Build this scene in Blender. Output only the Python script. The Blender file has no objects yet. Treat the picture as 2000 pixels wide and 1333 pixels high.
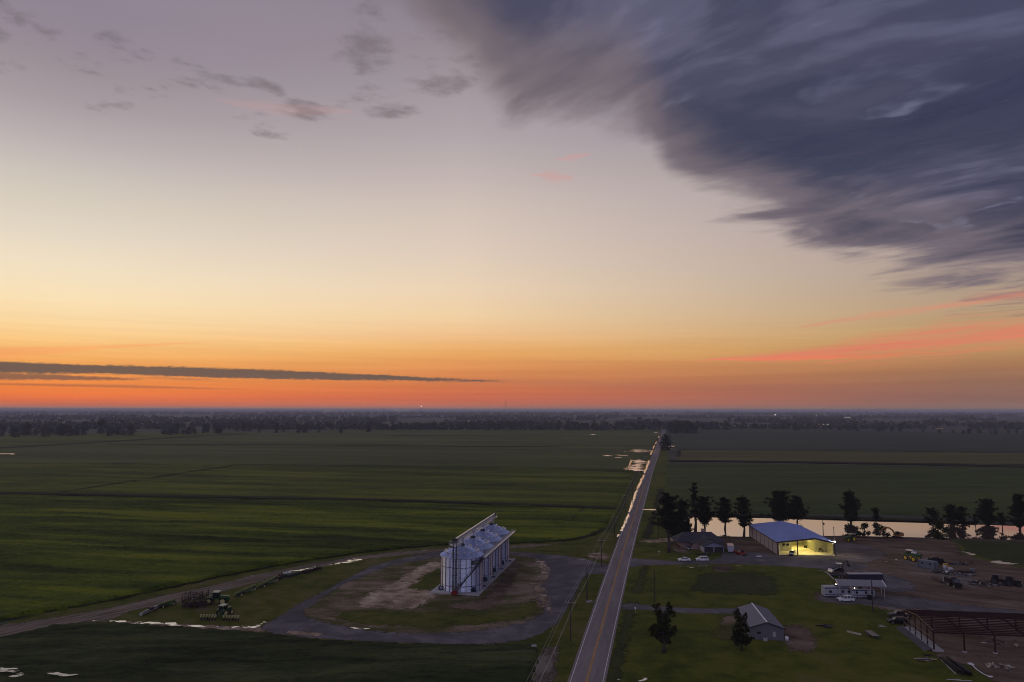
import bpy, bmesh, math, random
from math import sin, cos, tan, pi, radians, sqrt, atan2, asin, degrees
from mathutils import Vector, Matrix, Euler
R = random.Random(7)
scene = bpy.context.scene
COL = scene.collection

# ------------------------------------------------------------------ camera
F_PX, CX, CY = 1400.0, 1000.0, 666.5         # focal length and centre in pixels of the 2000x1333 photograph
CAM_H, PITCH, ROLL = 57.0, radians(5.49), radians(0.085)
cam_data = bpy.data.cameras.new('camera')
cam = bpy.data.objects.new('camera', cam_data)
COL.objects.link(cam)
cam_data.sensor_width = 36.0
cam_data.lens = F_PX / 2000.0 * 36.0
cam_data.clip_start = 1.0
cam_data.clip_end = 90000.0
CAM_M = Euler((pi / 2 + PITCH, 0, 0)).to_matrix() @ Matrix.Rotation(ROLL, 3, 'Z')
cam.matrix_world = Matrix.Translation((0, 0, CAM_H)) @ CAM_M.to_4x4()
scene.camera = cam

def ray(px, py):
    """direction in the world seen at a pixel of the photograph"""
    return (CAM_M @ Vector(((px - CX) / F_PX, (CY - py) / F_PX, -1.0))).normalized()
def G(px, py, z=0.0):
    """ground point seen at a pixel"""
    d = ray(px, py)
    t = (z - CAM_H) / d.z
    return Vector((d.x * t, d.y * t, z))
def HT(p, ytop, px=None):
    """height above the ground of the point seen at row ytop, at the distance of ground point p"""
    d = ray(1000.0 if px is None else px, ytop)
    return CAM_H + d.z / d.y * p.y
def azel(px, py):
    d = ray(px, py)
    return degrees(atan2(d.x, d.y)), degrees(asin(d.z))
def PPM(py):
    """photo pixels per metre at a ground row (sideways)"""
    return (py - 801.0) / CAM_H

# ------------------------------------------------------------------ colour helpers
def lin(c):
    return tuple(((v / 255.0) / 12.92 if v / 255.0 <= 0.04045 else ((v / 255.0 + 0.055) / 1.055) ** 2.4) for v in c)

# ------------------------------------------------------------------ node expression helper
class X:
    """a socket with arithmetic"""
    def __init__(s, nt, sock): s.nt, s.s = nt, sock
    def _m(s, op, *a, clamp=False):
        n = s.nt.nodes.new('ShaderNodeMath'); n.operation = op; n.use_clamp = clamp
        for k, v in enumerate((s,) + a):
            if isinstance(v, X): s.nt.links.new(v.s, n.inputs[k])
            else: n.inputs[k].default_value = v
        return X(s.nt, n.outputs[0])
    def __add__(s, o): return s._m('ADD', o)
    __radd__ = __add__
    def __mul__(s, o): return s._m('MULTIPLY', o)
    __rmul__ = __mul__
    def __sub__(s, o): return s._m('SUBTRACT', o)
    def __rsub__(s, o): return s._m('MULTIPLY', -1.0)._m('ADD', o)
    def __truediv__(s, o): return s._m('DIVIDE', o)
    def max(s, o): return s._m('MAXIMUM', o)
    def min(s, o): return s._m('MINIMUM', o)
    def abs(s): return s._m('ABSOLUTE')
    def sq(s): return s._m('MULTIPLY', s)
    def clamp(s): return s._m('ADD', 0.0, clamp=True)
    def smooth(s, a, b, lo=0.0, hi=1.0):
        n = s.nt.nodes.new('ShaderNodeMapRange'); n.interpolation_type = 'SMOOTHSTEP'
        s.nt.links.new(s.s, n.inputs[0])
        for k, v in enumerate((a, b, lo, hi)):
            if isinstance(v, X): s.nt.links.new(v.s, n.inputs[k + 1])
            else: n.inputs[k + 1].default_value = v
        return X(s.nt, n.outputs[0])
    def lerp(s, a, b, lo=0.0, hi=1.0):
        n = s.nt.nodes.new('ShaderNodeMapRange'); n.clamp = True
        s.nt.links.new(s.s, n.inputs[0])
        for k, v in enumerate((a, b, lo, hi)): n.inputs[k + 1].default_value = v
        return X(s.nt, n.outputs[0])
    def ramp(s, stops, interp='LINEAR'):
        """stops: (pos, colour rgb or float)"""
        n = s.nt.nodes.new('ShaderNodeValToRGB'); n.color_ramp.interpolation = interp
        el = n.color_ramp.elements
        while len(el) < len(stops): el.new(0.5)
        for e, (p, c) in zip(el, stops):
            e.position = p
        for e, (p, c) in zip(el, stops):
            c = (c, c, c) if isinstance(c, (int, float)) else c
            e.color = (*c, 1)
        s.nt.links.new(s.s, n.inputs[0])
        return X(s.nt, n.outputs[0])
    def curve(s, pts, x0, x1, v1, interp='LINEAR'):
        """piecewise function of s through (x, value), values 0..v1"""
        pts = sorted(pts)
        return (s - x0)._m('DIVIDE', x1 - x0).ramp([((x - x0) / (x1 - x0), v / v1) for x, v in pts], interp) * v1
def mixc(nt, f, a, b, mode='MIX'):
    n = nt.nodes.new('ShaderNodeMix'); n.data_type = 'RGBA'; n.blend_type = mode
    for k, v in ((0, f), (6, a), (7, b)):
        if isinstance(v, X): nt.links.new(v.s, n.inputs[k])
        elif k == 0: n.inputs[k].default_value = v
        else: n.inputs[k].default_value = (*v, 1)
    return X(nt, n.outputs[2])
def vec(nt, x, y, z=0.0):
    n = nt.nodes.new('ShaderNodeCombineXYZ')
    for k, v in enumerate((x, y, z)):
        if isinstance(v, X): nt.links.new(v.s, n.inputs[k])
        else: n.inputs[k].default_value = v
    return X(nt, n.outputs[0])
def noise(nt, v, scale=1.0, detail=4.0, rough=0.5, dist=0.0, out=0):
    n = nt.nodes.new('ShaderNodeTexNoise')
    nt.links.new(v.s, n.inputs['Vector'])
    n.inputs['Scale'].default_value = scale; n.inputs['Detail'].default_value = detail
    n.inputs['Roughness'].default_value = rough; n.inputs['Distortion'].default_value = dist
    return X(nt, n.outputs[out])

# ------------------------------------------------------------------ sky (dusk: sun below the horizon, afterglow to the left of the road)
world = bpy.data.worlds.new('World'); scene.world = world
world.use_nodes = True
wt = world.node_tree
wt.nodes.clear()
tc = wt.nodes.new('ShaderNodeTexCoord')
sp = wt.nodes.new('ShaderNodeSeparateXYZ')
wt.links.new(tc.outputs['Generated'], sp.inputs[0])
dx, dy, dz = (X(wt, sp.outputs[k]) for k in range(3))
AZ = dx._m('ARCTAN2', dy) * (180 / pi)
EL = dz._m('ARCSINE') * (180 / pi)

def sky_ramp(x, pts, top):
    """vertical gradient measured down one column of the photograph"""
    st = []
    for y, c in pts: st.append((max(0.0, azel(x, y)[1]) / 90.0, lin(c)))
    st += [(e / 90.0, lin(c)) for e, c in top]
    st.sort(key=lambda q: q[0])
    return (EL / 90.0).ramp(st)
TOPS = [(36, (150, 140, 156)), (50, (178, 168, 180)), (90, (178, 173, 190))]
s_left = sky_ramp(150, [(2, (141, 129, 143)), (60, (144, 132, 144)), (130, (152, 140, 146)), (200, (164, 153, 157)), (270, (182, 171, 172)),
    (340, (201, 191, 182)), (400, (214, 203, 187)), (460, (226, 213, 193)), (520, (239, 221, 192)), (570, (246, 223, 184)), (620, (249, 217, 165)),
    (650, (249, 206, 144)), (680, (246, 187, 114)), (705, (240, 166, 92)), (735, (236, 146, 76)), (755, (240, 134, 66)), (772, (238, 121, 64)),
    (786, (224, 112, 74)), (794, (192, 118, 94)), (800, (160, 128, 114))], TOPS)
s_mid = sky_ramp(900, [(2, (136, 126, 140)), (100, (150, 138, 144)), (200, (164, 153, 158)), (270, (176, 165, 168)), (340, (192, 178, 174)),
    (400, (206, 190, 180)), (460, (216, 198, 184)), (520, (226, 204, 182)), (570, (234, 208, 177)), (620, (239, 205, 160)), (655, (239, 190, 138)),
    (685, (234, 170, 100)), (710, (224, 148, 88)), (740, (212, 128, 80)), (762, (208, 112, 76)), (780, (202, 106, 80)), (792, (188, 112, 92)), (800, (160, 126, 114))], TOPS)
s_right = sky_ramp(1900, [(2, (120, 112, 130)), (300, (158, 146, 152)), (420, (166, 150, 152)), (500, (170, 152, 144)), (560, (174, 152, 134)),
    (600, (180, 153, 124)), (640, (186, 153, 110)), (680, (186, 146, 98)), (710, (170, 122, 88)), (740, (148, 108, 88)), (770, (144, 106, 94)),
    (790, (142, 108, 98)), (800, (140, 118, 110))], TOPS)
s_back = (EL / 90.0).ramp([(0.0, lin((132, 130, 160))), (0.1, lin((136, 136, 168))), (0.25, lin((142, 142, 176))), (0.5, lin((164, 161, 188))), (1, lin((178, 173, 190)))])
a0, a1, a2 = azel(150, 700)[0], azel(900, 700)[0], azel(1900, 700)[0]
skyc = mixc(wt, AZ.lerp(a0, a1), s_left, s_mid)
skyc = mixc(wt, AZ.lerp(a1, a2), skyc, s_right)
skyc = mixc(wt, (AZ + 12.0).abs().smooth(52, 125), skyc, s_back)

# --- clouds live on a flat deck: position on the deck = direction / height
zc = dz.max(0.015)
Px, Py = dx / zc, dy / zc
wa = radians(-34)
U = Px * sin(wa) + Py * cos(wa)              # along the wind
V = Px * cos(wa) - Py * sin(wa)              # across it
def deck(su, sv, off=0.0): return vec(wt, U * su + off, V * sv, off * 1.7)

# big dark deck, upper right
edge_px = [(690, -60), (770, -45), (850, 40), (930, 105), (1000, 165), (1130, 185), (1255, 200), (1290, 268), (1400, 340), (1520, 400), (1640, 445), (1760, 486), (1880, 508), (1990, 520)]
edge_pts = [azel(*p) for p in edge_px]
edge_pts = [(-100, 75.0), (-50, 60.0), (-22, 44.0)] + edge_pts + [(50, 7.0), (80, 10.0), (120, 30.0), (160, 60.0)]
elb = AZ.curve(edge_pts, -180, 180, 90.0)
warp = noise(wt, deck(0.5, 0.7, 3.0), 1.0, 2.0, 0.5) - 0.5
warp2 = noise(wt, deck(0.6, 0.8, 23.0), 1.0, 2.0, 0.5) - 0.5
nA = noise(wt, vec(wt, U * 1.0 + warp * 1.3, V * 1.6 + warp2 * 1.8, 1.3), 1.0, 5.0, 0.52)
nB = noise(wt, vec(wt, U * 2.6 + warp * 1.8, V * 4.2 + warp2 * 3.0, 7.7), 1.0, 5.0, 0.55)
nC = noise(wt, vec(wt, U * 0.30, V * 0.75, 4.1), 1.0, 2.0, 0.5)
nD = nA * 0.78 + nB * 0.22
e = (EL - elb) / 4.0 + (nD - 0.5) * 3.5 + 0.66
cover = e.smooth(-0.05, 0.75)
shade = (nA - 0.5) * 1.55 + (nB - 0.5) * 0.75 + (nC - 0.5) * 0.9 + 0.55
inner = shade.ramp([(0.10, lin((116, 113, 135))), (0.25, lin((92, 89, 110))), (0.42, lin((72, 70, 91))), (0.62, lin((58, 59, 81))), (0.9, lin((46, 50, 74)))], 'EASE')
rid = ((nA - 0.455).abs() / 0.035).smooth(0.0, 1.0, 1.0, 0.0) * nB.smooth(0.47, 0.62) * nC.smooth(0.40, 0.6)
inner = mixc(wt, rid * 0.5, inner, lin((128, 126, 148)))
blue = (AZ * 0.020 + EL * 0.028 - 0.62).clamp()
inner = mixc(wt, blue * 0.5, inner, mixc(wt, 1.0, inner, (0.72, 0.90, 1.20), 'MULTIPLY'))
edgec = mixc(wt, AZ.lerp(-10, 30), lin((122, 109, 112)), lin((116, 104, 114)))
ccol = mixc(wt, e.smooth(0.3, 1.9), edgec, inner)
skyc = mixc(wt, cover * 0.98, skyc, ccol)

# small ragged puffs on the left and the torn edge left of the big deck
def spot(px, py, wx, wy):
    a, b = azel(px, py)
    return (((AZ - a) / (wx / 24.0)).sq() + ((EL - b) / (wy / 24.0)).sq()).smooth(0.0, 1.0, 1.0, 0.0)
puff = None
for s in ((20, 80, 120, 60), (120, 95, 110, 45), (55, 40, 110, 45), (225, 95, 110, 34), (350, 150, 60, 40), (385, 145, 60, 30), (470, 170, 110, 30),
          (210, 210, 50, 22), (270, 190, 80, 26), (510, 245, 90, 34), (590, 215, 90, 26), (735, 207, 120, 30), (700, 105, 160, 80), (800, 70, 160, 110), (610, 80, 70, 45), (860, 130, 120, 70)):
    q = spot(*s)
    puff = q if puff is None else puff.max(q)
nP = noise(wt, vec(wt, Px * 5.5 + warp * 2.5, Py * 5.5 + warp2 * 2.5, 2.2), 1.0, 7.0, 0.6)
pm = ((nP - 0.5) * 3.0 + puff * 0.56).smooth(0.38, 1.0) * puff.smooth(0.0, 0.6)
skyc = mixc(wt, pm * 0.6, skyc, lin((108, 97, 100)))

# rosy wisps still catching the sun
def line_el(pts, x0=-60.0, x1=60.0):
    q = [azel(*p) for p in pts]
    q = [(x0, q[0][1])] + q + [(x1, q[-1][1])]
    return AZ.curve(q, x0, x1, 45.0)
def thick(pts, x0=-60.0, x1=60.0):
    q = [(azel(x, 700)[0], t / 24.0) for x, t in pts]
    q = [(x0, q[0][1])] + q + [(x1, q[-1][1])]
    return AZ.curve(q, x0, x1, 3.0)
nW = noise(wt, vec(wt, AZ * 0.10 + EL * 0.05, EL * 1.5 - AZ * 0.10, 0.4), 1.0, 5.0, 0.6)
nW2 = noise(wt, vec(wt, AZ * 0.28, EL * 5.0 - AZ * 0.35, 9.4), 1.0, 4.0, 0.6)
def wisp(pts, th, amp, soft, colr, sk):
    d = (EL - line_el(pts)).abs() / thick(th).max(0.002)
    m = (d + (nW - 0.5) * 1.9 + (nW2 - 0.5) * 1.9).smooth(soft, 1.25, 1.0, 0.0) * amp
    return mixc(wt, m, sk, lin(colr))
skyc = wisp([(1370, 704), (1500, 697), (1620, 689), (1750, 673), (1860, 662), (2000, 646)], [(1350, 0), (1400, 3), (1500, 11), (1600, 15), (1720, 25), (1850, 30), (2010, 28)], 0.85, -0.3, (224, 124, 102), skyc)
skyc = wisp([(1400, 703), (1560, 700), (1700, 697), (1800, 689)], [(1375, 0), (1450, 3.5), (1600, 5), (1750, 3.5), (1850, 0)], 0.5, 0.0, (242, 118, 92), skyc)
skyc = wisp([(1560, 640), (1700, 616), (1850, 598), (2000, 576)], [(1560, 0), (1640, 8), (1800, 9), (2000, 11)], 0.55, -0.2, (220, 136, 112), skyc)
skyc = wisp([(400, 190), (470, 202), (560, 214), (660, 216)], [(395, 0), (450, 8), (560, 14), (660, 5), (690, 0)], 0.26, -0.3, (206, 150, 150), skyc)
skyc = wisp([(1090, 312), (1150, 302)], [(1085, 0), (1120, 8), (1150, 3), (1160, 0)], 0.4, 0.1, (208, 150, 146), skyc)
skyc = wisp([(1030, 342), (1120, 348)], [(1040, 0), (1080, 13), (1115, 6), (1125, 0)], 0.42, 0.1, (210, 150, 144), skyc)
skyc = wisp([(-60, 690), (20, 690), (140, 682), (330, 672), (420, 668)], [(-40, 12), (40, 8), (200, 5), (420, 0)], 0.35, 0.1, (252, 150, 96), skyc)

# long flat cloud bank low on the left
nL = noise(wt, vec(wt, AZ * 2.2, EL * 4.6, 0.0), 1.0, 5.0, 0.65)
nL2 = noise(wt, vec(wt, AZ * 0.35, EL * 5.5, 5.0), 1.0, 4.0, 0.6)
def bank(pts, th, amp, rag, colr, sk, soft=0.35):
    t = thick(th)
    d = (EL - line_el(pts)).abs() - t - (nL - 0.5) * rag - (nL2 - 0.5) * rag
    return mixc(wt, d.smooth(-soft * 0.25, soft * 0.25, 1.0, 0.0) * t.smooth(0.0, 0.06) * amp, sk, lin(colr))
skyc = bank([(-400, 712), (0, 718), (250, 723), (500, 731), (750, 738), (1000, 745.5)], [(-400, 8.5), (0, 9), (150, 7), (400, 8.5), (600, 7.5), (760, 4.8), (900, 2.0), (1010, 0.0)], 0.97, 0.26, (92, 81, 80), skyc)
skyc = bank([(-400, 734), (0, 735.5), (130, 738), (280, 742)], [(-400, 5), (0, 4.5), (120, 4.5), (220, 2), (300, 0)], 0.85, 0.24, (112, 86, 78), skyc)
skyc = bank([(-400, 752), (0, 750), (250, 755), (520, 762)], [(-400, 0), (60, 1.6), (250, 2.4), (400, 1.2), (560, 0)], 0.6, 0.10, (140, 88, 74), skyc)
skyc = bank([(200, 741), (300, 738), (420, 742)], [(200, 0), (260, 1.5), (380, 1.5), (450, 0)], 0.45, 0.25, (150, 98, 80), skyc)
skyc = bank([(860, 747), (1000, 747), (1200, 752), (1500, 760), (1900, 770)], [(780, 0), (1000, 5), (1300, 8), (1900, 8)], 0.22, 0.2, (130, 92, 88), skyc, 1.5)
# faint horizontal banding in the glow
nH = noise(wt, vec(wt, AZ * 0.05, EL * 2.2, 2.0), 1.0, 4.0, 0.6)
skyc = mixc(wt, EL.smooth(10.0, 2.0) * 0.5, skyc, mixc(wt, 1.0, skyc, nH.ramp([(0.3, (0.84, 0.8, 0.82)), (0.7, (1.08, 1.1, 1.06))]), 'MULTIPLY'))
world.cycles.sampling_method = 'MANUAL'; world.cycles.sample_map_resolution = 512
bg = wt.nodes.new('ShaderNodeBackground'); bg.inputs[1].default_value = 1.0
wt.links.new(skyc.s, bg.inputs[0])
# the clear-air part of the sky light, sun just under the horizon
nis = wt.nodes.new('ShaderNodeTexSky'); nis.sky_type = 'NISHITA'; nis.sun_disc = False
nis.sun_elevation = radians(-2.0); nis.sun_rotation = radians(-26)
bg2 = wt.nodes.new('ShaderNodeBackground'); bg2.inputs[1].default_value = 0.05
wt.links.new(nis.outputs[0], bg2.inputs[0])
addn = wt.nodes.new('ShaderNodeAddShader')
wt.links.new(bg.outputs[0], addn.inputs[0]); wt.links.new(bg2.outputs[0], addn.inputs[1])
wout = wt.nodes.new('ShaderNodeOutputWorld')
wt.links.new(addn.outputs[0], wout.inputs['Surface'])

scene.view_settings.view_transform = 'Standard'
scene.view_settings.look = 'None'
scene.view_settings.exposure = 0.0
scene.view_settings.gamma = 1.0
scene.render.filter_size = 1.0
scene.cycles.pixel_filter_type = 'BLACKMAN_HARRIS'; scene.cycles.filter_width = 1.0
# ------------------------------------------------------------------ materials
MATS = {}
def pmat(name, colr, rough=0.7, metal=0.0, spec=0.3, var=0.12, scale=1.5, bump=0.0, bscale=8.0, colr2=None, stretch=None, emit=None, estr=0.0, coord='Object'):
    """principled material with a soft procedural variation in colour (and bump)"""
    if name in MATS: return MATS[name]
    m = bpy.data.materials.new(name); m.use_nodes = True; nt = m.node_tree
    bs = nt.nodes['Principled BSDF']
    bs.inputs['Roughness'].default_value = rough; bs.inputs['Metallic'].default_value = metal
    bs.inputs['Specular IOR Level'].default_value = spec
    if emit:
        bs.inputs['Emission Color'].default_value = (*emit, 1); bs.inputs['Emission Strength'].default_value = estr
    t = nt.nodes.new('ShaderNodeTexCoord'); co = X(nt, t.outputs[coord])
    if stretch:
        mp = nt.nodes.new('ShaderNodeMapping'); mp.inputs['Scale'].default_value = stretch
        nt.links.new(co.s, mp.inputs[0]); co = X(nt, mp.outputs[0])
    n1 = noise(nt, co, scale, 5.0, 0.6)
    c2 = colr2 or tuple(min(1, v * (1 + var)) for v in colr)
    c1 = colr if colr2 else tuple(v * (1 - var) for v in colr)
    c = n1.smooth(0.3, 0.7)
    col_ = mixc(nt, c, c1, c2)
    nt.links.new(col_.s, bs.inputs['Base Color'])
    if bump:
        b = nt.nodes.new('ShaderNodeBump'); b.inputs['Strength'].default_value = bump; b.inputs['Distance'].default_value = 0.1
        nt.links.new(noise(nt, co, bscale, 4.0, 0.6).s, b.inputs['Height']); nt.links.new(b.outputs[0], bs.inputs['Normal'])
    MATS[name] = m
    return m

# ------------------------------------------------------------------ mesh collector
I4 = Matrix.Identity(4)
def T(x, y, z=0.0): return Matrix.Translation((x, y, z))
def RZ(a): return Matrix.Rotation(a, 4, 'Z')
def RX(a): return Matrix.Rotation(a, 4, 'X')
def RY(a): return Matrix.Rotation(a, 4, 'Y')
class MB:
    def __init__(s): s.v, s.f, s.mi = [], [], []
    def add(s, vs, fs, M=None, mi=0):
        o = len(s.v)
        s.v += [tuple(M @ Vector(p)) if M is not None else tuple(p) for p in vs]
        s.f += [tuple(i + o for i in f) for f in fs]; s.mi += [mi] * len(fs)
        return s
    def box(s, x0, x1, y0, y1, z0, z1, M=None, mi=0, tx=0.0, ty=0.0):
        """box, its top drawn in by tx, ty"""
        vs = [(x0, y0, z0), (x1, y0, z0), (x1, y1, z0), (x0, y1, z0), (x0 + tx, y0 + ty, z1), (x1 - tx, y0 + ty, z1), (x1 - tx, y1 - ty, z1), (x0 + tx, y1 - ty, z1)]
        return s.add(vs, [(3, 2, 1, 0), (4, 5, 6, 7), (0, 1, 5, 4), (1, 2, 6, 5), (2, 3, 7, 6), (3, 0, 4, 7)], M, mi)
    def tube(s, p, q, r, r2=None, n=8, cap=True, M=None, mi=0):
        p, q = Vector(p), Vector(q); d = (q - p); r2 = r if r2 is None else r2
        if d.length < 1e-6: return s
        z = d.normalized(); x = z.orthogonal().normalized(); y = z.cross(x)
        vs = [p + (x * cos(2 * pi * k / n) + y * sin(2 * pi * k / n)) * r for k in range(n)] + [q + (x * cos(2 * pi * k / n) + y * sin(2 * pi * k / n)) * r2 for k in range(n)]
        fs = [(k, (k + 1) % n, n + (k + 1) % n, n + k) for k in range(n)]
        if cap: fs += [tuple(range(n - 1, -1, -1)), tuple(range(n, 2 * n))]
        return s.add(vs, fs, M, mi)
    def bar(s, p, q, w, h, M=None, mi=0):
        """rectangular bar from p to q, w sideways, h upright"""
        p, q = Vector(p), Vector(q); z = (q - p).normalized()
        x = z.cross(Vector((0, 0, 1)))
        x = Vector((1, 0, 0)) if x.length < 1e-4 else x.normalized()
        y = x.cross(z)
        vs = [c + x * a * w / 2 + y * b * h / 2 for c in (p, q) for a, b in ((-1, -1), (1, -1), (1, 1), (-1, 1))]
        return s.add(vs, [(0, 1, 2, 3), (7, 6, 5, 4), (0, 4, 5, 1), (1, 5, 6, 2), (2, 6, 7, 3), (3, 7, 4, 0)], M, mi)
    def path(s, pts, r, n=6, M=None, mi=0):
        for a, b in zip(pts, pts[1:]): s.tube(a, b, r, n=n, M=M, mi=mi)
        return s
    def lathe(s, prof, n=16, M=None, mi=0, capb=True, capt=True):
        """profile [(r, z)] round z"""
        vs = [(r * cos(2 * pi * k / n), r * sin(2 * pi * k / n), z) for r, z in prof for k in range(n)]
        fs = [(j * n + k, j * n + (k + 1) % n, (j + 1) * n + (k + 1) % n, (j + 1) * n + k) for j in range(len(prof) - 1) for k in range(n)]
        if capb: fs.append(tuple(range(n - 1, -1, -1)))
        if capt: fs.append(tuple(range((len(prof) - 1) * n, len(prof) * n)))
        return s.add(vs, fs, M, mi)
    def extr(s, poly, y0, y1, M=None, mi=0, inset=0.0):
        """polygon in the xz plane (counter-clockwise seen from -y) extruded along y"""
        n = len(poly)
        cx = sum(p[0] for p in poly) / n; cz = sum(p[1] for p in poly) / n
        vs = [(x, y0, z) for x, z in poly] + [(x, y1, z) for x, z in poly]
        fs = [tuple(range(n)), tuple(range(2 * n - 1, n - 1, -1))] + [((k + 1) % n, k, n + k, n + (k + 1) % n) for k in range(n)]
        return s.add(vs, fs, M, mi)
    def ball(s, c, r, M=None, mi=0, n=10, m=6, sz=1.0):
        prof = [(max(1e-3, r * sin(pi * k / m)), -r * sz * cos(pi * k / m)) for k in range(m + 1)]
        return s.lathe(prof, n, (M or I4) @ T(*c), mi)
    def build(s, name, mats, parent=None, smooth=False, loc=None, M=None):
        me = bpy.data.meshes.new(name)
        me.from_pydata(s.v, [], s.f)
        mats = mats if isinstance(mats, (list, tuple)) else [mats]
        for m in mats: me.materials.append(m)
        if len(mats) > 1: me.polygons.foreach_set('material_index', s.mi)
        if smooth: me.polygons.foreach_set('use_smooth', [True] * len(s.f))
        me.update()
        o = bpy.data.objects.new(name, me); COL.objects.link(o)
        if parent is not None: o.parent = parent
        if loc is not None: o.location = loc
        return o
def tag(o, label=None, cat=None, group=None, kind=None):
    if label: o['label'] = label
    if cat: o['category'] = cat
    if group: o['group'] = group
    if kind: o['kind'] = kind
    return o
def thing(name, label, cat, loc=(0, 0, 0), rz=0.0, group=None):
    o = bpy.data.objects.new(name, None); COL.objects.link(o)
    o.location = loc; o.rotation_euler = (0, 0, rz); o.empty_display_size = 0.5
    return tag(o, label, cat, group)
def copy_tree(o, loc=None, rz=None, label=None, scale=None, parent=None):
    c = o.copy(); COL.objects.link(c)
    if parent is not None: c.parent = parent
    if loc is not None: c.location = loc
    if rz is not None: c.rotation_euler = (0, 0, rz)
    if scale is not None: c.scale = scale if isinstance(scale, (tuple, list)) else (scale,) * 3
    if label: c['label'] = label
    for ch in o.children: copy_tree(ch, parent=c)
    return c
def heading(p, q):
    """rotation that turns local +x onto the ground direction p -> q"""
    return atan2(q[1] - p[1], q[0] - p[0])

# ------------------------------------------------------------------ ground sheets
from mathutils.geometry import tessellate_polygon
from mathutils import noise as mnoise
import numpy as np
def spline(pts, closed=True, step=3.0):
    """Catmull-Rom through ground points"""
    n = len(pts); out = []
    for k in range(n if closed else n - 1):
        g = (lambda i: pts[i % n]) if closed else (lambda i: pts[max(0, min(n - 1, i))])
        a, b, c, d = g(k - 1), g(k), g(k + 1), g(k + 2)
        m = max(1, min(40, int((c - b).length / step)))
        for j in range(m):
            t = j / m
            out.append(0.5 * ((2 * b) + (c - a) * t + (2 * a - 5 * b + 4 * c - d) * t * t + (3 * b - a - 3 * c + d) * t ** 3))
    if not closed: out.append(pts[-1])
    return out
def subdiv(pts, step):
    out = []
    for a, b in zip(pts, pts[1:] + pts[:1]):
        m = max(1, min(200, int((b - a).length / step)))
        out += [a.lerp(b, j / m) for j in range(m)]
    return out
def outline(px, smooth=False, step=3.0, jit=0.0, jscale=0.25):
    pts = [G(*p) if len(p) == 2 else Vector(p) for p in px]
    pts = spline(pts, True, step) if smooth else subdiv(pts, step)
    if jit:
        pts = [p + Vector((mnoise.noise(p * jscale) + 0.6 * mnoise.noise(p * jscale * 3.1), mnoise.noise(p * jscale + Vector((9, 4, 2))) + 0.6 * mnoise.noise(p * jscale * 3.1 + Vector((5, 1, 7))), 0)) * jit for p in pts]
    return pts
def sheet(name, px, z, mat, smooth=False, step=3.0, jit=0.0, jscale=0.25, kind='structure', label=None, cat=None, group=None):
    pts = outline(px, smooth, step, jit, jscale)
    pts = [Vector((p.x, p.y, z)) for p in pts]
    tri = tessellate_polygon([pts])
    me = bpy.data.meshes.new(name)
    fs = []
    for a, b, c in tri:
        n = (pts[b] - pts[a]).cross(pts[c] - pts[a])
        if abs(n.z) < 1e-9: continue
        fs.append((a, b, c) if n.z > 0 else (a, c, b))
    me.from_pydata([tuple(p) for p in pts], [], fs); me.materials.append(mat); me.update()
    o = bpy.data.objects.new(name, me); COL.objects.link(o)
    return tag(o, label, cat, group, kind)
def ribbon(name, px, w, z, mat, kind='structure', step=4.0, taper=None, jit=0.0, parent=None, label=None, cat=None, off=0.0, dash=None):
    """strip of ground of width w along a line (photo pixels)"""
    pts = spline([G(*p) for p in px], False, step)
    mb = MB(); vs = []
    L = 0.0
    for k, p in enumerate(pts):
        d = (pts[min(k + 1, len(pts) - 1)] - pts[max(k - 1, 0)]).normalized(); nn = Vector((d.y, -d.x, 0))
        ww = w * (taper(k / (len(pts) - 1)) if taper else 1.0)
        j = jit * mnoise.noise(p * 0.3) if jit else 0
        j2 = jit * mnoise.noise(p * 0.3 + Vector((7, 7, 7))) if jit else 0
        c = p + nn * off
        vs += [c - nn * (ww / 2 + j), c + nn * (ww / 2 + j2)]
    fs = [(2 * k, 2 * k + 1, 2 * k + 3, 2 * k + 2) for k in range(len(pts) - 1)]
    mb.add([(v.x, v.y, z) for v in vs], fs)
    o = mb.build(name, mat, parent)
    return tag(o, label, cat, None, kind)
def inside(poly, x, y):
    """vectorised point in polygon"""
    r = np.zeros(x.shape, bool); n = len(poly); j = n - 1
    for i in range(n):
        xi, yi, xj, yj = poly[i][0], poly[i][1], poly[j][0], poly[j][1]
        if yi != yj:
            c = ((yi > y) != (yj > y)) & (x < (xj - xi) * (y - yi) / (yj - yi) + xi)
            r ^= c
        j = i
    return r
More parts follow.
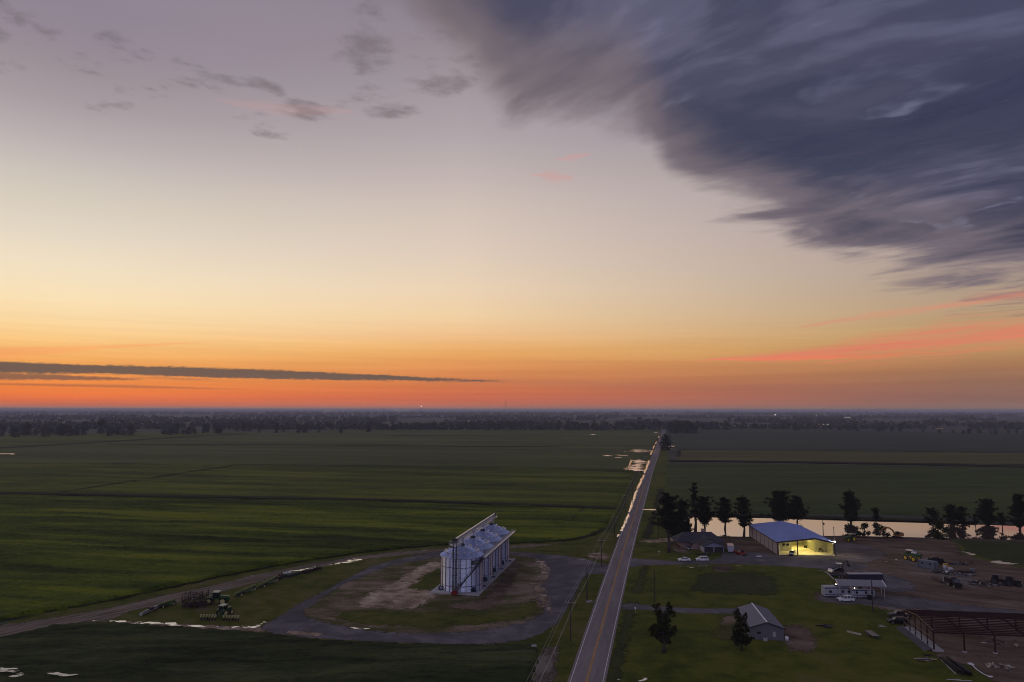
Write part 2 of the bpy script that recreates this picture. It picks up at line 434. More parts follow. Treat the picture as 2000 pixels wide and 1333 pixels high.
def crop(name, px, cellx, celly, h, wav, ang, mat, smooth=False, jit=0.0, holes=(), kind='structure', wl=9.0, tuft=0.35):
    """a standing crop: its canopy is a mesh with rows and swells, falling to the ground at its edge"""
    poly = [(p.x, p.y) for p in outline(px, smooth, 4.0, jit)]
    hp = [[(p.x, p.y) for p in outline(q, True, 3.0)] for q in holes]
    x0, x1 = min(p[0] for p in poly) - cellx, max(p[0] for p in poly) + cellx
    y0, y1 = min(p[1] for p in poly) - celly, max(p[1] for p in poly) + celly
    nx, ny = int((x1 - x0) / cellx) + 2, int((y1 - y0) / celly) + 2
    rng = np.random.default_rng(len(name) + nx)
    gx, gy = np.meshgrid(x0 + np.arange(nx) * cellx, y0 + np.arange(ny) * celly)
    ins = inside(poly, gx, gy)
    for q in hp: ins &= ~inside(q, gx, gy)
    ca, sa = cos(ang), sin(ang)
    u, v = gx * ca + gy * sa, -gx * sa + gy * ca            # u along the rows
    # smooth value noise, long along the rows
    def vn(su, sv, seed):
        r = np.random.default_rng(seed); tab = r.random((257, 257))
        a, b = u / su, v / sv
        ia, ib = np.floor(a).astype(int), np.floor(b).astype(int); fa, fb = a - ia, b - ib
        fa, fb = fa * fa * (3 - 2 * fa), fb * fb * (3 - 2 * fb)
        g = lambda i, j: tab[(ia + i) % 256, (ib + j) % 256]
        return (g(0, 0) * (1 - fa) + g(1, 0) * fa) * (1 - fb) + (g(0, 1) * (1 - fa) + g(1, 1) * fa) * fb - 0.5
    z = h + wav * (vn(60, wl, 1) * 1.6 + vn(22, wl * 0.45, 2) * 0.9 + vn(9, 3.0, 3) * 0.5) + (rng.random(gx.shape) - 0.5) * tuft
    z = np.maximum(z, 0.12)
    z = np.where(ins, z, 0.03)
    jx = (rng.random(gx.shape) - 0.5) * cellx * 0.5; jy = (rng.random(gx.shape) - 0.5) * celly * 0.5
    keep = ins[:-1, :-1] | ins[1:, :-1] | ins[:-1, 1:] | ins[1:, 1:]
    idx = np.arange(nx * ny).reshape(ny, nx)
    q = np.stack([idx[:-1, :-1][keep], idx[:-1, 1:][keep], idx[1:, 1:][keep], idx[1:, :-1][keep]], 1)
    used = np.unique(q); rem = np.full(nx * ny, -1); rem[used] = np.arange(len(used))
    co = np.stack([(gx + jx).ravel()[used], (gy + jy).ravel()[used], z.ravel()[used]], 1)
    me = bpy.data.meshes.new(name)
    me.vertices.add(len(co)); me.vertices.foreach_set('co', co.ravel())
    qq = rem[q]
    me.loops.add(qq.size); me.loops.foreach_set('vertex_index', qq.ravel())
    me.polygons.add(len(qq)); me.polygons.foreach_set('loop_start', np.arange(len(qq)) * 4)
    me.polygons.foreach_set('use_smooth', np.ones(len(qq), bool))
    me.materials.append(mat); me.update(calc_edges=True)
    o = bpy.data.objects.new(name, me); COL.objects.link(o)
    return tag(o, None, None, None, kind)

def frayed(mat, amount=1.0):
    """a copy of a ground material that breaks up along the edge of its patch (attribute 'edge': 0 outside, 1 well inside)"""
    key = mat.name + '_frayed'
    if key in MATS: return MATS[key]
    m = mat.copy(); m.name = key; nt = m.node_tree
    bs = nt.nodes['Principled BSDF']; out = [n for n in nt.nodes if n.type == 'OUTPUT_MATERIAL'][0]
    at = nt.nodes.new('ShaderNodeAttribute'); at.attribute_name = 'edge'
    t = nt.nodes.new('ShaderNodeTexCoord'); co = X(nt, t.outputs['Object'])
    n = (noise(nt, co, 0.55, 5.0, 0.68) - 0.5) * 1.7 * amount + (noise(nt, co, 0.12, 3.0, 0.5) - 0.5) * 0.8 * amount
    f = (X(nt, at.outputs['Fac']) + n).smooth(0.40, 0.62)
    tr = nt.nodes.new('ShaderNodeBsdfTransparent'); mx = nt.nodes.new('ShaderNodeMixShader')
    nt.links.new(f.s, mx.inputs[0]); nt.links.new(tr.outputs[0], mx.inputs[1]); nt.links.new(bs.outputs[0], mx.inputs[2]); nt.links.new(mx.outputs[0], out.inputs['Surface'])
    MATS[key] = m
    return m
def patch(name, px, z, mat, soft=3.0, cell=1.2, kind='structure', amount=1.0, smooth=True, **kw):
    """ground patch whose border frays into what lies under it"""
    poly = [(p.x, p.y) for p in outline(px, smooth, 2.5)]
    x0, x1 = min(p[0] for p in poly) - soft, max(p[0] for p in poly) + soft
    y0, y1 = min(p[1] for p in poly) - soft, max(p[1] for p in poly) + soft
    cell = max(cell, (x1 - x0) / 260, (y1 - y0) / 260)
    nx, ny = int((x1 - x0) / cell) + 2, int((y1 - y0) / cell) + 2
    gx, gy = np.meshgrid(x0 + np.arange(nx) * cell, y0 + np.arange(ny) * cell)
    d = np.full(gx.shape, 1e9); n = len(poly)
    for i in range(n):
        ax, ay = poly[i]; bx, by = poly[(i + 1) % n]; ex_, ey_ = bx - ax, by - ay; l2 = ex_ * ex_ + ey_ * ey_ + 1e-9
        t = np.clip(((gx - ax) * ex_ + (gy - ay) * ey_) / l2, 0, 1)
        d = np.minimum(d, (gx - ax - t * ex_) ** 2 + (gy - ay - t * ey_) ** 2)
    d = np.sqrt(d) * np.where(inside(poly, gx, gy), 1, -1)
    e = np.clip(0.5 + 0.5 * d / soft, 0, 1)
    k = e > 0; keep = k[:-1, :-1] | k[1:, :-1] | k[:-1, 1:] | k[1:, 1:]
    idx = np.arange(nx * ny).reshape(ny, nx)
    q = np.stack([idx[:-1, :-1][keep], idx[:-1, 1:][keep], idx[1:, 1:][keep], idx[1:, :-1][keep]], 1)
    us = np.unique(q); rem = np.full(nx * ny, -1); rem[us] = np.arange(len(us))
    me = bpy.data.meshes.new(name)
    me.from_pydata([(a, b, z) for a, b in zip(gx.ravel()[us].tolist(), gy.ravel()[us].tolist())], [], rem[q].tolist())
    at = me.attributes.new('edge', 'FLOAT', 'POINT'); at.data.foreach_set('value', e.ravel()[us].astype(np.float32))
    me.materials.append(frayed(mat, amount)); me.update()
    o = bpy.data.objects.new(name, me); COL.objects.link(o)
    return tag(o, None, None, None, kind)
# ------------------------------------------------------------------ ground materials
def ground_mat(name, stops, s1=0.02, s2=0.2, s3=1.5, rough=0.95, rows=None, bump=0.25, stretch=(1, 1, 1), rot=0.0, speck=None, spec=0.1, w3=0.5):
    """several octaves of patches through a colour ramp, optional rows"""
    m = bpy.data.materials.new(name); m.use_nodes = True; nt = m.node_tree
    bs = nt.nodes['Principled BSDF']; bs.inputs['Roughness'].default_value = rough; bs.inputs['Specular IOR Level'].default_value = spec
    t = nt.nodes.new('ShaderNodeTexCoord')
    mp = nt.nodes.new('ShaderNodeMapping'); mp.vector_type = 'TEXTURE'; mp.inputs['Rotation'].default_value = (0, 0, rot)
    nt.links.new(t.outputs['Object'], mp.inputs[0])
    mp2 = nt.nodes.new('ShaderNodeMapping'); mp2.inputs['Scale'].default_value = stretch; nt.links.new(mp.outputs[0], mp2.inputs[0])
    co = X(nt, mp2.outputs[0])
    a, b, c = noise(nt, co, s1, 4.0, 0.55), noise(nt, co, s2, 5.0, 0.6, 0.4), noise(nt, co, s3, 4.0, 0.65)
    v = (a - 0.5) * 1.7 + (b - 0.5) * 1.9 + (c - 0.5) * w3 * 2 + 0.5
    if rows:
        per, amp = rows
        s = nt.nodes.new('ShaderNodeSeparateXYZ'); nt.links.new(mp.outputs[0], s.inputs[0])
        w = ((X(nt, s.outputs[1]) + noise(nt, co, 0.05, 2.0) * per * 0.6) * (2 * pi / per))._m('SINE')
        v = v + w * amp
    col_ = v.ramp(stops)
    nt.links.new(col_.s, bs.inputs['Base Color'])
    if bump:
        bp = nt.nodes.new('ShaderNodeBump'); bp.inputs['Strength'].default_value = bump; bp.inputs['Distance'].default_value = 0.3
        nt.links.new((c + b).s, bp.inputs['Height']); nt.links.new(bp.outputs[0], bs.inputs['Normal'])
    return m
ROWA = heading(G(0, 964), G(1195, 993))
m_far = ground_mat('farmland', [(0.2, (0.055, 0.064, 0.048)), (0.5, (0.08, 0.088, 0.062)), (0.8, (0.11, 0.11, 0.08))], 0.0006, 0.004, 0.05, bump=0)  # lightened: mist between the far woods put into the ground colour
m_crop = ground_mat('soybean', [(0.12, (0.018, 0.030, 0.002)), (0.5, (0.062, 0.090, 0.005)), (0.88, (0.150, 0.175, 0.010))], 0.012, 0.06, 1.0, stretch=(0.22, 1.6, 1), rot=ROWA, bump=0.6)
m_crop2 = ground_mat('soybean_far', [(0.12, (0.028, 0.044, 0.003)), (0.5, (0.066, 0.090, 0.007)), (0.88, (0.130, 0.150, 0.013))], 0.008, 0.05, 0.6, stretch=(0.15, 1.0, 1), rot=ROWA, bump=0.3)
m_crop3 = ground_mat('soybean_grey', [(0.1, (0.042, 0.062, 0.014)), (0.5, (0.070, 0.094, 0.022)), (0.9, (0.105, 0.124, 0.032))], 0.004, 0.02, 0.3, stretch=(0.12, 0.7, 1), rot=ROWA, bump=0)
m_crop_d = ground_mat('soybean_dark', [(0.1, (0.012, 0.020, 0.006)), (0.5, (0.032, 0.045, 0.013)), (0.9, (0.068, 0.080, 0.026))], 0.03, 0.15, 1.2, stretch=(0.35, 1.5, 1), rot=0.05, bump=0.6)
m_crop_r = ground_mat('soybean_right', [(0.1, (0.032, 0.050, 0.013)), (0.5, (0.050, 0.074, 0.018)), (0.9, (0.074, 0.098, 0.024))], 0.006, 0.04, 0.6, stretch=(0.2, 1, 1), bump=0.2)
m_crop_y = ground_mat('ripe_strip', [(0.15, (0.075, 0.075, 0.022)), (0.5, (0.10, 0.095, 0.028)), (0.85, (0.13, 0.12, 0.034))], 0.006, 0.03, 0.3, stretch=(0.1, 1, 1), bump=0)
m_crop_t = ground_mat('teal_crop', [(0.15, (0.032, 0.054, 0.034)), (0.5, (0.044, 0.066, 0.042)), (0.85, (0.058, 0.078, 0.05))], 0.004, 0.02, 0.3, stretch=(0.1, 0.6, 1), bump=0)
m_lawn = ground_mat('lawn_grass', [(0.08, (0.040, 0.054, 0.006)), (0.45, (0.070, 0.084, 0.008)), (0.78, (0.100, 0.106, 0.012)), (0.97, (0.120, 0.108, 0.028))], 0.02, 0.16, 0.9, bump=0.4)
m_verge = ground_mat('verge_grass', [(0.08, (0.040, 0.052, 0.007)), (0.45, (0.068, 0.080, 0.009)), (0.75, (0.098, 0.096, 0.018)), (0.97, (0.13, 0.10, 0.05))], 0.03, 0.2, 2.0, bump=0.4)
m_tall = ground_mat('tall_grass', [(0.1, (0.026, 0.034, 0.010)), (0.5, (0.042, 0.052, 0.014)), (0.9, (0.06, 0.068, 0.02))], 0.06, 0.4, 2.0, bump=0.6)
m_island = ground_mat('rough_grass', [(0.12, (0.055, 0.062, 0.014)), (0.36, (0.085, 0.083, 0.026)), (0.56, (0.135, 0.105, 0.062)), (0.8, (0.23, 0.175, 0.125))], 0.025, 0.12, 1.2, stretch=(0.8, 1.6, 1), bump=0.4)
m_soil = ground_mat('bare_soil', [(0.15, (0.13, 0.092, 0.06)), (0.45, (0.29, 0.215, 0.15)), (0.7, (0.42, 0.325, 0.24)), (0.95, (0.52, 0.43, 0.33))], 0.05, 0.25, 1.6, bump=0.5)
m_dirt = ground_mat('dirt_track', [(0.15, (0.085, 0.072, 0.045)), (0.45, (0.15, 0.12, 0.09)), (0.75, (0.22, 0.18, 0.14))], 0.05, 0.3, 1.6, bump=0.4, stretch=(0.25, 2.5, 1), rot=heading(G(60, 1215), G(520, 1120)), rows=(2.4, 0.13))
m_yard = ground_mat('yard_dirt', [(0.12, (0.068, 0.046, 0.030)), (0.45, (0.122, 0.083, 0.057)), (0.75, (0.168, 0.120, 0.088)), (0.95, (0.23, 0.18, 0.145))], 0.02, 0.12, 1.2, bump=0.5, stretch=(0.6, 1.6, 1), rot=-0.45)
m_gravel = ground_mat('gravel', [(0.12, (0.072, 0.067, 0.072)), (0.5, (0.108, 0.100, 0.108)), (0.85, (0.165, 0.152, 0.156))], 0.02, 0.15, 3.0, bump=0.4, w3=0.5)
m_yardg = ground_mat('yard_gravel', [(0.12, (0.085, 0.070, 0.062)), (0.5, (0.125, 0.106, 0.098)), (0.85, (0.18, 0.155, 0.145))], 0.03, 0.15, 2.0, bump=0.4, stretch=(0.6, 1.8, 1), rot=-0.3)
m_ditch_shade = ground_mat('ditch_weeds_and_shade', [(0.2, (0.014, 0.018, 0.008)), (0.6, (0.024, 0.028, 0.012)), (0.9, (0.035, 0.038, 0.016))], 0.05, 0.4, 2.0, bump=0.5)  # dark weeds; the same colour also paints shade at crop edges
m_bank = ground_mat('pond_bank', [(0.2, (0.045, 0.034, 0.024)), (0.6, (0.075, 0.055, 0.04)), (0.9, (0.10, 0.08, 0.06))], 0.05, 0.3, 2.0, bump=0.5)
m_conc = ground_mat('concrete', [(0.15, (0.30, 0.29, 0.29)), (0.5, (0.38, 0.37, 0.37)), (0.85, (0.45, 0.44, 0.43))], 0.1, 0.6, 4.0, bump=0.1)
# asphalt: wheel tracks worn lighter along the lane
m_road = ground_mat('asphalt', [(0.15, (0.165, 0.142, 0.142)), (0.5, (0.205, 0.176, 0.174)), (0.85, (0.25, 0.218, 0.212))], 0.02, 0.25, 4.0, bump=0.15, stretch=(2.2, 0.18, 1), rot=-0.2)
m_white = pmat('white_line_paint', (0.62, 0.60, 0.58), 0.8, var=0.2, scale=0.6)
m_yel = pmat('yellow_line_paint', (0.55, 0.26, 0.03), 0.8, var=0.2, scale=0.6)
def water_mat(name, deep, refl, rough, rip=0.0, tint=(1, 1, 1)):
    m = bpy.data.materials.new(name); m.use_nodes = True; nt = m.node_tree; nt.nodes.clear()
    g = nt.nodes.new('ShaderNodeBsdfGlossy'); g.inputs['Roughness'].default_value = rough; g.inputs['Color'].default_value = (*tint, 1)
    d = nt.nodes.new('ShaderNodeBsdfDiffuse'); d.inputs['Color'].default_value = (*deep, 1)
    mx = nt.nodes.new('ShaderNodeMixShader'); mx.inputs[0].default_value = refl
    o = nt.nodes.new('ShaderNodeOutputMaterial')
    nt.links.new(d.outputs[0], mx.inputs[1]); nt.links.new(g.outputs[0], mx.inputs[2]); nt.links.new(mx.outputs[0], o.inputs[0])
    if rip:
        t = nt.nodes.new('ShaderNodeTexCoord'); b = nt.nodes.new('ShaderNodeBump'); b.inputs['Strength'].default_value = rip; b.inputs['Distance'].default_value = 0.05
        nt.links.new(noise(nt, X(nt, t.outputs['Object']), 0.6, 3.0).s, b.inputs['Height']); nt.links.new(b.outputs[0], g.inputs['Normal'])
    return m
m_water = water_mat('pond_water', (0.10, 0.07, 0.055), 0.74, 0.03, 0.012, (0.97, 0.89, 0.88))
m_puddle = water_mat('puddle_water', (0.09, 0.07, 0.055), 0.68, 0.12)
m_dimw = water_mat('dim_water', (0.06, 0.05, 0.04), 0.45, 0.15)
m_ditchw = water_mat('ditch_water', (0.08, 0.06, 0.05), 0.95, 0.17, 0.0, (1.0, 0.95, 0.95))

# ------------------------------------------------------------------ the land
mb = MB(); S_ = 38000.0
mb.add([(-S_, -3000, 0), (S_, -3000, 0), (S_, S_, 0), (-S_, S_, 0)], [(0, 1, 2, 3)])
tag(mb.build('ground', m_far), kind='structure')

# road: centre line measured down the photograph
road_px = [(1094, 1520), (1120, 1425), (1145.5, 1333), (1166, 1258), (1186, 1186), (1210.5, 1100), (1232, 1030), (1247, 985), (1259, 948), (1269, 918), (1278, 895), (1286, 873), (1291.5, 856), (1296.5, 842), (1300, 832), (1302.5, 825)]
rp = [G(*p) for p in road_px]
W_ROAD = 7.9
# grass either side as far as the fields begin
sheet('lawn', [(1150, 1500), (1210, 1100), (1262, 940), (1291, 850), (1303, 850), (1306, 905), (1306, 960), (1320, 1044), (1420, 1050), (1660, 1050), (2060, 1060), (2120, 1500)], 0.010, m_lawn, jit=0.6)
sheet('lawn', [(-60, 1500), (-60, 1240), (200, 1160), (560, 1095), (700, 1073), (1000, 1055), (1150, 1040), (1205, 990), (1232, 930), (1262, 890), (1288, 850), (1296, 850), (1262, 940), (1210, 1100), (1150, 1500)], 0.012, m_verge, jit=0.6)
# road, its lines
ribbon('road', road_px, W_ROAD, 0.06, m_road, step=6)
ribbon('road_marking', road_px, 0.17, 0.068, m_white, off=-3.35, step=6)
ribbon('road_marking', road_px, 0.17, 0.068, m_white, off=3.35, step=6)
ribbon('road_marking', road_px[:9], 0.16, 0.068, m_yel, off=-0.17, step=6)
ribbon('road_marking', road_px[:9], 0.16, 0.068, m_yel, off=0.17, step=6)
# darker drain on the lawn side of the road

def soft_strip(name, pts, w, z, mat, soft=None, amount=1.0):
    c = [G(*p) for p in pts]; L_, R_ = [], []
    for k, p in enumerate(c):
        d = (c[min(k + 1, len(c) - 1)] - c[max(k - 1, 0)]).normalized(); nn = Vector((d.y, -d.x, 0))
        L_.append(p - nn * w / 2); R_.append(p + nn * w / 2)
    return patch(name, [tuple(v) for v in L_ + R_[::-1]], z, mat, soft=soft or w * 0.7, cell=0.8, amount=amount)
soft_strip('ditch', [(1180, 1400), (1196, 1333), (1214, 1260), (1231, 1195), (1236, 1176)], 2.6, 0.022, m_tall)
soft_strip('ditch', [(1243, 1160), (1256, 1120), (1262, 1106)], 2.4, 0.022, m_tall)
soft_strip('ditch', [(1262, 1052), (1275, 1015), (1284, 985), (1291, 955)], 3.4, 0.022, m_ditch_shade)
# left fields
crop('field', [(-420, 1330), (-120, 1246), (0, 1213), (120, 1190), (250, 1165), (350, 1143), (450, 1122), (560, 1101), (700, 1080), (800, 1069), (900, 1062.5), (1000, 1061), (1100, 1055), (1150, 1046), (1178, 1032), (1198, 1006), (1204, 999), (1000, 990), (700, 980.5), (300, 973), (0, 967.5), (-420, 960)],
     1.25, 1.25, 0.85, 0.62, ROWA, m_crop, jit=0.7, tuft=0.5)
crop('field', [(-420, 956), (0, 963), (300, 968), (700, 975.5), (1000, 985), (1203, 993), (1212, 975), (1226, 945), (1240, 921), (1000, 914), (600, 910), (0, 905), (-420, 903)],
     3.0, 3.0, 0.8, 0.55, ROWA, m_crop2, wl=14.0)
sheet('field', [(-500, 903), (0, 904.5), (600, 909), (1000, 913), (1226, 919), (1264, 884), (1288, 850), (1292, 838), (1000, 839.5), (700, 840), (420, 851.5), (0, 877), (-500, 906)], 0.45, m_crop3)
sheet('field', [(-500, 903), (0, 875.5), (420, 850), (560, 844), (300, 846), (0, 851), (-500, 856)], 0.40, m_crop2)
ribbon('ditch', [(-420, 958), (0, 965.3), (300, 970.6), (700, 978), (1000, 987.5), (1206, 996)], 8.0, 1.1, m_ditch_shade, jit=1.0)  # weedy ditch; its dark colour also holds the shade of the crop wall
ribbon('ditch', [(-60, 880), (0, 876.2), (200, 864), (420, 850.6), (480, 848)], 24.0, 0.9, m_ditch_shade)
ribbon('ditch', [(210, 868.5), (500, 869.5), (900, 873), (1100, 873)], 12.0, 0.9, m_ditch_shade)
ribbon('ditch', [(760, 851.5), (900, 851), (1060, 851)], 20.0, 0.9, m_ditch_shade)
ribbon('ditch', [(110, 966), (300, 935), (460, 910)], 3.0, 1.1, m_ditch_shade)
ribbon('ditch', [(1096, 1034), (1118, 1015), (1140, 996)], 2.2, 0.95, m_ditch_shade)
ribbon('ditch', [(-60, 1228), (0, 1214.5), (120, 1191.5), (250, 1166.5), (350, 1144.5), (450, 1123.5), (560, 1102.3), (700, 1081), (800, 1070), (900, 1063.2), (1000, 1062), (1100, 1056), (1150, 1047), (1179, 1032.5)], 2.6, 0.35, m_ditch_shade, jit=1.6, step=2.0, taper=lambda t: 0.25 + 0.75 * t)  # not a ditch: dark-coloured strip added as the shade on the crop's near side
# weedy drain between the fields and the road
sheet('ditch', [(1182, 1040), (1205, 1004), (1222, 962), (1240, 925), (1253, 908), (1247, 930), (1232, 962), (1216, 1000), (1199, 1042)], 0.03, m_tall, jit=0.8)
# right fields
crop('field', [(1306, 1004), (1304, 960), (1306, 905.5), (1500, 907), (1800, 911.5), (2000, 915), (2500, 925), (2560, 1022), (2000, 1012), (1700, 1004.5), (1480, 1002)], 3.2, 3.2, 0.7, 0.35, 0.0, m_crop_r, wl=14.0)
sheet('field', [(1322, 899), (1330, 880), (1600, 881.5), (2000, 886.5), (2600, 894), (2600, 921), (2000, 908.5), (1600, 902.5)], 0.5, m_crop_y)
sheet('field', [(1303, 872), (1305, 836), (1500, 839), (1750, 843), (2000, 848), (2600, 858), (2600, 892), (2000, 885.5), (1600, 880.5), (1330, 879)], 0.45, m_crop_t)
ribbon('ditch', [(1304, 901), (1500, 903.3), (1800, 908.5), (1990, 912.5), (2400, 920)], 21.0, 0.9, m_ditch_shade, jit=2.0)
ribbon('path', [(1310, 861), (1500, 862.5), (1700, 865), (2000, 868)], 5.0, 0.6, m_dirt)
ribbon('ditch', [(1327, 880), (1325, 893)], 5.0, 0.6, m_ditch_shade)
# bottom-left dark beans
crop('field', [(-300, 1330), (-60, 1258), (20, 1243), (110, 1222), (200, 1217), (330, 1226), (520, 1238), (620, 1251), (780, 1258), (950, 1261), (1036, 1260), (1052, 1275), (1030, 1333), (1000, 1440), (-300, 1560)],
     0.95, 0.95, 0.42, 0.30, 0.05, m_crop_d, jit=0.5, wl=5.0, tuft=0.32)
# worn wheel tracks where the beans end by the road
m_tracks = ground_mat('rutted_soil', [(0.15, (0.05, 0.045, 0.03)), (0.5, (0.10, 0.08, 0.065)), (0.85, (0.19, 0.16, 0.135))], 0.06, 0.3, 1.4, bump=0.4, stretch=(3.0, 0.35, 1), rot=-0.18)
patch('path', [(1030, 1400), (1034, 1333), (1052, 1282), (1068, 1266), (1090, 1262), (1094, 1282), (1078, 1333), (1066, 1400)], 0.025, m_tracks, soft=1.8, smooth=False)
# earth road past the tractors
patch('path', [(-80, 1266), (0, 1248), (70, 1233), (110, 1222), (200, 1216), (260, 1193), (340, 1178), (420, 1160), (520, 1132), (560, 1122), (640, 1104), (700, 1094), (790, 1085), (870, 1078), (1000, 1072), (1100, 1065), (1100, 1062), (1000, 1066), (870, 1071), (760, 1080), (690, 1088), (600, 1103), (500, 1123), (400, 1147), (300, 1168), (200, 1191), (100, 1208), (0, 1222), (-80, 1240)], 0.030, m_dirt, soft=1.8, smooth=False)
patch('path', [(110, 1221), (200, 1214), (330, 1219), (420, 1222), (520, 1226), (528, 1236), (430, 1232), (330, 1227), (200, 1219)], 0.036, m_soil, soft=1.8, smooth=False)
# gravel loop round the bins
patch('gravel_drive', [(512, 1226), (545, 1204), (590, 1178), (640, 1151), (690, 1124), (735, 1104), (790, 1090), (860, 1077), (900, 1074), (1005, 1078), (1060, 1082), (1110, 1087), (1150, 1094), (1172, 1101), (1195, 1107), (1193, 1122), (1170, 1121), (1147, 1122), (1134, 1140), (1122, 1166), (1104, 1196), (1092, 1213), (1060, 1236), (1020, 1251), (950, 1258), (850, 1258), (700, 1252), (600, 1245), (540, 1238)], 0.040, m_gravel, soft=1.3, amount=.8)
patch('lawn', [(592, 1196), (618, 1178), (655, 1152), (700, 1130), (755, 1108), (830, 1093), (870, 1088), (1004, 1086), (1048, 1094), (1064, 1108), (1060, 1128), (1046, 1150), (1050, 1168), (1064, 1186), (1050, 1206), (1010, 1221), (930, 1233), (840, 1238), (720, 1232), (640, 1218), (604, 1208)], 0.050, m_island, soft=2.0)
patch('bare_earth', [(700, 1185), (722, 1160), (770, 1136), (810, 1112), (846, 1098), (864, 1100), (862, 1120), (842, 1136), (836, 1152), (850, 1164), (830, 1178), (800, 1190), (756, 1190)], 0.056, m_soil)
patch('bare_earth', [(930, 1176), (946, 1166), (975, 1140), (1006, 1098), (1020, 1096), (1000, 1140), (970, 1178), (952, 1192), (870, 1188), (880, 1180)], 0.056, m_yard)
patch('bare_earth', [(1046, 1092), (1066, 1102), (1072, 1124), (1062, 1146), (1070, 1172), (1085, 1200), (1072, 1196), (1052, 1170), (1040, 1148), (1050, 1128), (1052, 1108)], 0.056, m_soil)
patch('lawn', [(800, 1150), (810, 1138), (842, 1118), (862, 1110), (858, 1146), (840, 1154)], 0.062, m_verge, soft=3.0)
patch('lawn', [(652, 1204), (690, 1196), (760, 1196), (860, 1198), (930, 1202), (1000, 1190), (1040, 1170), (1048, 1186), (1020, 1208), (920, 1222), (800, 1224), (700, 1218)], 0.060, m_verge, soft=3.0)
patch('lawn', [(1076, 1064), (1140, 1062), (1190, 1058), (1206, 1062), (1196, 1098), (1170, 1096), (1130, 1086), (1090, 1078), (1040, 1074)], 0.048, m_verge, soft=3.0)
patch('bare_earth', [(1148, 1082), (1170, 1078), (1184, 1086), (1180, 1094), (1160, 1094)], 0.054, m_soil)
patch('gravel_drive', [(622, 1243), (632, 1238), (560, 1232), (560, 1238)], 0.046, m_soil, soft=1.5)

# yard on the right
patch('gravel_drive', [(1229, 1108), (1233, 1090), (1250, 1092), (1330, 1096), (1400, 1092), (1415, 1080), (1480, 1080), (1530, 1086), (1640, 1086), (1664, 1100), (1700, 1106), (1640, 1118), (1608, 1112), (1540, 1107), (1440, 1102), (1330, 1103), (1258, 1105)], 0.028, m_gravel, soft=1.3, amount=.8)
patch('yard', [(1330, 1052), (1400, 1047), (1470, 1047), (1640, 1046), (1700, 1050), (1800, 1052), (1850, 1054), (1868, 1064), (1880, 1082), (1930, 1096), (2010, 1112), (2140, 1126), (2140, 1204), (1980, 1200), (1770, 1196), (1700, 1184), (1600, 1174), (1604, 1156), (1640, 1130), (1610, 1113), (1640, 1104), (1560, 1090), (1480, 1082), (1420, 1076), (1380, 1080), (1344, 1066)], 0.020, m_yard)
patch('gravel_drive', [(1632, 1062), (1680, 1064), (1720, 1074), (1726, 1088), (1690, 1100), (1640, 1098), (1620, 1090)], 0.032, m_yardg)
patch('gravel_drive', [(1596, 1172), (1620, 1160), (1700, 1160), (1790, 1168), (1880, 1182), (2010, 1196), (2010, 1201), (1900, 1196), (1800, 1190), (1700, 1182), (1620, 1176)], 0.032, m_gravel)
patch('gravel_drive', [(1660, 1120), (1700, 1116), (1760, 1130), (1790, 1150), (1740, 1156), (1690, 1136)], 0.034, m_gravel)
patch('yard', [(1824, 1276), (1900, 1262), (2010, 1240), (2200, 1230), (2200, 1460), (2010, 1420), (1960, 1360), (1930, 1325), (1880, 1296), (1840, 1288)], 0.024, m_yard)
patch('yard', [(1768, 1226), (1800, 1206), (2010, 1206), (2200, 1210), (2200, 1290), (2010, 1285), (1830, 1276)], 0.026, m_yard)
# drive to the little metal building and the grey gravel of the side road
patch('gravel_drive', [(1219, 1180), (1230, 1179), (1280, 1184), (1360, 1189), (1440, 1188), (1452, 1196), (1400, 1199), (1330, 1197), (1270, 1192), (1214, 1191)], 0.028, m_gravel, soft=1.3, amount=.8)
patch('bare_earth', [(1390, 1236), (1410, 1222), (1404, 1206), (1424, 1200), (1452, 1206), (1462, 1240), (1440, 1250), (1404, 1248)], 0.026, m_island)
patch('bare_earth', [(1528, 1222), (1560, 1222), (1582, 1236), (1596, 1262), (1588, 1276), (1552, 1272), (1534, 1254)], 0.026, m_yard)
patch('tall_grass', [(1345, 1152), (1364, 1138), (1360, 1124), (1388, 1120), (1440, 1119), (1492, 1124), (1514, 1140), (1522, 1154), (1500, 1163), (1440, 1161), (1380, 1157)], 0.024, m_tall)
patch('path', [(1248, 1057), (1260, 1056), (1282, 1054), (1310, 1050), (1330, 1056), (1300, 1060), (1264, 1061)], 0.026, m_soil, soft=1.8, smooth=False)
patch('bare_earth', [(1310, 1068), (1330, 1052), (1352, 1056), (1350, 1076), (1330, 1080)], 0.030, m_yard)
patch('bare_earth', [(1393, 1106), (1430, 1104), (1428, 1116), (1398, 1117)], 0.036, m_yard)
sheet('lawn', [(1866, 1058), (1900, 1056), (2100, 1060), (2140, 1122), (2010, 1108), (1936, 1094), (1894, 1080), (1880, 1068)], 0.030, m_tall, smooth=True, jit=0.9)
# grass between the driveway and the road shoulder in front of the ranch house
# pond with its banks
sheet('bank', [(1316, 1052), (1322, 1006), (1480, 1006.5), (1640, 1012), (1800, 1018), (2000, 1025), (2300, 1034), (2300, 1068), (2000, 1060), (1860, 1055), (1640, 1051), (1470, 1053)], 0.034, m_bank, jit=0.8)
sheet('water', [(1322, 1048), (1336, 1043), (1328, 1020), (1336, 1009.5), (1480, 1011.5), (1600, 1015), (1720, 1018), (1810, 1020), (1860, 1023), (2000, 1029), (2300, 1038), (2300, 1062), (2000, 1055), (1920, 1053.5), (1860, 1051.5), (1760, 1049.5), (1640, 1047), (1560, 1047), (1470, 1049), (1400, 1048), (1350, 1050)], 0.044, m_water, jit=0.6)
ribbon('bank', [(1336, 1007), (1480, 1008.5), (1640, 1013.5), (1800, 1018), (1900, 1022)], 9.0, 0.5, m_ditch_shade)

